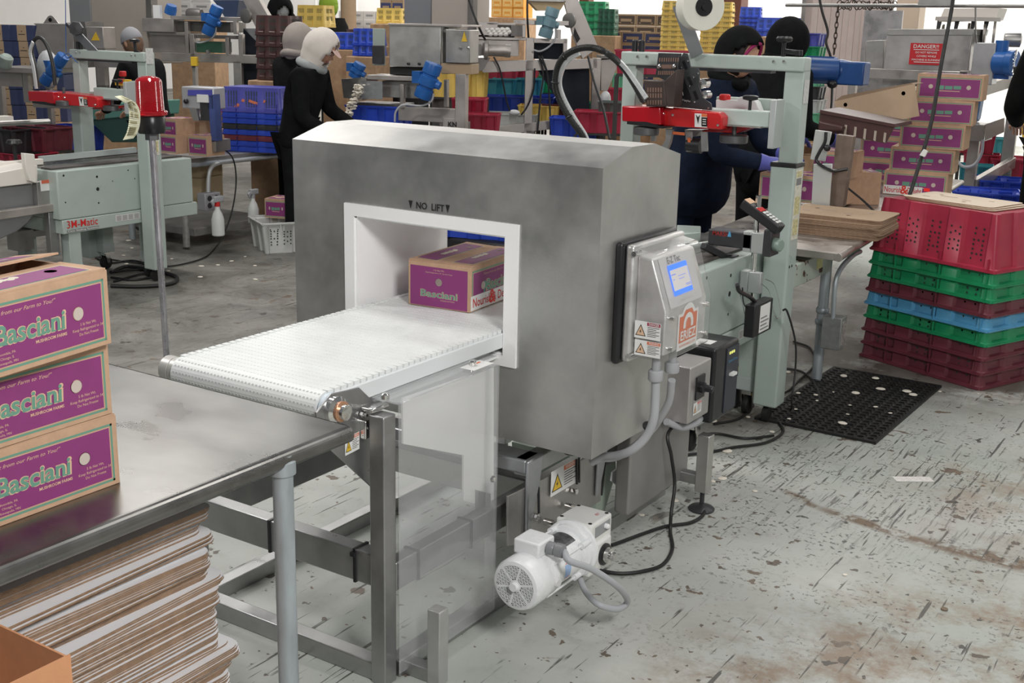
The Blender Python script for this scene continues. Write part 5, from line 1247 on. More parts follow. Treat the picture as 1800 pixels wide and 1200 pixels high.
# ---------------------------------------------------------------- rubber mat and scraps
m0, m1, m2, m3 = at(1372, 741, z=0), at(1536, 779, z=0), at(1650, 681, z=0), at(1478, 652, z=0)
ux = (m1 - m0); uy = (m2 - m1); Lx, Ly = ux.length + .10, uy.length; an2 = math.atan2(uy.y, uy.x)
mat_ = MB(); bw = .022; cell = .042
nx, ny = int((Lx - .04) / cell), int((Ly - .04) / cell)
O = m1; ey = uy.normalized(); ex_ = Vector((-ey.y, ey.x, 0)); T = Matrix((ey, ex_, Vector((0, 0, 1)))).transposed().to_4x4(); T.translation = Vector((O.x, O.y, 0))
t = .012
cx, cy = Ly / ny, Lx / nx
for i in range(ny):
    for j in range(nx):
        x0, y0 = i * cx, j * cy; c = (x0 + cx / 2, y0 + cy / 2); r = cx * .34; n = 12
        ring = [(c[0] + r * math.cos(2 * PI * k / n), c[1] + r * math.sin(2 * PI * k / n)) for k in range(n)]
        sq = []
        for k in range(n):
            a = 2 * PI * k / n; s = max(abs(math.cos(a)), abs(math.sin(a))); sq.append((c[0] + cx / 2 * math.cos(a) / s, c[1] + cy / 2 * math.sin(a) / s))
        vs = [(a, b, t) for a, b in ring] + [(a, b, t) for a, b in sq] + [(a, b, .002) for a, b in ring]
        fs = [(k, (k + 1) % n, n + (k + 1) % n, n + k) for k in range(n)] + [(2 * n + k, 2 * n + (k + 1) % n, (k + 1) % n, k) for k in range(n)] + [tuple(2 * n + k for k in range(n))]
        mat_.add(vs, fs, 0, T)
for x0, x1, y0, y1 in ((-.012, 0, -.012, Lx + .012), (Ly, Ly + .012, -.012, Lx + .012), (0, Ly, -.012, 0), (0, Ly, Lx, Lx + .012)): mat_.box(x0, x1, y0, y1, 0, t, 0, T)
mo_ = mat_.build('rubber_mat', RUBBER); tag(mo_, 'black rubber drainage mat full of round holes lying on the floor', 'mat')
def chip(name, r, m): return MB().lathe([(0, 0), (r * .9, 0), (r, r * .12), (r * .8, r * .24), (0, r * .28)], (0, 0, 0), n=10).build(name, m, origin=(0, 0, 0))
ch = chip('mushroom_slice', .016, MUSH)
spots = [(1483, 661, .013, 1.6), (1539, 665, .013, 1.5), (1504, 691, .013, 1.7), (1548, 684, .013, 1.7), (1594, 688, .013, 1.6), (1605, 694, .013, 1.6), (1481, 744, .013, 1.5), (1434, 694, .013, .9), (1403, 691, .013, 1), (1465, 689, .013, .5), (1436, 704, .013, .6), (1494, 712, .013, .7), (1539, 715, .013, .8), (1565, 726, .013, .7), (1399, 719, .013, .5), (1387, 736, .013, .7), (1490, 728, .013, .6),
         (1357, 759, 0, 1), (1385, 654, 0, 1.3), (1252, 740, 0, 1.6), (1243, 739, 0, 1.2), (1278, 793, 0, 1.6), (1270, 841, 0, 1.2), (1254, 846, 0, .8), (1186, 880, 0, 1), (1128, 905, 0, .9), (1327, 863, 0, .9), (1315, 733, 0, 1), (1310, 652, 0, 1), (1306, 670, 0, 1.2), (1312, 684, 0, 1.4), (1290, 617, 0, 1), (1320, 690, 0, 1.3), (1485, 1010, 0, .7), (1570, 740, 0, .5), (1652, 688, 0, .8), (1720, 692, 0, .5), (1776, 581, 0, .7),
         (355, 390, 0, 1.4), (226, 423, 0, 1.5), (232, 436, 0, 1), (217, 449, 0, 1), (222, 464, 0, 1.2), (271, 457, 0, 1), (302, 455, 0, 1), (354, 468, 0, 1.3), (383, 466, 0, 1.2), (407, 459, 0, 1.2), (352, 487, 0, 1.3), (448, 467, 0, 1.1), (449, 491, 0, 1.2), (296, 476, 0, .8), (431, 451, 0, .8)]
for i, (px, py, z, s) in enumerate(spots):
    p = at(px, py, z=z + .001); o = ch if i == 0 else ch.copy()
    if i: COL.objects.link(o)
    s *= .95; o.location = p; o.scale = (s * random.uniform(.8, 1.2), s * random.uniform(.7, 1), s); o.rotation_euler = (0, 0, random.uniform(0, 3)); 
    where = 'on the black rubber mat' if z > 0 else ('on the dark floor by the left tables' if px < 600 else 'on the pale floor by the machines')
    tag(o, 'small white mushroom slice lying ' + where, 'mushroom slice', 'mushroom slices ' + where)
# ---------------------------------------------------------------- cables on the right floor
def cable(name, pts, r, label, m=RUBBER, cat='cable', sm=6):
    pts = [Vector((p[0], p[1], max(p[2], r + .002))) for p in pts]; mb = MB().tube(pts, r, 8, 0, sm); o = mb.build(name, m); return tag(o, label, cat)
g = lambda *qs: [at(a, b, z=.008) for a, b in qs]
cable('power_cable', [Vector((-1.72, 3.85, .38)), at(1175, 760, x=-1.72), at(1180, 800, x=-1.70), at(1186, 850, x=-1.69), at(1180, 900, x=-1.67), at(1178, 940, x=-1.66)] + g((1182, 965), (1165, 992), (1130, 1004), (1090, 1008), (1050, 1002)), .0065, 'black power cable hanging from the control box down to the floor')
cable('power_cable', g((1232, 885), (1238, 902), (1215, 918), (1170, 925), (1130, 938), (1098, 950), (1075, 958)), .0065, 'black cable running on the floor from the levelling foot to the gear motor')
cable('power_cable', g((1370, 742), (1376, 760), (1345, 778), (1290, 786), (1250, 794), (1200, 800)), .0065, 'black cable snaking on the floor from the sealer caster')
cable('power_cable', g((1360, 765), (1310, 770), (1262, 762), (1230, 765), (1215, 772)), .006, 'black cable curving on the floor beside the steel foot post')
cable('power_cable', g((1395, 600), (1425, 612), (1432, 640), (1405, 668), (1380, 690), (1340, 700), (1300, 688)), .006, 'black cable looping on the dark floor left of the rubber mat')
cable('power_cable', g((1260, 650), (1300, 640), (1340, 652), (1385, 648), (1420, 660), (1440, 700), (1400, 735)), .006, 'black cable crossing the dark floor under the sealer')
cable('power_cable', g((1255, 690), (1280, 705), (1320, 712), (1300, 735), (1255, 745)), .006, 'black cable coiled under the black motor drive')
cd2 = thing('tape_gun', 'black and yellow hand tool lying among the cables under the sealer', 'tool', at(1280, 700, z=0))
p = at(1280, 712, z=0)
MB().box(p.x - .05, p.x + .06, p.y - .04, p.y + .12, .0, .16).build('tool_body', BLACK, cd2, .02, 3); MB().tube([(p.x - .05, p.y, .165), (p.x + .03, p.y + .03, .18), (p.x + .075, p.y + .07, .16), (p.x + .08, p.y + .09, .03)], .012, 8, 0, 5).build('tool_handle', YELLOW, cd2); MB().cbox((p.x, p.y - .045, .13), (.03, .006, .012)).build('tool_lamp', mat('tool_red', (.9, .05, .05), .4, emit=1), cd2)
# tape strip and debris on the pale floor
p = at(1605, 842, z=.001); tag(MB().cbox((p.x, p.y, .0015), (.155, .055, .001), (0, 0, .62)).build('tape_strip', mat('worn_tape', (.74, .72, .68), .5, 0, .15, 60)), 'worn white tape strip stuck on the pale floor', 'tape')
p = at(1660, 1071, z=.001); tag(MB().lathe([(0, 0), (.011, 0), (.011, .004), (0, .004)], p).build('bottle_cap', mat('rusty_cap', (.20, .15, .10), .7)), 'small rusty cap lying on the floor near the right edge', 'cap')
# ================================================================ right hand packing line
Tz = .76
e0, e1, e2 = at(1474, 446, z=Tz), at(1520, 398, z=Tz), at(1690, 316, z=Tz)
print('rt', e0, e1, e2)
rt = thing('packing_table', 'long steel packing table behind the sealer holding card flats and cartons', 'table', (-2.4, 7, 0))
X1 = (e0.x + e2.x) / 2; dirv = (e2 - e0).normalized()
lft = Vector((-1, 0, 0)) * .72
mb = MB(); mb.slab([e0, e2, e2 + lft, e0 + lft], (0, 0, -1), .035); mb.tube([e0 + Vector((.0, 0, -.018)), e2 + Vector((0, 0, -.018))], .020, 12)
mb.build('tabletop', mat('worn_table_steel', (.40, .37, .34), .38, .85, .25, 7, .15), rt, .002)
for p, n in ((at(1433, 500, y=5.80), 1), (e2 + Vector((-.1, -.15, 0)), 2), (e0 + lft + Vector((.1, .5, 0)), 3)):
    x, y = (p.x, p.y) if n > 1 else (at(1435, 668, z=0).x, at(1435, 668, z=0).y)
    MB().cyl((x, y, .0), (x, y, Tz - .03), .026, n=16).build('leg', ZINC, rt)
lx2, ly2 = at(1435, 668, z=0).x, at(1435, 668, z=0).y
MB().tube([at(*q, x=lx2 + .10) for q in ((1512, 442), (1498, 450), (1478, 472), (1468, 500), (1464, 560))], .0125, 10, 0, 6).build('conduit', ZINC, rt)
p = at(1464, 583, x=lx2 + .10)
ob_ = MB().box(p.x - .05, p.x + .05, p.y - .03, p.y + .05, p.z - .085, p.z + .08).build('electrical_box', mat('cast_grey', (.32, .33, .32), .5, .5, .2, 20), rt, .004)
MB().box(p.x + .05, p.x + .053, p.y - .015, p.y + .035, p.z - .06, p.z + .06).build('outlet_cover', mat('outlet_dirty', (.30, .27, .25), .6, 0, .6, 60), ob_)
for z in (.0, .06): MB().lathe([(.03, 0), (.034, .006), (.034, .022), (.03, .028)], (lx2, ly2, p.z - .0 + z)).build('pipe_clamp', ZINC, rt)
# flats stacked on the table
FB = [mat('kraft_flat', (.42, .30, .20), .85, 0, .05, 20), KRAFTD, mat('kraft_print_grey', (.30, .25, .22), .8)]
f0 = flatboard('card_flat', .50, .36, .0055, FB)
cf = at(1462, 412, z=Tz)
rf = random.Random(3)
for k in range(15):
    o = f0 if k == 0 else f0.copy()
    if k: COL.objects.link(o)
    if k % 4 == 0: gx3, gy3 = rf.uniform(-.012, .012), rf.uniform(-.012, .012)
    o.location = (cf.x + gx3 + rf.uniform(-.004, .004), cf.y + .10 + gy3, Tz + .001 + k * .0068); o.rotation_euler = (0, 0, .03 + rf.uniform(-.02, .02))
    tag(o, 'flat brown corrugated carton blank in the pile on the table behind the sealer', 'cardboard flat', 'carton blanks piled on the right table')
# cartons
lc, fl_ = carton('mushroom_carton', 'mushroom carton at the foot of the leaning stack, white slogan sticker on it', detail=1); finish(lc, fl_, tl=0, tr=0)
mb = MB(); mb.box(.0012, .0018, .004, .24, .003, .058, 0); mb.text('Nourish', .05, (.0024, .062, .030), (0, 1, 0), (0, 0, 1), 1, .01, width=.105); mb.text('&', .075, (.0024, .130, .032), (0, 1, 0), (0, 0, 1), 2, .02); mb.text('Delight', .05, (.0024, .192, .030), (0, 1, 0), (0, 0, 1), 1, .01, width=.085)
st_ = mb.build('slogan_sticker', [WHITEST, REDINK, MATS['bright_red_ink']], lc, local=True)
mb = MB().box(.0012, .0018, .25, .285, .035, .055); st2 = mb.build('price_sticker', mat('fluor_red', (.9, .03, .02), .5, emit=.15), lc, local=True)
def place_front(o, px, py, d=None, z=None, rz=-PI / 2, roll=0., wpx=None):
    """put a carton so that the lower left corner of its long side is seen at the pixel"""
    p = at(px, py, d=d) if d else at(px, py, z=z)
    o.location = p; o.rotation_euler = (roll, 0, rz); WORLD[o.name] = p; return p
dst = 7.75
base = at(1551, 340, z=Tz + .001); place_front(lc, 1551, 340, z=Tz + .002)
lc.rotation_euler = (0, 0, -PI / 2 + .10)
H5 = .150
plain = dup(lc, lc.location, 0)
for c in [k for k in COL.objects if k.parent == plain and k.name.split('.')[0] in ('slogan_sticker', 'price_sticker')]: bpy.data.objects.remove(c)
lab = ['second carton up in the leaning stack, above the one with the slogan sticker', 'third carton up in the leaning stack on the right table, red dot on its front', 'fourth carton up in the leaning stack on the right table', 'top carton of the leaning stack, under the steel machine frame']
L0 = Vector(lc.location)
for k in range(4):
    tx_ = (.03, .08, .12, .16)[k]
    o = plain if k == 0 else dup(plain, (0, 0, 0))
    o.location = L0 + Vector((tx_ * .85, .01 * k, H5 * (k + 1))); o.rotation_euler = (0, 0, -PI / 2 + .10 + (.02, -.02, .03, .0)[k]); o['label'] = lab[k]; o['group'] = 'cartons in the leaning stack'
lc['group'] = 'cartons in the leaning stack'
b = at(1503, 318, z=Tz + .002)
for k in range(3):
    o = dup(plain, b + Vector((0, .05, H5 * k)), -PI / 2 + .05, ['lowest carton of the short stack behind the brown stand', 'middle carton of the short stack behind the brown stand', 'top carton of the short stack behind the brown stand'][k], group='cartons in the short stack')
    o.location = b + Vector((0, .05, H5 * k))
b = at(1473, 352, z=Tz + .002); o = dup(plain, b, -PI / 2 - .9, 'single opened carton standing on the table beside the brown stand'); o.location = b; o.scale = (.8, .45, 1.25)
b = at(1332, 350, z=Tz + .03); o = dup(plain, b, -PI / 2 + .0, 'purple carton being packed by the person in the black hood'); o.location = at(1333, 348, z=.80); o.scale = (1, .9, 1)
o = dup(plain, b, -PI / 2, 'carton seen between the sealer column and the pale stand'); o.location = at(1392, 362, z=.775) + Vector((0, .25, 0)); o.scale = (1, .6, 1)
o2 = dup(o, o.location + Vector((.01, 0, .15)), -PI / 2, 'upper carton between the sealer column and the pale stand'); o2.scale = (1, .6, 1)
# tilted kraft tray
tr = thing('carton_tray', 'open kraft carton tray tilted over the brown crate', 'box', at(1540, 205, d=7.2))
P_ = Pl(1540, 190, .05, d=7.2); KR = mat('plain_kraft_pale', (.52, .385, .265), .85, 0, .04, 20)
P_.poly(MB(), [(1467, 178), (1608, 147), (1616, 204), (1570, 213), (1472, 203)], .005).build('tray_side', KR, tr); 
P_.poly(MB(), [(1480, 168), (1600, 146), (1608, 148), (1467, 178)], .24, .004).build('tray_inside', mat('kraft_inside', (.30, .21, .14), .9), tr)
for px, py in ((1486, 184), (1588, 164)): MB().lathe([(0, 0), (.012, 0)], P_.pt(px, py, -.001), (0, -1, 0), 14).build('hand_hole', INK, tr)
# brown crate resting on a pale and brown stand
bc_ = thing('brown_crate', 'dark brown slotted plastic crate tilted on the stand at the sealer exit', 'crate', at(1500, 240, d=6.7)); Pb = Pl(1500, 225, .0, d=6.7)
Pb.poly(MB(), [(1442, 193), (1572, 222), (1556, 252), (1438, 229)], .02).build('crate_side', BROWNC, bc_)
Pb.poly(MB(), [(1442, 193), (1572, 218), (1574, 224), (1441, 199)], .34, -.01).build('crate_rim', BROWNC, bc_); Pb.poly(MB(), [(1438, 212), (1482, 222), (1480, 231), (1438, 230)], .06, -.05).build('crate_handle', BROWNC, bc_, .01)
for x in (1485, 1502, 1519, 1537, 1554): Pb.poly(MB(), [(x, 219 + (x - 1485) * .2), (x + 4, 220 + (x - 1485) * .2), (x + 2, 240 + (x - 1485) * .16), (x - 2, 238 + (x - 1485) * .16)], .003, -.003).build('crate_slot', mat('slot_pale', (.42, .36, .30), .7), bc_)
sd = thing('steel_stand', 'pale folded steel stand with black clamps and a brown post on the packing table', 'stand', at(1440, 362, z=Tz)); Ps = Pl(1440, 362, .0, d=6.35)
Ps.poly(MB(), [(1430, 288), (1463, 288), (1458, 364), (1426, 360)], .01).build('stand_plate', mat('pale_steel', (.68, .70, .68), .3, .5), sd, .002); Ps.poly(MB(), [(1433, 228), (1462, 232), (1450, 284), (1424, 280)], .01, .02).build('stand_top', MATS['pale_steel'], sd, .002)
Ps.poly(MB(), [(1470, 236), (1500, 240), (1482, 364), (1458, 362)], .05, .03).build('stand_post', mat('brown_post', (.20, .15, .12), .5, .3, .2, 12), sd, .003)
MB().tube([Ps.pt(*q, -.01) for q in ((1452, 232), (1450, 250), (1440, 268), (1436, 284), (1462, 300), (1490, 297))], .009, 8, 0, 4).build('clamp_cable', BLACK, sd); MB().ball(Ps.pt(1454, 260, -.01), .018).build('clamp_knob', BLACK, sd)
# ---------------------------------------------------------------- slicer machine with the DANGER sign
dm = 9.6; M_ = Pl(1630, 120, .0, d=dm)
sm_ = thing('mushroom_slicer', 'steel slicing machine with a red DANGER sign on its hopper', 'machine', M_.pt(1640, 330))
HS = mat('hopper_steel', (.47, .455, .445), .38, .8, .2, 4, .1)
hp_ = M_.poly(MB(), [(1559, 60), (1709, 60), (1702, 126), (1552, 122)], .5, .02).build('hopper', HS, sm_, .006); M_.poly(MB(), [(1560, 51), (1712, 51), (1709, 62), (1559, 62)], .52, .01).build('hopper_lip', STEELD, sm_, .003)
sg = M_.rect(MB(), 1599, 76, 1656, 114, .004, .012).build('danger_sign', mat('sign_red', (.60, .02, .03), .45), hp_)
mb = MB(); c = M_.pt(1628, 82, .010)
for s_, y, w in (('DANGER!!', 82, .200), ('DO NOT REMOVE', 92.5, .17), ('COVERS WHILE', 99, .155), ('MACHINE IS RUNNING', 105.5, .23)):
    mb.text(s_, .040 if y == 82 else .022, M_.pt(1628, y, .010), (1, 0, 0), (0, 0, 1), 0, .008, width=w)
for y in (87.5, 109.5): M_.rect(mb, 1606, y - .6, 1651, y + .6, .001, .010)
mb.build('sign_lettering', WHITEST, hp_)
M_.poly(MB(), [(1522, 72), (1554, 70), (1552, 126), (1520, 120)], .3, .2).build('side_cover', STEELD, sm_, .004)
M_.rect(MB(), 1708, 75, 1747, 149, .18, -.05).build('control_cabinet', mat('cabinet_grey', (.52, .52, .53), .35, .6, .1, 6), sm_, .006)
mb = M_.rect(MB(), 1748, 80, 1752, 108, .08, .0); mb.build('yellow_sticker', YELLOW, sm_)
FR = mat('machine_frame_steel', (.43, .40, .375), .4, .85, .15, 8, .1)
def fbar(pl, par, *a, m=FR, n='frame_bar', bevel=.002, sub=None):
    x0, y0, x1, y1, th, off = a; return pl.rect(MB(), x0, y0, x1, y1, th, off).build(n, m, par, bevel)
fbar(M_, sm_, 1491, 123, 1700, 140, .05, -.12); fbar(M_, sm_, 1491, 124, 1504, 166, .05, -.12); fbar(M_, sm_, 1681, 124, 1698, 230, .05, -.12)
fbar(M_, sm_, 1671, 218, 1731, 247, .30, -.16, m=STEELD, n='chute_lip'); M_.poly(MB(), [(1731, 219), (1765, 207), (1765, 232), (1731, 247)], .02, -.16).build('chute_side', STEELW, sm_)
fbar(M_, sm_, 1694, 246, 1713, 385, .06, -.02); fbar(M_, sm_, 1764, 140, 1785, 345, .05, .9)
for z0, z1, yy in ((150, 168, 0), (300, 330, 0)):
    a, b_ = M_.pt(1712, z1 - 5, .0), M_.pt(1780, z0 - 8 if z0 < 200 else 285, .9)
    MB().beam(a, b_, .05, .09).build('frame_bar', FR, sm_, .002)
M_.poly(MB(), [(1697, 150), (1728, 150), (1716, 216), (1690, 218)], .16, .0).build('blue_guard', mat('blue_guard', (.05, .16, .38), .35, 0, .35, 9), sm_, .03)
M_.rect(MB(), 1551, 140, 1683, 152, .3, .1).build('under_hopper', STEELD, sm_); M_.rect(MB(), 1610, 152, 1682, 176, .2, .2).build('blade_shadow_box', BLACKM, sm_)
mt = MB().lathe([(.0, 0), (.075, 0), (.085, .01), (.085, .10), (.098, .11), (.098, .16), (.06, .165), (.0, .166)], M_.pt(1749, 110, -.02), (1, -.25, 0), 24)
mt.box(*[v for v in (M_.pt(1750, 130).x - .03, M_.pt(1750, 130).x + .10, M_.pt(1750, 130).y, M_.pt(1750, 130).y + .1, M_.pt(1750, 134).z - .02, M_.pt(1750, 134).z + .08)]); mt.lathe([(.05, 0), (.05, .09), (0, .09)], M_.pt(1760, 92, .0), (0, 0, 1)); mt.build('drive_motor', BLUEM, sm_)
mb = MB()
for k in range(24):
    an_ = k * PI / 12; q = M_.pt(1785, 110, -.07); mb.beam(q + Vector((0, .02 * 0 + .03 * math.cos(an_), .03 * math.sin(an_))), q + Vector((0, .10 * math.cos(an_), .10 * math.sin(an_))), .004, .004)
mb.build('fan_grille', CHROME, sm_)
# white feed chute and blade cage above
M_.poly(MB(), [(1660, 15), (1757, 14), (1749, 35), (1650, 38)], .3, .25).build('feed_chute', mat('pale_chute', (.78, .72, .66), .4), sm_)
for k, x in enumerate((1652, 1683, 1712, 1735)):
    M_.poly(MB(), [(x - 4, 34), (x + 4, 34), (x + 2 - 6, 62), (x - 8, 62)], .02, .3).build('cage_bar', BLACKM, sm_)
M_.rect(MB(), 1644, 30, 1758, 37, .04, .2).build('cage_top', STEELW, sm_)
for x, r in ((1655, .07), (1700, .08), (1728, .11), (1745, .11)): MB().lathe([(.03, 0), (r, .0), (r, .02), (.03, .02)], M_.pt(x, 58, .38), (1, .2, 0), 24).build('slicing_disc', STEELW, sm_)
MB().lathe([(.05, 0), (.055, .02), (.055, .12), (.03, .13)], M_.pt(1765, 70, .2), (1, .3, 0), 20).build('bearing_housing', STEELD, sm_)
MB().tube([M_.pt(*q, -.2) for q in ((1678, 246), (1680, 275), (1692, 292), (1712, 290), (1725, 270), (1728, 246))], .012, 8, 0, 5).build('grey_hose', GREYPVC, sm_)
# overhead pipe, chain and hanging cables
ov = thing('overhead_pipe', 'long steel pipe crossing the top of the view above the slicer', 'pipe', at(1600, 10, d=7.5)); a, b_ = at(1382, 9, d=8.6), at(1830, 11, d=7.2)
MB().tube([a, b_], .012, 12).build('pipe', STEELD, ov)
MB().tube([at(1715, 12, d=7.55), at(1715, 60, d=7.6), at(1716, 75, d=7.7)], .006, 6).build('hanger_rod', STEELD, ov); MB().slab([at(*q, d=7.5) for q in ((1618, -10), (1678, -10), (1676, 8), (1613, 8))], (0, 1, 0), .01).build('hanger_plate', STEELD, ov)
chn = MB()
def link(mb, c, L, w, r, d, s):
    pts = []
    d = d.normalized(); s = s.normalized()
    for k in range(13): t = 2 * PI * k / 12; pts.append(c + d * math.cos(t) * L + s * math.sin(t) * w)
    mb.tube(pts, r, 5)
c0_ = at(1473, 16, d=8.1)
for k in range(9): link(chn, c0_ - Vector((0, 0, .035 * k)), .024, .011, .0035, Vector((0, 0, 1)), Vector((1, 0, 0)) if k % 2 else Vector((0, 1, 0)))
for k in range(26):
    f = k / 25; p = at(1474 + f * 98, 9, d=8.35 - f * .3); link(chn, p + Vector((0, random.uniform(-.01, .01), random.uniform(-.01, .012))), .03, .022, .0035, Vector((.3, 1, random.uniform(-1, 1))), Vector((0, random.uniform(-.5, .5), 1)))
tag(chn.build('rusty_chain', mat('rusty_chain', (.07, .05, .04), .7, .4)), 'rusty chain wrapped round the overhead pipe with one end hanging', 'chain')
cable('hanging_cable', [at(1676, -8, d=6.6), at(1672, 20, d=6.6), at(1655, 110, d=6.55), at(1638, 210, d=6.5), at(1617, 285, d=6.45), at(1598, 345, d=6.4), at(1584, 378, d=6.35)], .011, 'thick black cable hanging diagonally in front of the slicer and cartons')
p = at(1623, 269, d=6.42); tag(MB().slab([p + Vector(v) for v in ((-.02, 0, -.012), (.008, 0, -.02), (.02, 0, .01), (-.002, 0, .02))], (0, 1, 0), .02).build('cable_tape', WHITEST), 'white tape flag on the thick diagonal cable', 'tape')
cable('hanging_cable', [at(1440, -5, d=8.3), at(1445, 20, d=8.3), at(1455, 55, d=8.3), at(1452, 75, d=8.3), at(1460, 100, d=8.3), at(1462, 130, d=8.3)], .009, 'knotted black cable hanging in front of the strip curtain')
cable('hanging_cable', [at(1490, 330, z=.9), at(1520, 355, z=.85), at(1550, 385, z=.8)], .006, 'short black cable running from the brown post to the crates')
# blue gear motor pointing right behind the sealer column
gm = thing('geared_motor', 'blue finned gear motor behind the top of the sealer column', 'motor', at(1450, 125, d=7.9)); A_, B_ = at(1416, 122, d=7.9), at(1470, 124, d=7.9); ax_ = (B_ - A_).normalized()
mb = MB().lathe([(.0, 0), (.082, 0), (.085, .01), (.085, .20), (.06, .22)], A_, ax_, 28)
for k in range(20): an_ = k * PI / 10; v = Vector((0, math.cos(an_), math.sin(an_))); mb.beam(A_ + v * .083, A_ + v * .083 + ax_ * .19, .004, .012)
mb.build('motor_body', mat('blue_motor_dark', (.015, .07, .24), .35, 0, .15, 9), gm)
mb = MB().lathe([(.07, 0), (.075, .02), (.06, .12), (.05, .16)], B_ , ax_, 20); mb.box(B_.x + .02, B_.x + .20, B_.y - .05, B_.y + .09, B_.z - .09, B_.z + .06); mb.build('gear_case', MATS['blue_motor_dark'], gm, .01); MB().ball(at(1463, 148, d=7.85), .035, sq=(1, 1, .8)).build('junction_cap', BLACK, gm)
MB().tube([at(1463, 150, d=7.85), at(1462, 180, d=7.85), at(1460, 200, d=7.85)], .008, 6).build('motor_cable', BLACK, gm)
# strip curtain and posts
mb = MB()
for k in range(14):
    a = at(1422 + k * 11, 8, d=13.5); mb.box(a.x - .035, a.x + .04, a.y, a.y + .004 + .01 * (k % 2), .05, a.z + .3)
tag(mb.build('strip_curtain', clear('curtain_strip', '#c9b9b4', .75, .2, .02)), 'clear plastic strip curtain hanging in the doorway behind the blue motor', 'curtain')
def pillar(px, w, d, m, label, y0=-20, name='steel_pillar', z0=0):
    a = at(px, 30, d=d); tag(MB().box(a.x - w / 2, a.x + w / 2, a.y - w / 2, a.y + w / 2, z0, 5.5).build(name, m, bevel=.01), label, 'pillar')
BRN = mat('brown_pillar', (.15, .055, .035), .5, 0, .1, 5)
pillar(1292, .26, 16.5, BRN, 'thick dark brown steel pillar between yellow stacks and blue crates')
pillar(1030, .18, 19.5, BRN, 'thin brown steel pillar far behind the green crates')
pillar(1417, .10, 14.3, STEELD, 'narrow grey post at the left edge of the strip curtain')
pillar(1600, .30, 15.5, mat('tan_post', (.45, .36, .28), .6), 'tan post behind the DANGER hopper')
# silver foil sheet behind
Ps2 = Pl(1540, 60, .0, d=12.6); tag(Ps2.rect(MB(), 1500, 18, 1566, 445, .02).build('steel_sheet', mat('foil_steel', (.52, .50, .50), .3, .8, .15, 5, .1)), 'tall bright steel sheet standing in front of the strip curtain', 'sheet')
# ---------------------------------------------------------------- crates on the right and behind
pu = crate_mesh('open_crate', .60, .40, .20, BLUEC, inv=False, holes=False); ps_ = crate_mesh('slotted_crate', .46, .35, .19, BLUET, inv=True, holes=False, slots=True)
used = {'open_crate': 0, 'slotted_crate': 0}
def mkcrate(kind, loc, color, label, rz=0., group=None, scale=None):
    src = pu if kind == 'open_crate' else ps_; basem = 'blue_crate' if kind == 'open_crate' else 'violet_blue_crate'
    if used[kind] == 0:
        o = src; o.location = loc; o.rotation_euler = (0, 0, rz); tag(o, label, 'crate', group); used[kind] = 1; o.data = o.data.copy(); o.data.materials[0] = color
        if scale: o.scale = scale if isinstance(scale, tuple) else (scale,) * 3
        return o
    o = src.copy(); COL.objects.link(o); key = (kind, color.name)
    if key not in KIDS:
        me = src.data.copy(); me.materials[0] = color; KIDS[key] = me
    o.data = KIDS[key]; o.location = loc; o.rotation_euler = (0, 0, rz); o.scale = (1, 1, 1)
    if scale: o.scale = scale if isinstance(scale, tuple) else (scale,) * 3
    if 'group' in o: del o['group']
    tag(o, label, 'crate', group); return o
def cr(px, py, d, color, label, kind='open_crate', rz=.0, s=1., group=None):
    p = at(px, py, d=d); o = mkcrate(kind, p, color, label, rz, group, s)
    if p.z > .08 and group is None:
        sx, sy = (s[0], s[1]) if isinstance(s, tuple) else (s, s); hx, hy = .28 * sx, .18 * sy
        st = thing('crate_stand', 'dark steel stand under the ' + ' '.join(label.replace('the ', '').split()[:11]), 'stand', (p.x, p.y, 0)); st.rotation_euler = (0, 0, rz); WORLD[st.name] = Vector((0, 0, 0))
        MB().box(-hx, hx, -hy, hy, p.z - .022, p.z - .002).build('stand_top', SHD_, st, local=True)
        for a in (-1, 1):
            for b in (-1, 1): MB().box(a * hx - .012, a * hx + .012, b * hy - .012, b * hy + .012, 0, p.z - .02).build('leg', SHD_, st, local=True)
    return o
SHD_ = mat('stand_dark', (.05, .048, .045), .6, .3)
cr(1727, 385, 9.0, BLUEC, 'blue crate on the lower frame rail right of the table, front one of the pair', rz=.25, s=(.8, 1, 1.1))
cr(1745, 360, 9.8, BLUEC, 'blue crate behind another blue crate, right of the steel machine leg', rz=.25, s=(.8, 1, 1.1))
cr(1800, 400, 9.2, BLUEC, 'blue crate at the right edge, behind the crimson crate', rz=.2)
cr(1762, 430, 7.4, GREENC, 'green crate behind the crimson top crate', rz=.2, s=(.8, .8, 1))
cr(1766, 510, 7.3, BLUEC, 'bright blue crate standing just behind the tall stack at the right edge', rz=-.9, s=(.7, .7, 1.25))
cr(1800, 330, 10.5, REDC, 'crimson crate at the right edge below the yellow broom handle', rz=.2, s=(1, 1, 1.3))
cr(1722, 305, 10.6, REDC, 'crimson crate inside the slicer frame, lower one', rz=.2, s=(.5, .6, .9)); cr(1716, 268, 10.6, REDC, 'crimson crate inside the slicer frame, upper one', rz=.2, s=(.5, .6, .9))
cr(1712, 330, 10.2, TEALC, 'teal crate behind the grey hose in the slicer frame', rz=.2, s=(.45, .6, 1)); cr(1757, 268, 11.5, TEALC, 'small teal crate behind the slicer frame leg', rz=.1, s=(.4, .6, .7))
cr(1790, 455, 8.6, BLUEC, 'dark blue crate low at the right edge', rz=.1, s=(.6, .8, 1)); cr(1800, 500, 8.8, REDC, 'crimson crate low at the right edge', rz=.1, s=(.5, .8, 1)); cr(1790, 540, 8.4, BROWNC, 'brown crate low at the right edge beside the cart', rz=.4, s=(.5, .8, 1))
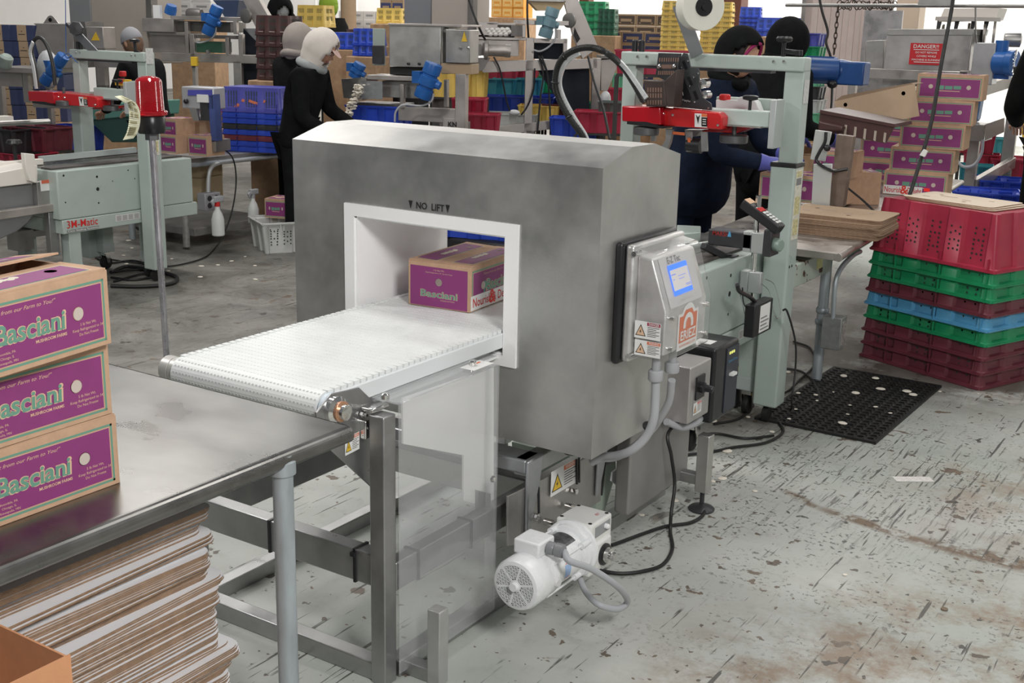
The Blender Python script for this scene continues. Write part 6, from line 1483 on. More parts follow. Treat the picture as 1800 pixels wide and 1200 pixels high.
cart = thing('hand_cart', 'low metal hand cart frame behind the crate stack', 'cart', at(1765, 600, z=0)); MB().tube([at(1755, 600, d=7.6), at(1757, 555, d=7.6), at(1772, 525, d=7.8), at(1776, 520, d=7.9)], .014, 8).tube([at(1757, 560, d=7.6), at(1777, 530, d=8.3)], .014, 8).build('cart_frame', mat('cart_metal', (.32, .33, .27), .5, .4), cart)
# pallet stack of mint, green and black crates behind the sealer column
for k, (c, nm) in enumerate(((GREENC, 'green'), (MINT, 'mint'), (GREYC, 'grey'), (BLACKM, 'black'), (MINT, 'mint'), (MINT, 'mint'), (GREENC, 'green'), (BLUET, 'dark violet'))):
    cr(1418, 243 - k * 23, 11.2, c, '%s crate number-%s level from the pallet beside the sealer column' % (nm, ('bottom', 'second', 'third', 'fourth', 'fifth', 'sixth', 'seventh', 'top')[k]) if False else '%s crate, %s level of the stack on the wooden pallet beside the sealer column' % (nm, ('lowest', 'second', 'third', 'fourth', 'fifth', 'sixth', 'seventh', 'top')[k]), rz=.1, s=(.5, .7, .62), group='crates on the wooden pallet')
pp = at(1418, 262, d=11.2); plt = thing('wooden_pallet', 'wooden pallet under the mint and green crates', 'pallet', (pp.x, pp.y, pp.z)); z_ = pp.z
for k in range(4): MB().box(pp.x - .35, pp.x + .35, pp.y - .35 + k * .2, pp.y - .25 + k * .2, z_ + .06, z_ + .085).build('deck_board', mat('pallet_wood', (.42, .27, .16), .8, 0, .2, 12), plt)
for k in range(3): MB().box(pp.x - .35 + k * .3, pp.x - .27 + k * .3, pp.y - .35, pp.y + .35, z_ - .03, z_ + .06).build('stringer', MATS['pallet_wood'], plt)
MB().box(pp.x - .35, pp.x + .35, pp.y - .3, pp.y + .35, 0, z_ - .03).build('pallet_support', mat('pallet_wood', (.42, .27, .16)), plt)
# yellow broom handle
brm = MB().tube([at(1786, 118, d=9), at(1788, 145, d=9)], .022, 10, 1).tube([at(1788, 143, d=9), at(1808, 300, d=8.8), at(1828, 440, d=8.6)], .014, 10, 0); tag(brm.build('broom_handle', [YELLOW, BLACK]), 'yellow broom handle leaning at the right edge', 'broom')
# ================================================================ left: table with conduit, bottles, crates
zL = .70; tA = at(345, 283, z=zL); tB = at(516, 256, z=zL)
XL_ = (tA.x + tB.x) / 2
lt = thing('packing_table', 'steel packing table behind the detector with a bent conduit, crate stack standing on it', 'table', (XL_, 6.8, 0))
mb = MB().box(XL_ - .8, XL_, tA.y, 7.7, zL - .045, zL); mb.build('tabletop', mat('old_table_steel', (.40, .38, .36), .4, .8, .2, 8, .12), lt, .004)
MB().tube([(XL_ - .005, tA.y - .015, zL - .05), (XL_ - .005, 7.7, zL - .05)], .020, 10).build('table_rail', ZINC, lt)
MB().cyl((XL_ - .03, tA.y + .02, .02), (XL_ - .03, tA.y + .02, zL - .04), .027, n=14).build('leg', mat('stained_pipe', (.36, .35, .34), .5, .5, .3, 14), lt); MB().cyl((XL_ - .03, 7.55, 0), (XL_ - .03, 7.55, zL - .04), .027, n=14).build('leg', ZINC, lt)
MB().cyl((XL_ - .7, tA.y + .05, .0), (XL_ - .7, tA.y + .05, zL - .04), .027, n=14).build('leg', ZINC, lt)
MB().box(XL_ - .75, XL_ - .02, tA.y + .1, 7.2, .09, .15).build('lower_shelf', mat('shelf_grey', (.25, .24, .23), .5, .3, .3, 6), lt, .004)
xo = XL_ + .05
q = [at(a, b, x=xo) for a, b in ((366, 338), (367, 310), (372, 294), (384, 287), (400, 284), (520, 270))]
MB().tube(q, .016, 10, 0, 6).build('conduit', mat('light_conduit', (.58, .60, .60), .4, .4), lt)
p = at(368, 352, x=xo); bx = MB().box(p.x - .06, p.x + .03, p.y - .07, p.y + .09, p.z - .075, p.z + .06).build('outlet_box', mat('outlet_grey', (.42, .42, .44), .45, .3), lt, .006)
for a in (-.025, .045):
    for b in (-.035, .02): MB().lathe([(0, 0), (.022, 0), (.022, .003)], (p.x + .03, p.y + a, p.z + b), (1, 0, 0), 14).build('socket', BLACKM, bx)
cable('thin_cord', [at(378, 264, x=xo + .03), at(392, 262, x=xo + .03), at(410, 280, x=xo + .05), at(415, 320, x=xo + .06), at(408, 370, x=xo + .08), at(392, 415, x=xo + .1), at(376, 440, x=xo + .12), at(360, 452, z=.01), at(330, 462, z=.01), at(290, 468, z=.01), at(240, 462, z=.01), at(190, 455, z=.01), at(165, 448, z=.01)], .006, 'thin dark cord looping from the left table down to the floor')
for k, pts in enumerate((((158, 430), (165, 448), (190, 462), (230, 458), (262, 465), (285, 480), (240, 492), (195, 488)), ((195, 480), (225, 470), (275, 478), (310, 488), (300, 500), (250, 505), (195, 504)), ((200, 495), (240, 484), (262, 478), (244, 474), (200, 478)))):
    cable('floor_cable', g(*pts), .013 if k == 1 else .008, ['thin black cable on the floor under the left sealer', 'thick black cable coiled on the floor behind the carton stack', 'black cable loop lying inside the thicker coil'][k])
def bottle(name, px, py, label, sc=1., dark=False):
    p = at(px, py, x=XL_ - .02) if False else at(px, py, z=.152)
    t = thing(name, label, 'bottle', p); W_ = mat('milky_bottle', (.72, .74, .72), .35)
    MB().lathe([(.036, 0), (.042, .006), (.042, .11), (.030, .15), (.017, .175), (.015, .20)], p, (0, 0, 1), 20).build('bottle_body', W_, t)
    MB().lathe([(.018, .195), (.018, .225)], p, (0, 0, 1), 14).build('collar', REDINK if not dark else GREYPVC, t)
    MB().box(p.x - .016, p.x + .016, p.y - .03, p.y + .05, p.z + .222, p.z + .262).slab([(p.x - .01, p.y - .03, p.z + .25), (p.x - .01, p.y - .055, p.z + .23), (p.x - .01, p.y - .035, p.z + .19), (p.x - .01, p.y - .025, p.z + .22)], (1, 0, 0), .02).build('spray_trigger', GREYPVC, t, .006)
    t.scale = (sc,) * 3; return t
bottle('spray_bottle', 384, 414, 'tall milky spray bottle on the low shelf beside the outlet box', 1.15); bottle('spray_bottle', 446, 392, 'spray bottle with grey trigger standing behind the white perforated crate', 1.05, True)
a = at(425, 440, z=0); 
wc = crate_mesh('perforated_crate', .60, .42, .24, mat('white_crate', (.62, .63, .61), .45, 0, .05, 8), False, True); MATS['crate_hole'].node_tree.nodes['Principled BSDF'].inputs['Base Color'].default_value = (.05, .08, .07, 1)
wc.location = (a.x + .22, a.y + .34, 0); wc.rotation_euler = (0, 0, 1.05); tag(wc, 'white perforated plastic crate on the floor beside the left table', 'crate')
# blue crate stack on the table
bs0 = at(462, 264, z=zL + .002); 
cols = [BLUEC, BLUEC, MAROON, BLUEC, BLACKM, BLUEC, BLUEC, BLUET]
names = ['bright blue slotted crate, lowest of the stack on the left table', 'bright blue slotted crate, second from the bottom on the left table', 'maroon slotted crate, the only maroon one in the blue stack on the left table', 'bright blue slotted crate between the maroon and the black ones on the left table', 'black slotted crate in the middle of the blue stack on the left table', 'bright blue slotted crate just above the black one on the left table', 'bright blue slotted crate under the violet top crate on the left table', 'violet blue slotted crate with orange stickers, on top of the left table stack']
for k in range(8):
    o = mkcrate('slotted_crate', (bs0.x - .0, bs0.y + .0, zL + .002 + k * .045), cols[k], names[k], .30, 'slotted crates stacked on the left table', (1.18, 1.0, 1.05))
top = o
for a_, b_, w in ((-.06, .09, .022), (-.0, .085, .035), (.03, .075, .035), (-.10, .055, .02), (-.115, .045, .02), (.10, .09, .014)):
    MB().cbox((a_, -.171, b_), (w, .003, .02), (0, .35, 0)).build('orange_sticker', mat('orange_sticker', (.75, .22, .12), .5), top, local=True)
# cartons on and under the left table
def cart_at(px, py, d, label, rz=0., s=(1, 1, 1), group=None):
    o = dup(plain, (0, 0, 0)); o.location = at(px, py, d=d); o.rotation_euler = (0, 0, rz); o.scale = s; o['label'] = label
    if 'group' in o: del o['group']
    if group: o['group'] = group
    return o
cart_at(283, 268, 9.2, 'lower closed carton left of the open one on the left table', -PI/2, (.8, .46, .95)); cart_at(283, 240, 9.2, 'upper closed carton left of the open one on the left table', -PI/2, (.8, .46, .95)); cart_at(332, 272, 9.1, 'open carton with a purple front on the left table', -PI/2 + .05, (.8, .5, 1.0))
kb_ = Pl(350, 220, -.0, d=9.3); oo = thing('open_flap', 'raised kraft flap of the open carton on the left table', 'carton flap', kb_.pt(350, 240)); 
kb_.poly(MB(), [(321, 208), (368, 209), (374, 240), (330, 241)], .005).build('flap_board', KR, oo)
cart_at(366, 262, 9.8, 'carton half hidden behind the blue crate stack, lower', -PI/2, (.7, .4, 1.1)); cart_at(366, 232, 9.9, 'carton half hidden behind the blue crate stack, upper', -PI/2, (.7, .4, 1.1)); cart_at(366, 202, 9.9, 'open topped carton behind the weighing scale', -PI/2, (.9, .5, 1.0))
def plainbox(px, py, d, w, h, label, m=KRAFT, rz=0., dp=.3, name='kraft_carton', group=None, bev=.004):
    p = at(px, py, d=d); o = MB().box(0, w, 0, dp, 0, h).build(name, m, None, bev, 2, (0, 0, 0)); o.location = p; o.rotation_euler = (0, 0, rz); tag(o, label, 'box', group); return o
PK = mat('ochre_card', (.47, .36, .22), .85, 0, .05, 15)
plainbox(322, 315, 9.6, .17, .16, 'plain ochre carton under the left table, upper one', PK, .2); plainbox(323, 355, 9.6, .17, .20, 'plain ochre carton under the left table, lower one', PK, .2); cart_at(466, 382, 9.4, 'opened carton on the floor behind the white perforated crate', -PI/2 + .3, (.9, .5, 1.0))
# weighing scale / label station
Psc = Pl(350, 200, .25, d=9.0); ws = thing('weighing_station', 'grey and blue weighing station standing among the cartons on the left table', 'scale', Psc.pt(350, 262))
Psc.rect(MB(), 319, 153, 376, 192, .16).build('display_head', mat('scale_grey', (.50, .50, .52), .4, .4), ws, .01); Psc.poly(MB(), [(330, 158), (372, 158), (372, 168), (330, 168)], .01, -.008).build('violet_panel', BLUET, ws); Psc.rect(MB(), 346, 166, 366, 180, .01, -.01).build('read_out', WHITEST, ws)
Psc.poly(MB(), [(364, 168), (376, 166), (381, 248), (372, 250)], .08).build('blue_column', mat('blue_column', (.06, .09, .26), .4, 0, .2, 9), ws); Psc.poly(MB(), [(332, 190), (345, 190), (350, 212), (340, 212)], .04).build('arm', STEEL, ws); Psc.rect(MB(), 352, 180, 368, 212, .05).build('coil_housing', BLACKM, ws); Psc.rect(MB(), 340, 246, 380, 266, .2).build('base', STEELD, ws); MB().ball(Psc.pt(327, 178, -.02), .02).build('side_knob', BLACK, ws)
# ---------------------------------------------------------------- infeed conveyor at the far left
ic = thing('infeed_conveyor', 'white plastic infeed conveyor with steel drum chute at the left edge', 'conveyor', at(40, 440, z=0)); xi = -6.55
Pi_ = Pl(60, 340, PI / 2, x=xi); WI = mat('uhmw_white', (.80, .76, .70), .4)
Pi_.poly(MB(), [(-60, 315), (66, 290), (66, 321), (-60, 336)], .55).build('conveyor_bed', WI, ic, .004); Pi_.poly(MB(), [(43, 269), (61, 271), (64, 322), (52, 318), (46, 300)], .04, -.03).build('guide_block', WI, ic, .004); Pi_.poly(MB(), [(-40, 288), (76, 279), (77, 289), (-40, 298)], .04, .2).build('guide_rail', WI, ic, .003)
Pi_.poly(MB(), [(94, 310), (110, 312), (108, 330), (94, 332)], .06, -.02).build('corner_block', WHITEP, ic, .004); bx = Pi_.rect(MB(), 66, 318, 97, 360, .05).build('gear_cover', STEELD, ic, .003)
Pi_.rect(MB(), 71, 316, 94, 335, .002, -.004).build('danger_sticker', WHITEST, bx); Pi_.rect(MB(), 73, 316, 92, 322, .002, -.006).build('sticker_header', mat('orange_red_print', (.65, .15, .08), .5), bx)
Pi_.poly(MB(), [(-50, 378), (100, 358), (100, 371), (-50, 394)], .05, -.03).build('frame_rail', STEELW, ic, .003)
dr = [Pi_.pt(*q, .05) for q in ((-70, 335), (62, 322), (64, 360), (62, 376), (50, 392), (30, 408), (0, 421), (-70, 430))]; MB().slab(dr, Pi_.n, .45).build('drum_chute', mat('drum_steel', (.36, .37, .38), .45, .6, .12, 2.5), ic, .01)
Pi_.rect(MB(), 88, 372, 104, 450, .05, -.02).build('leg', FRAME, ic, .004); Pi_.rect(MB(), 30, 405, 90, 417, .05, .3).build('frame_rail', FRAME, ic, .004); Pi_.rect(MB(), 32, 405, 60, 440, .12, .25).build('leg_bracket', STEELD, ic); MB().lathe([(.06, 0), (.06, .05), (.03, .06), (.03, .2)], Vector((Pi_.pt(46, 450, .3).x, Pi_.pt(46, 450, .3).y, 0))).build('levelling_foot', BLACK, ic)
MB().cyl(Pi_.pt(28, 283, .3), Pi_.pt(25, 255, .3), .012).lathe([(.02, 0), (.05, .01), (.04, .03)], Pi_.pt(25, 254, .3)).build('clamp_knob', BLACK, ic); Pi_.rect(MB(), -10, 205, 24, 218, .1, .9).build('side_tray', WI, ic); MB().tube([Pi_.pt(-30, 219, .8), Pi_.pt(86, 213, .8)], .018, 8).build('guide_tube', STEEL, ic)
Pi_.poly(MB(), [(72, 275), (240, 259), (240, 268), (72, 285)], .03, .25).build('side_rail', SAGEG, ic)
# aqua tub and crates behind the left sealer
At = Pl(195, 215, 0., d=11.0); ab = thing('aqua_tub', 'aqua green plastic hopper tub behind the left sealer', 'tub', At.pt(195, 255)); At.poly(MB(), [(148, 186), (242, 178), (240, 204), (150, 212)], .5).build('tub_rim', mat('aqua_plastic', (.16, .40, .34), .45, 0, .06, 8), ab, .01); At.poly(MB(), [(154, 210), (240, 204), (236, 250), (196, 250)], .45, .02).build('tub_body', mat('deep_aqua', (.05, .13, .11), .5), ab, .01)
cr(70, 262, 10.4, MAROON, 'dark maroon crate behind the left sealer, left one', rz=.1, s=(.85, .9, 1.0)); cr(128, 262, 11.4, BLUEC, 'bright blue crate showing between the left sealer posts', rz=.1, s=(.9, .9, 1.1)); cr(16, 264, 10.3, BLACKM, 'black crate behind the guide rail at the left edge', rz=.1, s=(.9, .9, 1.0)); cr(30, 290, 10.2, REDC, 'crimson crate low behind the infeed conveyor', rz=.05, s=(1.1, .9, .6))
# ---------------------------------------------------------------- blue and kraft carton wall, upper left
BK = mat('blue_card', (.045, .06, .14), .7, 0, .08, 12); KT = mat('kraft_band', (.46, .33, .21), .8, 0, .05, 15)
cw = MB().box(0, .27, 0, .4, 0, .165, 0).box(.075, .185, -.002, .402, -.0005, .1655, 1).box(.09, .17, -.003, -.0025, .065, .072, 2).lathe([(0, 0), (.006, 0)], (.13, -.003, .10), (0, -1, 0), 10, 2).build('blue_carton', [BK, KT, INK], None, .003, 2, (0, 0, 0))
firstc = True; RN = ('lowest', 'second', 'third', 'fourth', 'fifth', 'sixth'); CNm = ('left', 'middle', 'right')
zc0 = at(38, 215, d=13.2).z + .02
for c in range(3):
    for r_ in range(6):
        b = at(-4 + c * 42 + r_ * -1.2, 215, d=13.2); b.z = zc0 - .02; o = cw if firstc else cw.copy()
        if not firstc: COL.objects.link(o)
        firstc = False; o.location = b + Vector((0, 0, .172 * r_ + .02)); o.rotation_euler = (0, 0, .42)
        tag(o, 'dark blue carton with kraft band, %s row up, %s column of the upper left stack' % (RN[r_], CNm[c]), 'box', 'blue banded cartons stacked at the upper left')
b = at(60, 225, d=13.2); tag(MB().box(b.x - .8, b.x + .9, b.y - .1, b.y + .9, 0, zc0 - .003).build('carton_pallet', mat('pallet_wood', (.4, .3, .2)), bevel=.01), 'tall wooden platform under the blue banded cartons', 'platform')
# ---------------------------------------------------------------- background machines
def machine(name, label, o): return thing(name, label, 'machine', o)
SHF = mat('shop_steel', (.47, .435, .41), .42, .75, .16, 5, .12); SHD = mat('shop_steel_dark', (.20, .19, .18), .5, .6, .2, 6)
# A: far left slicer
A = Pl(100, 90, .35, d=10.8); mA = machine('mushroom_slicer', 'steel slicing machine with lifting lug and yellow warning triangle, upper left', A.pt(100, 200))
A.poly(MB(), [(64, 46), (58, 41), (130, 42), (130, 120), (84, 122), (70, 104), (60, 70)], .4).build('hopper', SHF, mA, .006); A.poly(MB(), [(76, 41), (84, 29), (88, 27), (93, 29), (103, 41)], .01).build('lifting_lug', SHF, mA); MB().lathe([(0, 0), (.018, 0)], A.pt(88, 35, -.004), -A.n, 12).build('lug_hole', INK, mA)
A.rect(MB(), 152, 47, 182, 86, .2, -.05).build('control_cabinet', SHF, mA, .006); A.poly(MB(), [(160, 71), (175, 71), (168, 56)], .002, -.054).build('warning_triangle', YELLOW, mA); A.rect(MB(), 130, 38, 152, 118, .3).build('side_panel', SHD, mA)
A.rect(MB(), -20, 119, 78, 128, .5, -.1).build('discharge_table', SHF, mA, .003); A.rect(MB(), 0, 128, 40, 152, .3).build('tray', SHF, mA); A.rect(MB(), 40, 128, 50, 180, .05).build('leg', SHF, mA); A.rect(MB(), 138, 105, 226, 118, .06, .1).build('frame_bar', SHF, mA); A.rect(MB(), 170, 118, 184, 150, .06, .1).build('leg', SHF, mA); A.rect(MB(), 58, 172, 125, 190, .06, .2).build('frame_bar', SHF, mA); A.rect(MB(), 90, 125, 96, 430, .06, .3).build('leg', SHF, mA); A.rect(MB(), 10, 150, 16, 470, .06, .3).build('leg', SHF, mA)
def vib(pl, par, p, q, r, m, off=-.1, cap=True):
    """vibrator motor: body with two end bells, flange ring, foot and cable gland"""
    a, b = pl.pt(*p, off), pl.pt(*q, off); d = b - a; L = d.length
    o = MB().lathe([(0, 0), (r * .95, 0), (r, .01), (r, L * .28), (r * .86, L * .30), (r * .86, L * .36), (r * 1.12, L * .38), (r * 1.12, L * .62), (r * .86, L * .64), (r * .86, L * .70), (r, L * .72), (r, L - .01), (r * .95, L), (0, L)], a, d, 24).build('vibrator_motor', m, par)
    c = a + d * .5; n = d.normalized().cross(pl.n).normalized(); MB().cbox(tuple(c - n * r * 1.1), (r * 1.1, r * 1.3, r * 1.3)).build('motor_foot', m, o); MB().cyl(c + n * r * .9, c + n * r * 1.5, r * .45).build('gland', m, o); return o
MB().lathe([(.05, 0), (.06, .02), (.06, .10), (.04, .12)], A.pt(8, 118, -.1), (.5, 0, 1), 16).build('old_motor', mat('weathered_motor', (.35, .42, .38), .5, 0, .2, 9), mA)
vib(A, mA, (112, 98), (78, 146), .055, BLUEM, -.35); tag(MB().ball(A.pt(85, 122, -.3), .13, sq=(1, .6, 1.3), n=14).build('plastic_bag', mat('bag_grey', (.55, .56, .57), .4, 0, .3, 9, 0, .8, bscale=12)), 'crumpled clear plastic bag wrapped round a motor, upper left', 'bag')
# big elevator duct
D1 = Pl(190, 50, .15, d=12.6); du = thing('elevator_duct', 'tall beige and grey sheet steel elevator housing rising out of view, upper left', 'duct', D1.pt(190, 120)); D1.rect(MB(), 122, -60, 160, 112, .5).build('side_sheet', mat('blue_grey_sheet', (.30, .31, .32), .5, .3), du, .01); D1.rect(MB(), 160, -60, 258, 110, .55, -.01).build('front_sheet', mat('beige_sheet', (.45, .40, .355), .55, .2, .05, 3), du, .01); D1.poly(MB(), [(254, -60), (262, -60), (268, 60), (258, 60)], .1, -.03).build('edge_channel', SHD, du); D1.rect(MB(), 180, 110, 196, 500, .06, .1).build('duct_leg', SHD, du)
# B: vibrating table machine with blue motors
xB = at(360, 105, d=12.5).x; B = Pl(360, 105, PI / 2, x=xB); mB = machine('grading_machine', 'steel grading machine with bright blue vibrator motor behind the blue crate stack', Vector((xB, 9.5, 0)))
Bq = Pl(340, 60, .40, d=12.0)
def br(n, a, m=SHF, th=.06, off=0., bev=.003): return Bq.rect(MB(), *a, th, off).build(n, m, mB, bev)
br('frame_beam', (283, 95, 478, 110), th=.08); br('tray_edge', (300, 29, 434, 36), th=.3); br('feed_tray', (250, 32, 305, 56), th=.25); br('screen_deck', (312, 38, 405, 56), SHD, .4, .1); br('trough', (265, 59, 330, 92), SHF, .3, .1); br('trough_lip', (262, 57, 335, 62), SHF, .35, .05)
for a in ((325, 38, 331, 95), (410, 36, 416, 60), (334, 60, 342, 120), (419, 60, 427, 98), (396, 66, 402, 98), (340, 110, 346, 230), (412, 108, 426, 235), (362, 88, 366, 96), (280, 108, 286, 230)): br('frame_post', a, th=.06)
br('green_crate_tray', (317, 73, 390, 92), mat('tray_green', (.08, .22, .14), .5), .25, .15); br('dark_guard', (345, 62, 420, 68), SHD, .1, .05); br('red_switch', (335, 100, 346, 116), YELLOW, .05, -.03)
vib(Bq, mB, (383, 11), (364, 60), .062, BLUEM, -.12); MB().tube([Bq.pt(*q, -.12) for q in ((380, 48), (378, 60), (368, 70), (352, 75), (345, 74))], .008, 6, 0, 4).build('motor_cable', GREYPVC, mB)
MB().lathe([(.0, 0), (.06, 0), (.06, .05), (.05, .09)], Bq.pt(299, 24, .1), (.4, 0, 1), 16).build('blue_cap_motor', BLUEM, mB); MB().lathe([(.045, 0), (.055, .02), (.055, .14), (.045, .16)], Bq.pt(330, 24, .1), (1, .3, 0), 16).build('grey_motor', SHD, mB); Bq.rect(MB(), 269, 9, 281, 32, .05).build('white_bottle', WHITEP, mB); 
for k in range(6): MB().ball(Bq.pt(268 + k * 5, 47 + (k % 2) * 2, .05), .022, sq=(1, 1, .8)).build('mushroom', MUSH, mB) if False else None
inc = thing('incline_conveyor', 'inclined steel conveyor leg rising to the top, left of the dark hooded person', 'conveyor', Bq.pt(460, 130)); Bq.poly(MB(), [(422, -10), (450, -10), (500, 78), (470, 92)], .10, -.05).build('side_plate', SHF, inc, .004); Bq.poly(MB(), [(452, 46), (461, 54), (468, 66), (459, 64)], .01, -.06).build('side_slot', INK, inc); Bq.poly(MB(), [(428, 50), (470, 92), (470, 150), (425, 150)], .5, .15).build('dark_skirt', mat('dark_skirt', (.012, .018, .03), .7), inc); Bq.poly(MB(), [(374, 0), (420, 0), (416, 32), (396, 32), (384, 12)], .3, .1).build('navy_chute', mat('navy_sheet', (.03, .05, .10), .5), inc); MB().lathe([(.03, 0), (.07, .01), (.07, .04), (.03, .05)], Bq.pt(436, 28, -.08), (0, -1, 0), 20).build('drive_pulley', SHD, inc)
Bq.rect(MB(), 462, 85, 470, 380, .06, .05).build('leg', SHD, inc)
# C: slicer in the centre (KN)
C_ = Pl(720, 100, .30, d=9.2); mC = machine('mushroom_slicer', 'steel slicing machine with large square hopper and blue vibrator, marked KN, in the centre', C_.pt(720, 230))
def cb(n, a, m=SHF, th=.06, off=0., bev=.003): return C_.rect(MB(), *a, th, off).build(n, m, mC, bev)
cb('hopper', (684, 44, 775, 118), STEEL, .42, .0, .006); cb('hopper_lid', (682, 42, 812, 46), SHF, .5, -.02); cb('side_cover', (776, 48, 788, 130), STEELD, .3, .1); cb('control_cabinet', (783, 52, 826, 111), STEELD, .22, -.06, .006); C_.poly(MB(), [(811, 73), (821, 73), (816, 55)], .002, -.066).build('warning_triangle', YELLOW, mC)
for x, y in ((809, 84), (823, 84)): MB().lathe([(.010, 0), (.010, .01), (.006, .016)], C_.pt(x, y, -.066), -C_.n, 12).build('switch', CHROME, mC)
for x in (718, 737): MB().lathe([(.012, 0), (.010, .012), (0, .014)], C_.pt(x, 112, -.004), -C_.n, 12).build('rubber_bumper', BLACK, mC)
cb('blade_gap', (685, 118, 745, 132), INK, .3, .05); cb('tray_rim', (645, 133, 730, 141), SHF, .3, -.05); C_.poly(MB(), [(600, 139), (645, 136), (636, 176), (604, 172)], .25, -.02).build('discharge_chute', STEELD, mC); C_.rect(MB(), 634, 142, 672, 174, .006, -.06).build('chute_flap', mat('foil_flap', (.62, .62, .64), .25, .9, .2, 30), mC); cb('deck', (672, 143, 735, 172), STEELD, .3, .05)
cb('mushroom_bed', (620, 182, 705, 208), SHD, .3, .1); cb('cross_frame', (700, 190, 806, 214), SHF, .08, -.03); cb('frame_leg', (800, 130, 818, 228), SHF, .08, -.05); cb('frame_leg', (780, 140, 786, 188), SHF, .05, -.05); cb('frame_leg', (703, 148, 709, 190), SHF, .05, -.05); cb('wood_block', (775, 112, 828, 130), mat('pale_wood', (.42, .31, .20), .7), .2, -.04)
mb = MB(); mb.text('KN', .052, C_.pt(795, 219, -.052), C_.u, (0, 0, 1), 0, .03); cb('name_plate', (778, 208, 806, 232), SHF, .01, -.04); mb.build('maker_letters', INK, mC)
for x in (640, 760, 809): C_.rect(MB(), x, 214, x + 12, 480, .06, .2).build('frame_leg', SHD, mC)
vib(C_, mC, (763, 112), (742, 172), .068, BLUEM, -.22); MB().tube([C_.pt(*q, -.22) for q in ((762, 165), (758, 178), (740, 186), (710, 184), (696, 196), (694, 214))], .008, 6, 0, 4).build('motor_cable', GREYPVC, mC)
vib(C_, mC, (634, 112), (622, 136), .05, BLUEM, .1); cb('green_side_plate', (655, 50, 676, 115), mat('pale_green_sheet', (.40, .46, .42), .5), .02, .2); cb('black_grille', (654, 80, 672, 112), BLACKM, .05, .15)
fl2 = MB(); rm = random.Random(2)
for k in range(110):
    t = rm.random(); px = 632 - 22 * t + rm.uniform(-7, 9) * (1 - .3 * t); py = 150 + 55 * t + rm.uniform(-4, 4); fl2.ball(C_.pt(px, py, -.06 + rm.uniform(-.05, .05)), rm.uniform(.012, .02), 0, 6, 4, None, (1, 1, .5))
tag(fl2.build('mushroom_slices', MUSH), 'white mushroom slices pouring off the centre chute', 'mushroom slices', kind='stuff')
cr(668, 228, 9.6, BLUEC, 'dark blue crate under the pouring mushroom slices', rz=.3, s=(.8, .8, 1)); cr(826, 212, 10.6, REDC, 'crimson crate beside the KN frame leg, upper one', rz=.5, s=(.5, .8, 1)) ; cr(842, 232, 10.3, REDC, 'crimson crate beside the KN frame leg, lower one', rz=.5, s=(.6, .8, .8))
# ducts behind centre
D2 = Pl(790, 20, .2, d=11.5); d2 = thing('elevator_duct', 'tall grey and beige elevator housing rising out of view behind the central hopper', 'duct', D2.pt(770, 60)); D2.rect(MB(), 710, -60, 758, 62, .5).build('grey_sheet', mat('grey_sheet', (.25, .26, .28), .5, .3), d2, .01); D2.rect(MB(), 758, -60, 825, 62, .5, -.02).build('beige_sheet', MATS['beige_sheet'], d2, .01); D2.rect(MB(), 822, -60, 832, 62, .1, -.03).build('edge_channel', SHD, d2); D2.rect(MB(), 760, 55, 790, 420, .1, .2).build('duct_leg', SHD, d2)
# D: frame machine right of centre
xD = at(945, 120, d=11.8).x; Dp = Pl(945, 120, PI / 2, x=xD); mD = machine('grading_machine', 'long steel grading machine frame with grey-blue vibrator motor, centre right', Vector((xD, 11.5, 0)))
Dq = Pl(945, 110, .62, d=11.6)
def db(n, a, m=SHF, th=.08, off=0., bev=.003): return Dq.rect(MB(), *a, th, off).build(n, m, mD, bev)
Dq.poly(MB(), [(826, 108), (1050, 103), (1050, 120), (850, 128)], .08).build('frame_beam', SHF, mD, .003); Dq.poly(MB(), [(850, 224), (1046, 204), (1046, 219), (850, 240)], .08).build('lower_beam', SHF, mD, .003)
for a in ((923, 66, 937, 236), (1040, 102, 1054, 242), (990, 68, 997, 104), (937, 68, 997, 76), (856, 40, 906, 44), (918, 44, 924, 66), (979, 52, 986, 68)): db('frame_post', a)
db('feed_tray', (832, 38, 875, 62), SHF, .25); db('tray_front', (840, 40, 905, 66), SHD, .2, .15); db('trough', (825, 70, 912, 98), SHF, .3, .08); db('trough_lip', (825, 65, 925, 70), SHF, .35, .03); db('tray_rim', (905, 36, 1000, 44), SHF, .3); db('hopper_side', (898, 44, 918, 64), SHD, .2); Dq.poly(MB(), [(930, 2), (995, 2), (985, 18), (945, 18)], .4, .1).build('chute_board', PK, mD); db('chute_top', (930, -2, 992, 3), STEELD, .4, .08)
vib(Dq, mD, (973, 14), (957, 66), .066, BLUEG, -.14); MB().tube([Dq.pt(*q, -.14) for q in ((977, 50), (976, 68), (965, 82), (950, 90), (938, 88))], .009, 6, 0, 4).build('motor_cable', GREYPVC, mD)
MB().lathe([(.05, 0), (.09, .01), (.09, .04), (.055, .05), (.055, .20), (.06, .21), (.06, .26)], Dq.pt(850, 88, -.1), (Dq.u + Vector((0, 0, -.02))), 20).build('gear_motor', SHF, mD); db('terminal_box', (888, 78, 898, 95), STEEL, .08, -.12); db('shaft_box', (833, 78, 846, 98), SHD, .15, -.1); Dq.poly(MB(), [(832, 102), (862, 102), (850, 122), (836, 128)], .1, -.12).build('bracket', SHD, mD); MB().tube([Dq.pt(*q, -.13) for q in ((868, 100), (878, 120), (884, 145), (890, 175), (896, 195))], .009, 6, 0, 4).tube([Dq.pt(*q, -.13) for q in ((916, 202), (928, 185), (938, 155), (940, 120))], .009, 6, 0, 4).build('motor_lead', BLACK, mD); MB().ball(Dq.pt(904, 198, -.13), .05, sq=(1.3, .7, .6)).build('bagged_connector', MATS['bag_grey'], mD)
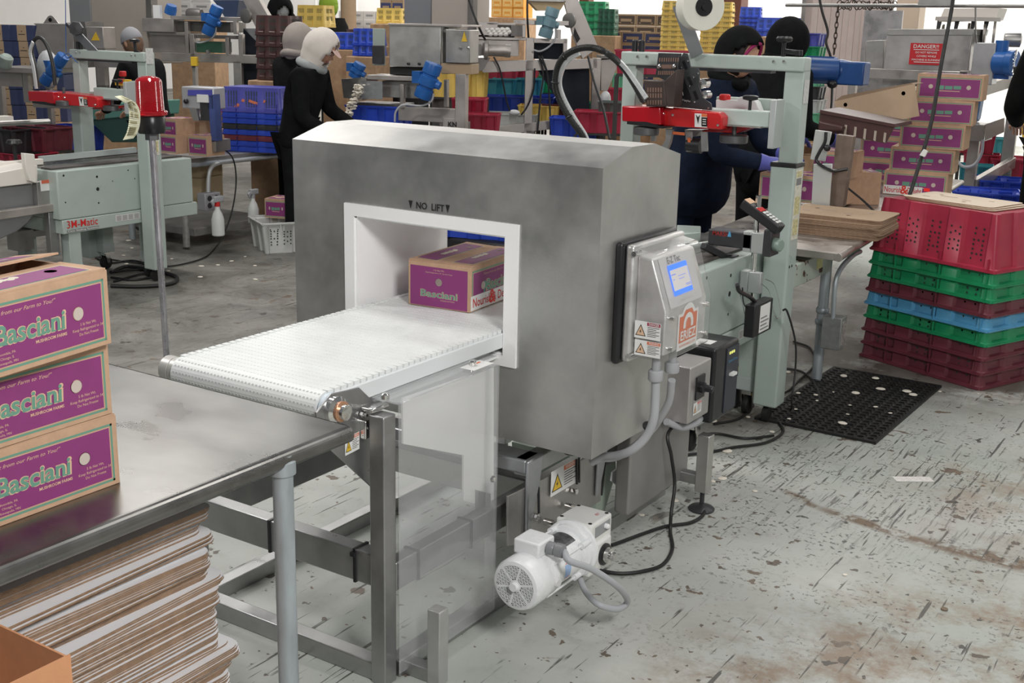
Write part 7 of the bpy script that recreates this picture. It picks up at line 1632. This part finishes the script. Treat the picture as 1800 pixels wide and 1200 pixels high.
for pts in (((947, 98), (955, 130), (950, 170), (945, 230)), ((952, 98), (962, 130), (966, 180), (968, 230)), ((948, 100), (960, 122), (965, 145))): MB().tube([Dq.pt(*q, -.1) for q in pts], .009, 6, 0, 5).build('hanging_lead', BLACK, mD)
for k in range(14):
    p = Dq.pt(856 + k * 3, 52 + (k % 3) * 4, .02)
    if k == 0: mm = MB().ball((0, 0, 0), .03, sq=(1, 1, .8)).build('mushroom', mat('white_mushroom', (.8, .78, .74), .6), origin=(0, 0, 0)); o = mm
    else: o = mm.copy(); COL.objects.link(o)
    o.location = p; tag(o, 'whole white mushroom on the tray above the central gear motor', 'mushroom', 'whole mushrooms on the tray')
MB().tube([at(824, -5, d=10.2), at(838, 35, d=10.2), at(852, 70, d=10.2)], .012, 8)
cable('hanging_cable', [at(823, -5, d=10.2), at(833, 25, d=10.2), at(843, 50, d=10.2), at(853, 70, d=10.3)], .010, 'black cable slanting down to the central gear motor'); cable('hanging_cable', [at(927, -5, d=10.8), at(927, 30, d=10.8), at(929, 66, d=10.9)], .010, 'black cable hanging straight down beside the machine post'); cable('hanging_cable', [at(1034, 100, d=10.4), at(1045, 145, d=10.2), at(1060, 190, d=10), at(1072, 245, d=9.8)], .012, 'black cable slanting down behind the top of the detector')
ic2 = thing('incline_conveyor', 'inclined steel conveyor leg rising to the top, right of the centre', 'conveyor', Dq.pt(1020, 110)); Dq.poly(MB(), [(988, -10), (1012, -10), (1052, 84), (1024, 104), (1008, 66)], .10, .1).build('side_plate', SHF, ic2, .004); Dq.poly(MB(), [(1010, 48), (1020, 68), (1014, 76), (1008, 62)], .01, .09).build('side_slot', INK, ic2); Dq.poly(MB(), [(945, 120), (1036, 118), (1036, 205), (1000, 208), (985, 180)], .4, .25).build('dark_skirt', MATS['dark_skirt'], ic2); Dq.rect(MB(), 930, 76, 992, 104, .3, .3).build('dark_panel', MATS['dark_skirt'], ic2); MB().lathe([(.03, 0), (.07, .01), (.07, .04), (.03, .05)], Dq.pt(1003, 36, .05), (0, -1, 0), 20).build('drive_pulley', SHD, ic2)
Dq.poly(MB(), [(1056, 105), (1092, 102), (1068, 160), (1056, 160)], .3, .1).build('discharge_hopper', SHF, ic2, .004); Dq.rect(MB(), 1056, 98, 1092, 103, .4, .05).build('hopper_rim', SHD, ic2); MB().ball(Dq.pt(1064, 175, .0), .07, sq=(.8, .8, 1.2)).build('bagged_motor', MATS['bag_grey'], ic2)
for a in ((1040, 236, 1052, 420), (923, 230, 937, 430)): Dq.rect(MB(), *a, .08).build('frame_post', SHD, mD)
# crates stored under machine D
for args in ((870, 145, 13.2, REDC, 'crimson crate on the upper shelf under the centre right machine, left one', (.9, .8, 1.0)), (905, 145, 13.4, REDC, 'crimson crate on the upper shelf under the centre right machine, right one', (.9, .8, 1.0)),
             (868, 170, 13.0, TEALC, 'teal crate above the dark blue ones, left one', (.9, .8, 1)), (912, 170, 13.0, TEALC, 'teal crate above the dark blue ones, right one', (.9, .8, 1)), (878, 201, 12.6, BLUEC, 'dark blue crate in the row under the machine, left', (1, .8, 1)), (925, 203, 12.6, BLUEC, 'dark blue crate in the row under the machine, middle', (1, .8, 1)), (965, 200, 12.8, BLUEC, 'dark blue crate in the row under the machine, right', (.9, .8, 1)),
             (888, 226, 12.0, GREYC, 'dusty grey crate on the lower shelf left of the machine post', (1.1, .9, .8)), (948, 212, 12.2, YELLOWC, 'pale yellow crate on the lower shelf beside the machine post', (.7, .8, .8)), (985, 209, 12.4, MAROON, 'dark maroon crate on the lower shelf under the hanging leads', (.6, .8, .8)), (1022, 206, 12.6, GREENC, 'green crate on the lower shelf near the right machine post', (.8, .8, .8)),
             (950, 162, 13.6, GREENC, 'bright green crate behind the hanging leads, lower', (.6, .6, .9)), (952, 140, 13.7, MINT, 'mint crate behind the hanging leads, upper', (.6, .6, .9)), (1085, 186, 13.6, REDC, 'crimson crate right of the discharge hopper', (.5, .6, 1)), (1078, 215, 11.5, mat('slate_crate', (.12, .16, .15), .45), 'slate grey crate right of the bagged motor', (.5, .6, 1)), (1060, 232, 11.3, REDC, 'crimson crate low behind the detector top', (.9, .8, 1.0)), (1088, 158, 14.8, MINT, 'mint crate beside the sealer post', (.3, .6, 1)),
             (795, 170, 12.0, YELLOWC, 'yellow crate seen through the KN frame, left', (.7, .6, 1.5)), (826, 170, 12.0, YELLOWC, 'yellow crate seen through the KN frame, right', (.6, .6, 1.5)), (1010, 242, 11.6, BLUEC, 'dark blue crate just above the detector top', (.8, .8, 1)), (1148, 130, 9.2, REDC, 'crimson crate behind the top of the tape head', (1.0, .6, .9))):
    cr(*args[:5], rz=.45, s=args[5])
# ================================================================ far pallets
def cartproto(name, w, h, dp, base, panel, ink, marks=2):
    mb = MB().box(0, w, 0, dp, 0, h, 0).box(w * .07, w * .93, -.002, 0, h * .12, h * .86, 1).box(w * .22, w * .78, -.003, -.002, h * .36, h * .6, 2).box(-.002, 0, dp * .07, dp * .93, h * .12, h * .86, 1)
    for k in range(marks): mb.box(w * (.15 + .6 * k), w * (.25 + .6 * k), -.0035, -.003, h * .22, h * .30, 0)
    return mb.build(name, [base, panel, ink], None, .003, 2, (0, 0, 0))
def pallet(px, py, d, nx, ny, w, h, dp, mats, label, group, rz=.35, name='carton', gapx=.006, lean=0., depth=1):
    pr_ = cartproto(name, w, h, dp, *mats); b = at(px, py, d=d); u = Vector((math.cos(rz), math.sin(rz), 0)); v = Vector((-u.y, u.x, 0)); first = True
    col_ = ('left', 'second', 'third', 'fourth', 'fifth', 'sixth'); row_ = ('bottom', 'second', 'third', 'fourth', 'fifth', 'sixth', 'seventh', 'eighth', 'ninth')
    for i in range(nx):
        for j in range(ny):
            o = pr_ if first else pr_.copy()
            if not first: COL.objects.link(o)
            first = False; o.location = b + u * i * (w + gapx) + Vector((0, 0, j * (h + .002))) + v * random.uniform(0, .015); o.rotation_euler = (0, 0, rz)
            tag(o, '%s, %s row up, %s column' % (label, row_[j], col_[i]), 'box', group)
    s = MB().box(-.05, nx * (w + gapx) + .05, -.05, dp + .05, -b.z, -.003); s = s.build('pallet_base', MATS['pallet_wood'], None, .01, 2, (0, 0, 0)); s.location = b; s.rotation_euler = (0, 0, rz); tag(s, 'wooden pallet base under the ' + group, 'pallet')
NV = mat('navy_print', (.035, .045, .13), .7); DKB = mat('dark_brown_print', (.07, .05, .04), .7); KR2 = mat('kraft_dim', (.34, .24, .15), .85, 0, .06, 12); WB = mat('white_carton_board', (.74, .72, .70), .7, 0, .04, 10); WB2 = mat('white_carton_print', (.66, .64, .62), .7); GPR = mat('grey_print', (.30, .30, .30), .7); ORB = mat('orange_board', (.80, .36, .06), .7, 0, .05, 10); ORP = mat('orange_board_print', (.86, .58, .22), .7)
pallet(1049, 160, 16, 3, 5, .30, .155, .4, (KR2, NV, KR2), 'kraft carton with navy print on the far right pallet', 'navy printed cartons', .25, 'printed_carton')
pallet(1082, 65, 17.2, 3, 2, .30, .16, .4, (KR2, DKB, KR2), 'kraft carton with dark brown print on the upper far pile', 'brown printed cartons', .1, 'printed_carton')
pallet(865, 34, 19, 4, 3, .17, .15, .3, (KR2, NV, KR2), 'small navy banded carton under the orange ones', 'small navy banded cartons', .25, 'printed_carton') if False else None
pallet(863, 30, 19, 3, 3, .18, .15, .4, (ORB, ORP, ORB), 'orange printed carton on the far central pallet', 'orange cartons', .2, 'orange_carton')
pallet(596, 62, 19, 4, 3, .20, .125, .4, (WB, WB2, GPR), 'white carton behind the person in the green cap', 'white cartons in the middle distance', .35, 'white_carton')
pallet(305, 34, 18, 2, 4, .30, .13, .4, (WB, WB2, GPR), 'white carton behind the blue vibrator motor', 'white cartons at the upper left', .4, 'white_carton')
tag(MB().cyl(at(612, 30, d=18.2) - Vector((0, 0, 1.8)), at(612, -30, d=18.2), .12, n=20).build('card_tube', KR2), 'tall brown card roll standing far behind the green cap person', 'roll'); 
pallet(668, 22, 19.5, 2, 2, .2, .18, .3, (KR2, NV, KR2), 'navy banded carton beside the central elevator duct', 'navy banded cartons by the duct', .3, 'printed_carton')
def pile(px, py, d, n, color, label, kind='slotted_crate', rz=.3, s=(1, 1, 1), dz=.05, group=None):
    b = at(px, py, d=d); rown = ('lowest', 'second', 'third', 'fourth', 'fifth', 'sixth', 'seventh', 'eighth', 'ninth', 'tenth', 'eleventh', 'twelfth')
    for k in range(n):
        o = mkcrate(kind, b + Vector((0, 0, dz * k)), color, '%s, %s in its pile' % (label, rown[k]), rz, group or label + ' pile', s)
    q = MB().box(-.3 * s[0], .3 * s[0], -.2, .2, -max(b.z, .02), -.004).build('pallet_base', MATS['pallet_wood'], None, .01, 2, (0, 0, 0)); q.location = b; q.rotation_euler = (0, 0, rz); tag(q, 'wooden base under the ' + label.split(',')[0] + ' pile', 'pallet')
pile(1186, 90, 15.0, 9, YELLOWC, 'yellow nested basket left of the tape roll arm', s=(.75, .8, .6), dz=.062)
pile(1258, 92, 15.0, 9, YELLOWC, 'yellow nested basket between the tape roll and brown pillar', s=(.85, .8, .6), dz=.062)
pile(1042, 62, 16.2, 4, GREENC, 'green nested crate left of the navy printed cartons', s=(.85, .8, .9), dz=.09)
pile(1068, 62, 15.6, 3, mat('dark_green_crate', (.01, .10, .05), .45), 'dark green nested crate beside the navy printed cartons', s=(.5, .8, .9), dz=.08)
pile(1318, 62, 15.5, 5, BLUEC, 'bright blue nested crate right of the brown pillar', s=(.6, .8, .7), dz=.055)
pile(1352, 64, 15.2, 2, BLUEC, 'bright blue nested crate behind the black hooded people', s=(.7, .8, .9), dz=.06); pile(1390, 64, 15.4, 2, BLUEC, 'bright blue nested crate right behind the dark cap', s=(.7, .8, .9), dz=.06)
pile(690, 42, 16.5, 1, YELLOWC, 'yellow crate on edge left of the central duct', s=(.85, .8, 1.1)); 
pile(494, 140, 10.6, 5, BROWNC, 'brown mesh crate stacked behind the white hooded person', s=(.75, .8, .9), dz=.095)
pile(612, 86, 11.3, 1, BLUEC, 'dark blue crate right of the white hood', s=(.6, .8, .8)); pile(650, 98, 10.9, 2, BLUEC, 'dark blue crate left of the pale green plate', s=(.5, .8, .8), dz=.09); pile(640, 80, 11.6, 1, BROWNC, 'brown crate above the dark blue ones', s=(.6, .8, .8))
b = at(640, 110, d=12.0); tag(MB().box(b.x - .6, b.x + .45, b.y, b.y + .5, 0, b.z + .02).build('dark_fill_bin', mat('fill_black', (.012, .012, .014), .6), bevel=.02), 'large black bin added as the dark void behind the white hooded person', 'bin')  # bin is added, a black block standing in for the dark void
# ================================================================ people
def skin_mesh(name, chains, mats, parent, sub=2):
    """chains: list of [(point, radius), ...]; chains that start on an existing point are joined to it"""
    vs, rs, es = [], [], []
    def idx(p, r):
        for i, v in enumerate(vs):
            if (v - p).length < 1e-4: return i
        vs.append(p); rs.append(r); return len(vs) - 1
    for ch in chains:
        prev = None
        for p, r in ch:
            i = idx(Vector(p), r)
            if prev is not None and prev != i: es.append((prev, i))
            prev = i
    me = bpy.data.meshes.new(name); me.from_pydata(vs, es, []); o = bpy.data.objects.new(name, me); COL.objects.link(o)
    o.modifiers.new('s', 'SKIN'); sv = me.skin_vertices[0].data
    for i, r in enumerate(rs): sv[i].radius = (r[0], r[1]) if isinstance(r, tuple) else (r, r)
    sv[0].use_root = True
    m = o.modifiers.new('u', 'SUBSURF'); m.levels = sub; m.render_levels = sub
    bpy.context.view_layer.update()
    nm = bpy.data.meshes.new_from_object(o.evaluated_get(bpy.context.evaluated_depsgraph_get())); bpy.data.objects.remove(o); bpy.data.meshes.remove(me)
    V = [v.co.copy() for v in nm.vertices]; F = [tuple(p.vertices) for p in nm.polygons]; bpy.data.meshes.remove(nm); return V, F
def person(label, base, yaw, h, jacket, pants, skin=SKIN, lean=.12, headtilt=.35, headturn=0., arms=None, hood=None, hoodlin=None, cap=None, capbrim=None, gloves=None, hair=None, wide=1., collar=None, side=0., openy=.03, hem=.84, girth=1.):
    """local frame: x right, y forward, z up; arms = ((elbow L, wrist L), (elbow R, wrist R))"""
    t = thing('person', label, 'person', base); t.rotation_euler = (0, 0, yaw)
    s = h / 1.72; V3 = lambda x, y, z: Vector((x * s, y * s, z * s))
    pel = V3(0, 0, .93); wai = V3(0, lean * .35, 1.10); che = V3(0, lean * .8, 1.30); nec = V3(side, lean * 1.1, 1.46)
    sh = {-1: V3(-.17 * wide, lean, 1.40), 1: V3(.17 * wide, lean, 1.40)}
    if arms is None: arms = (((-.24, lean + .08, 1.12), (-.16, lean + .30, 1.02)), ((.24, lean + .08, 1.12), (.16, lean + .30, 1.02)))
    head = nec + V3(side, .035 + headtilt * .10, .135)
    ch = [[(pel, .10 * s), (wai, .09 * s), (che, .095 * s), (nec, .05 * s), (nec + (head - nec) * .55, .05 * s)]]
    for k, sd in enumerate((-1, 1)):
        e, w = V3(*arms[k][0]), V3(*arms[k][1]); ch.append([(che, .095 * s), (sh[sd], .05 * s), (e, .043 * s), (w, .028 * s), (w + (w - e).normalized() * .05 * s, .034 * s)])
        hp_ = V3(sd * .09, 0, .90); ch.append([(pel, .10 * s), (hp_, .08 * s), (V3(sd * .10, .01, .50), .06 * s), (V3(sd * .10, -.01, .09), .042 * s), (V3(sd * .10, .12, .035), .035 * s)])
    V, F = skin_mesh('body', ch, None, t)
    mb = MB(); mb.add(V, F, 0)
    # fingers and thumb
    for k, sd in enumerate((-1, 1)):
        e, w = V3(*arms[k][0]), V3(*arms[k][1]); d = (w - e).normalized(); sdv = d.cross(Vector((0, 0, 1))).normalized(); up = sdv.cross(d)
        pc_ = w + d * .075 * s
        for f in range(4):
            o0 = pc_ + sdv * (f - 1.5) * .019 * s; L = (.062, .072, .068, .052)[f] * s
            mb.tube([o0 - d * .03 * s, o0, o0 + d * L * .5 - up * .008, o0 + d * L * .85 - up * .03], lambda t: .0095 - .002 * t, 8, 1)
        th0 = w + d * .03 * s - sdv * sd * .028 * s * (-1); mb.tube([th0, th0 + d * .03 * s + sdv * sd * .02 * s, th0 + d * .06 * s + sdv * sd * .018 * s - up * .01], lambda t: .011 - .002 * t, 8, 1)
    # head with face
    HM = Matrix.Translation(head) @ Matrix.Rotation(headturn, 4, 'Z') @ Matrix.Rotation(-headtilt, 4, 'X')
    hs = s
    n0 = len(mb.v); mb.ball((0, 0, 0), 1, 0, 20, 14)
    for i in range(n0, len(mb.v)):
        v = mb.v[i]; x, y, z = v.x * .074, v.y * .094, v.z * .115
        if z < -.02: x *= 1 - .35 * min(1, (-z - .02) / .09); y = y * (1 - .18 * min(1, (-z - .02) / .09)) + .012 * min(1, (-z - .02) / .09)
        if y > .05 and -.01 < z < .03: y -= .006
        mb.v[i] = HM @ (Vector((x, y, z)) * hs)
    mb.add([HM @ (Vector(v) * hs) for v in ((0, .086, .022), (-.009, .088, .0), (.009, .088, .0), (0, .112, -.020), (-.017, .086, -.030), (.017, .086, -.030), (0, .088, -.036))], [(0, 1, 3), (0, 3, 2), (1, 4, 3), (2, 3, 5), (4, 6, 3), (3, 6, 5)], 0)
    for sd in (-1, 1): mb.ball((0, 0, 0), 1, 0, 8, 6, HM @ Matrix.Translation(Vector((sd * .073, -.005, -.005)) * hs) @ Matrix.Diagonal((.010 * hs, .020 * hs, .030 * hs, 1)))
    gm_ = gloves or skin
    body = mb.build('body', [skin, gm_], t, local=True, angle=80)
    mb = MB()
    for sd in (-1, 1):
        mb.ball((0, 0, 0), 1, 0, 10, 6, HM @ Matrix.Translation(Vector((sd * .030, .080, .012)) * hs) @ Matrix.Diagonal((.013 * hs, .008 * hs, .006 * hs, 1)))
        mb.ball((0, 0, 0), 1, 1, 8, 6, HM @ Matrix.Translation(Vector((sd * .030, .086, .010)) * hs) @ Matrix.Diagonal((.006 * hs, .004 * hs, .006 * hs, 1)))
        mb.tube([HM @ (Vector((sd * a, b_, c)) * hs) for a, b_, c in ((.014, .089, .030), (.030, .086, .034), (.045, .074, .028))], .0035 * hs, 5, 1)
    mb.tube([HM @ (Vector((a, b_, -.056)) * hs) for a, b_ in ((-.024, .074), (-.010, .086), (.010, .086), (.024, .074))], .006 * hs, 6, 2)
    mb.build('face_features', [mat('eye_white', (.6, .57, .55), .3), mat('eye_dark', (.03, .02, .015), .4), mat('lip', (.36, .13, .11), .5)], t, local=True)
    # clothes
    cj = [[(V3(0, 0, hem), (.175 * s * wide * girth, .15 * s * girth)), (pel, (.17 * s * wide * girth, .14 * s * girth)), (wai, (.165 * s * wide, .135 * s * girth)), (che, (.17 * s * wide, .15 * s)), (nec - Vector((0, 0, .01)), .075 * s)]]
    for k, sd in enumerate((-1, 1)):
        e, w = V3(*arms[k][0]), V3(*arms[k][1]); m1 = sh[sd].lerp(e, .5) + V3(0, -.01, .01); m2 = e.lerp(w, .5)
        cj.append([(che, (.17 * s, .15 * s)), (sh[sd], .088 * s), (m1, .072 * s), (e, .066 * s), (m2, .055 * s), (w - (w - e) * .06, .046 * s)])
    V, F = skin_mesh('jacket', cj, None, t); MB().add(V, F, 0).build('jacket', jacket, t, local=True, angle=80)
    cp_ = []
    for sd in (-1, 1): cp_.append([(V3(0, 0, .92), .14 * s), (V3(sd * .09, 0, .86), .10 * s), (V3(sd * .10, .01, .50), .078 * s), (V3(sd * .10, -.01, .10), .062 * s)])
    V, F = skin_mesh('trousers', cp_, None, t); MB().add(V, F, 0).build('trousers', pants, t, local=True, angle=80)
    mb = MB()
    for sd in (-1, 1): mb.cbox(V3(sd * .10, .05, .045), (.095 * s, .27 * s, .09 * s))
    mb_ = mb; 
    for sd, nm in ((-1, 'shoe'), (1, 'shoe')): MB().cbox(V3(sd * .10, .05, .045), (.095 * s, .27 * s, .09 * s)).build('shoe', BLACKM, t, .03, 3, local=True)
    if gloves:
        for k, sd in enumerate((-1, 1)):
            e, w = V3(*arms[k][0]), V3(*arms[k][1]); d = (w - e).normalized()
            MB().tube([w - d * .05 * s, w, w + d * .04 * s, w + d * .08 * s], lambda t_: (.050, .040, .042, .036)[min(3, int(t_ * 3.99))] * s, 14, 0).build('glove', gloves, t, local=True, angle=80)
    if hood:
        mb = MB(); n0 = len(mb.v); NN, RR = 28, 20; mb.ball((0, 0, 0), 1, 0, NN, RR); keep = []
        for i in range(n0, len(mb.v)):
            v = mb.v[i]; x, y, z = v.x * .118, v.y * .135 - .022, v.z * .150 + .008
            if z < -.06: f = min(1, (-.06 - z) / .09); x *= 1 + .45 * f; y *= 1 + .15 * f; z -= .05 * f
            mb.v[i] = Vector((x, y, z))
        F2, M2 = [], []
        for f, m in zip(mb.f, mb.m):
            c = sum((mb.v[i] for i in f), Vector()) / len(f); 
            op = (c.y > openy) and (c.x / (.085 if openy > 0 else .125)) ** 2 + ((c.z + .012) / .120) ** 2 < 1
            if not op: F2.append(f)
        mb.f = F2; mb.m = [0] * len(F2); mb.v = [HM @ (v * hs) for v in mb.v]
        ho_ = mb.build('hood', hood, t, local=True, angle=80); sm2 = ho_.modifiers.new('thickness', 'SOLIDIFY'); sm2.thickness = .012; sm2.offset = 1
        # thick collar of cloth where the hood meets the shoulders
        MB().tube([nec + V3(a, b_, c) for a, b_, c in ((.0, .09, -.02), (-.08, .05, 0), (-.11, -.03, .03), (0, -.10, .05), (.11, -.03, .03), (.08, .05, 0), (0, .09, -.02))], .034 * s, 10, 0, 4).build('hood_collar', collar or hood, t, local=True, angle=80)
        if hoodlin:
            pts = [HM @ (Vector((.083 * math.cos(a), .058 + .02 * math.sin(a) ** 2, -.012 + .118 * math.sin(a))) * hs) for a in [PI * k / 12 - .4 for k in range(13)] + [PI + .3]]
            MB().tube(pts, .010 * s, 6, 0, 2).build('hood_lining', hoodlin, t, local=True, angle=80)
    if cap:
        mb = MB(); n0 = len(mb.v); mb.ball((0, 0, 0), 1, 0, 20, 14)
        for i in range(n0, len(mb.v)): v = mb.v[i]; mb.v[i] = HM @ (Vector((v.x * .083, v.y * .105 - .008, max(v.z, -.05) * .118 + .020)) * hs)
        mb.build('cap', cap, t, local=True, angle=80)
    if capbrim:
        pts = [(-.06, .075), (-.055, .115), (-.03, .150), (0, .160), (.03, .150), (.055, .115), (.06, .075), (0, .09)]
        MB().slab([HM @ (Vector((a, b_, .050 - (b_ - .08) * .35)) * hs) for a, b_ in pts], (0, 0, 1), .006).build('cap_brim', capbrim, t, .002, local=True)
    if hair:
        mb = MB(); n0 = len(mb.v); mb.ball((0, 0, 0), 1, 0, 20, 14)
        for i in range(n0, len(mb.v)): v = mb.v[i]; mb.v[i] = HM @ (Vector((v.x * .080, min(v.y, .55) * .100 - .012, v.z * .122 + .006)) * hs)
        mb.build('hair', hair, t, local=True, angle=80)
    return t
def stand(px, py, d, h, yaw, tilt=0., lean=.12, floor=0.):
    """foot point for a head centre seen at a pixel"""
    p = at(px, py, d=d); f = Vector((-math.sin(yaw), math.cos(yaw), 0)); off = (lean * 1.1 + .035 + tilt * .10) * h / 1.72
    b = p - f * off; hh = (p.z - .0) / (1.595 / 1.72); return Vector((b.x, b.y, 0)), hh
VR = math.atan2(.55, .835)   # direction of view-right
def yw(deg): return VR - PI / 2 + math.radians(deg)   # facing view-right, turned left by deg
TAN = mat('tan_fabric', (.42, .33, .24), .85, 0, .1, 14); GCAP = mat('lime_fabric', (.30, .48, .05), .8, 0, .08, 14); MAG = mat('magenta_lining', (.30, .01, .10), .7); MARF = mat('maroon_fabric', (.16, .01, .03), .8, 0, .1, 14)
B1, h1 = stand(566, 88, 9.0, 1.6, yw(-12), .55, .14)
person('person in a cream hood, pink cap brim and black jacket bending over the mushroom chute', B1, yw(-12), h1, BLACKF, BLACKF, headtilt=.55, lean=.14, hood=CREAMF, collar=GREYF, capbrim=mat('pink_brim', (.72, .50, .44), .8), gloves=mat('bright_blue_glove', (.02, .06, .35), .5), arms=(((-.24, .20, 1.12), (-.14, .48, .98)), ((.25, .16, 1.08), (.18, .42, .93))), wide=1.3, hem=.78)
B2, h2 = stand(526, 74, 10.2, 1.6, yw(60), .2, .05)
person('person in a grey brown hood standing right behind the cream hooded person', B2, yw(60), h2, BLACKF, BLACKF, headtilt=.2, lean=.05, hood=mat('taupe_fabric', (.34, .30, .27), .85, 0, .06, 14))
B3, h3 = stand(492, 22, 13.6, 1.6, yw(-60), .5, .05)
person('person in a dark hood with a grey headband looking down, top left of centre', B3, yw(-60), h3, GREYF, BLACKF, skin=SKIND, headtilt=.5, lean=.05, hood=BLACKF, cap=GREYF)
B4, h4 = stand(580, 12, 14.8, 1.6, yw(160), .1, .05)
person('person in a lime green cap carrying a yellow crate', B4, yw(160), h4, BLACKF, BLACKF, headtilt=.1, lean=.05, cap=GCAP, hair=GCAP, gloves=BLUEC if False else mat('bright_blue_glove', (.02, .06, .35)), arms=(((-.26, .12, 1.22), (-.18, .34, 1.36)), ((.26, .12, 1.2), (.18, .34, 1.30))))
mkcrate('slotted_crate', at(556, 48, d=14.4), YELLOWC, 'yellow crate carried by the person in the lime green cap', .2, None, (.85, .8, 1.35))
B5, h5 = stand(512, 38, 19.0, 1.6, yw(90), 0, .02)
person('small distant person in a dark cap, far behind the dark hooded person', B5, yw(100), h5, mat('slate_fabric', (.06, .07, .09), .8), BLACKF, lean=.02, headtilt=0, cap=BLACKF)
B6, h6 = stand(233, 76, 9.8, 1.6, yw(150), .35, .14)
person('person with grey cap and black jacket bending behind the left sealer', B6, yw(150), h6, BLACKF, BLACKF, headtilt=.35, lean=.14, cap=mat('grey_cap', (.30, .30, .32), .8), hair=mat('brown_hair', (.17, .10, .06), .7, 0, .3, 40), collar=MARF, hood=None)
B7, h7 = stand(1298, 100, 6.75, 1.6, yw(-42), .32, .2)
person('person in black hood with magenta lining and navy jacket packing a carton', B7, yw(-42), h7, NAVY, NAVY, girth=1.5, headtilt=.32, lean=.2, hood=BLACKF, hoodlin=MAG, gloves=GLOVE, hair=mat('dark_hair', (.03, .02, .018), .6), arms=(((-.24, .32, 1.10), (-.12, .56, 1.06)), ((.20, .30, 1.06), (.02, .52, 1.02))), wide=1.3, openy=-.005, hem=.62)
B8, h8 = stand(1384, 78, 7.9, 1.6, yw(30), .3, .1)
person('person in black hood with red edge and black jacket behind the sealer column', B8, yw(30), h8, BLACKF, BLACKF, headtilt=.3, lean=.1, hood=BLACKF, hoodlin=mat('red_lining', (.35, .01, .03), .7), gloves=GLOVE, arms=(((-.24, .2, 1.1), (-.14, .42, 1.0)), ((.26, .1, 1.1), (.3, .36, 1.0))), wide=1.3, hem=.6)
B9, h9 = stand(1886, 40, 7.6, 1.62, yw(80), .1, .05)
person('person in a dark jacket cut off by the right edge of the view', B9, yw(80), h9, BLACKF, BLACKF, headtilt=.1, lean=.05, cap=BLACKF, wide=1.2, hem=.7)

# crates and a dark bin seen through the detector opening
q = at(838, 440, d=8.0); tag(MB().box(q.x - .45, q.x + .45, q.y, q.y + .5, 0, .34).build('dark_fill_bin', MATS['fill_black'], bevel=.02), 'low black bin on the floor seen through the detector opening', 'bin')
mkcrate('open_crate', (q.x, q.y + .24, .342), BLUEC, 'blue crate on the added black bin, seen through the detector opening', .3, None, (1.2, 1, .8))
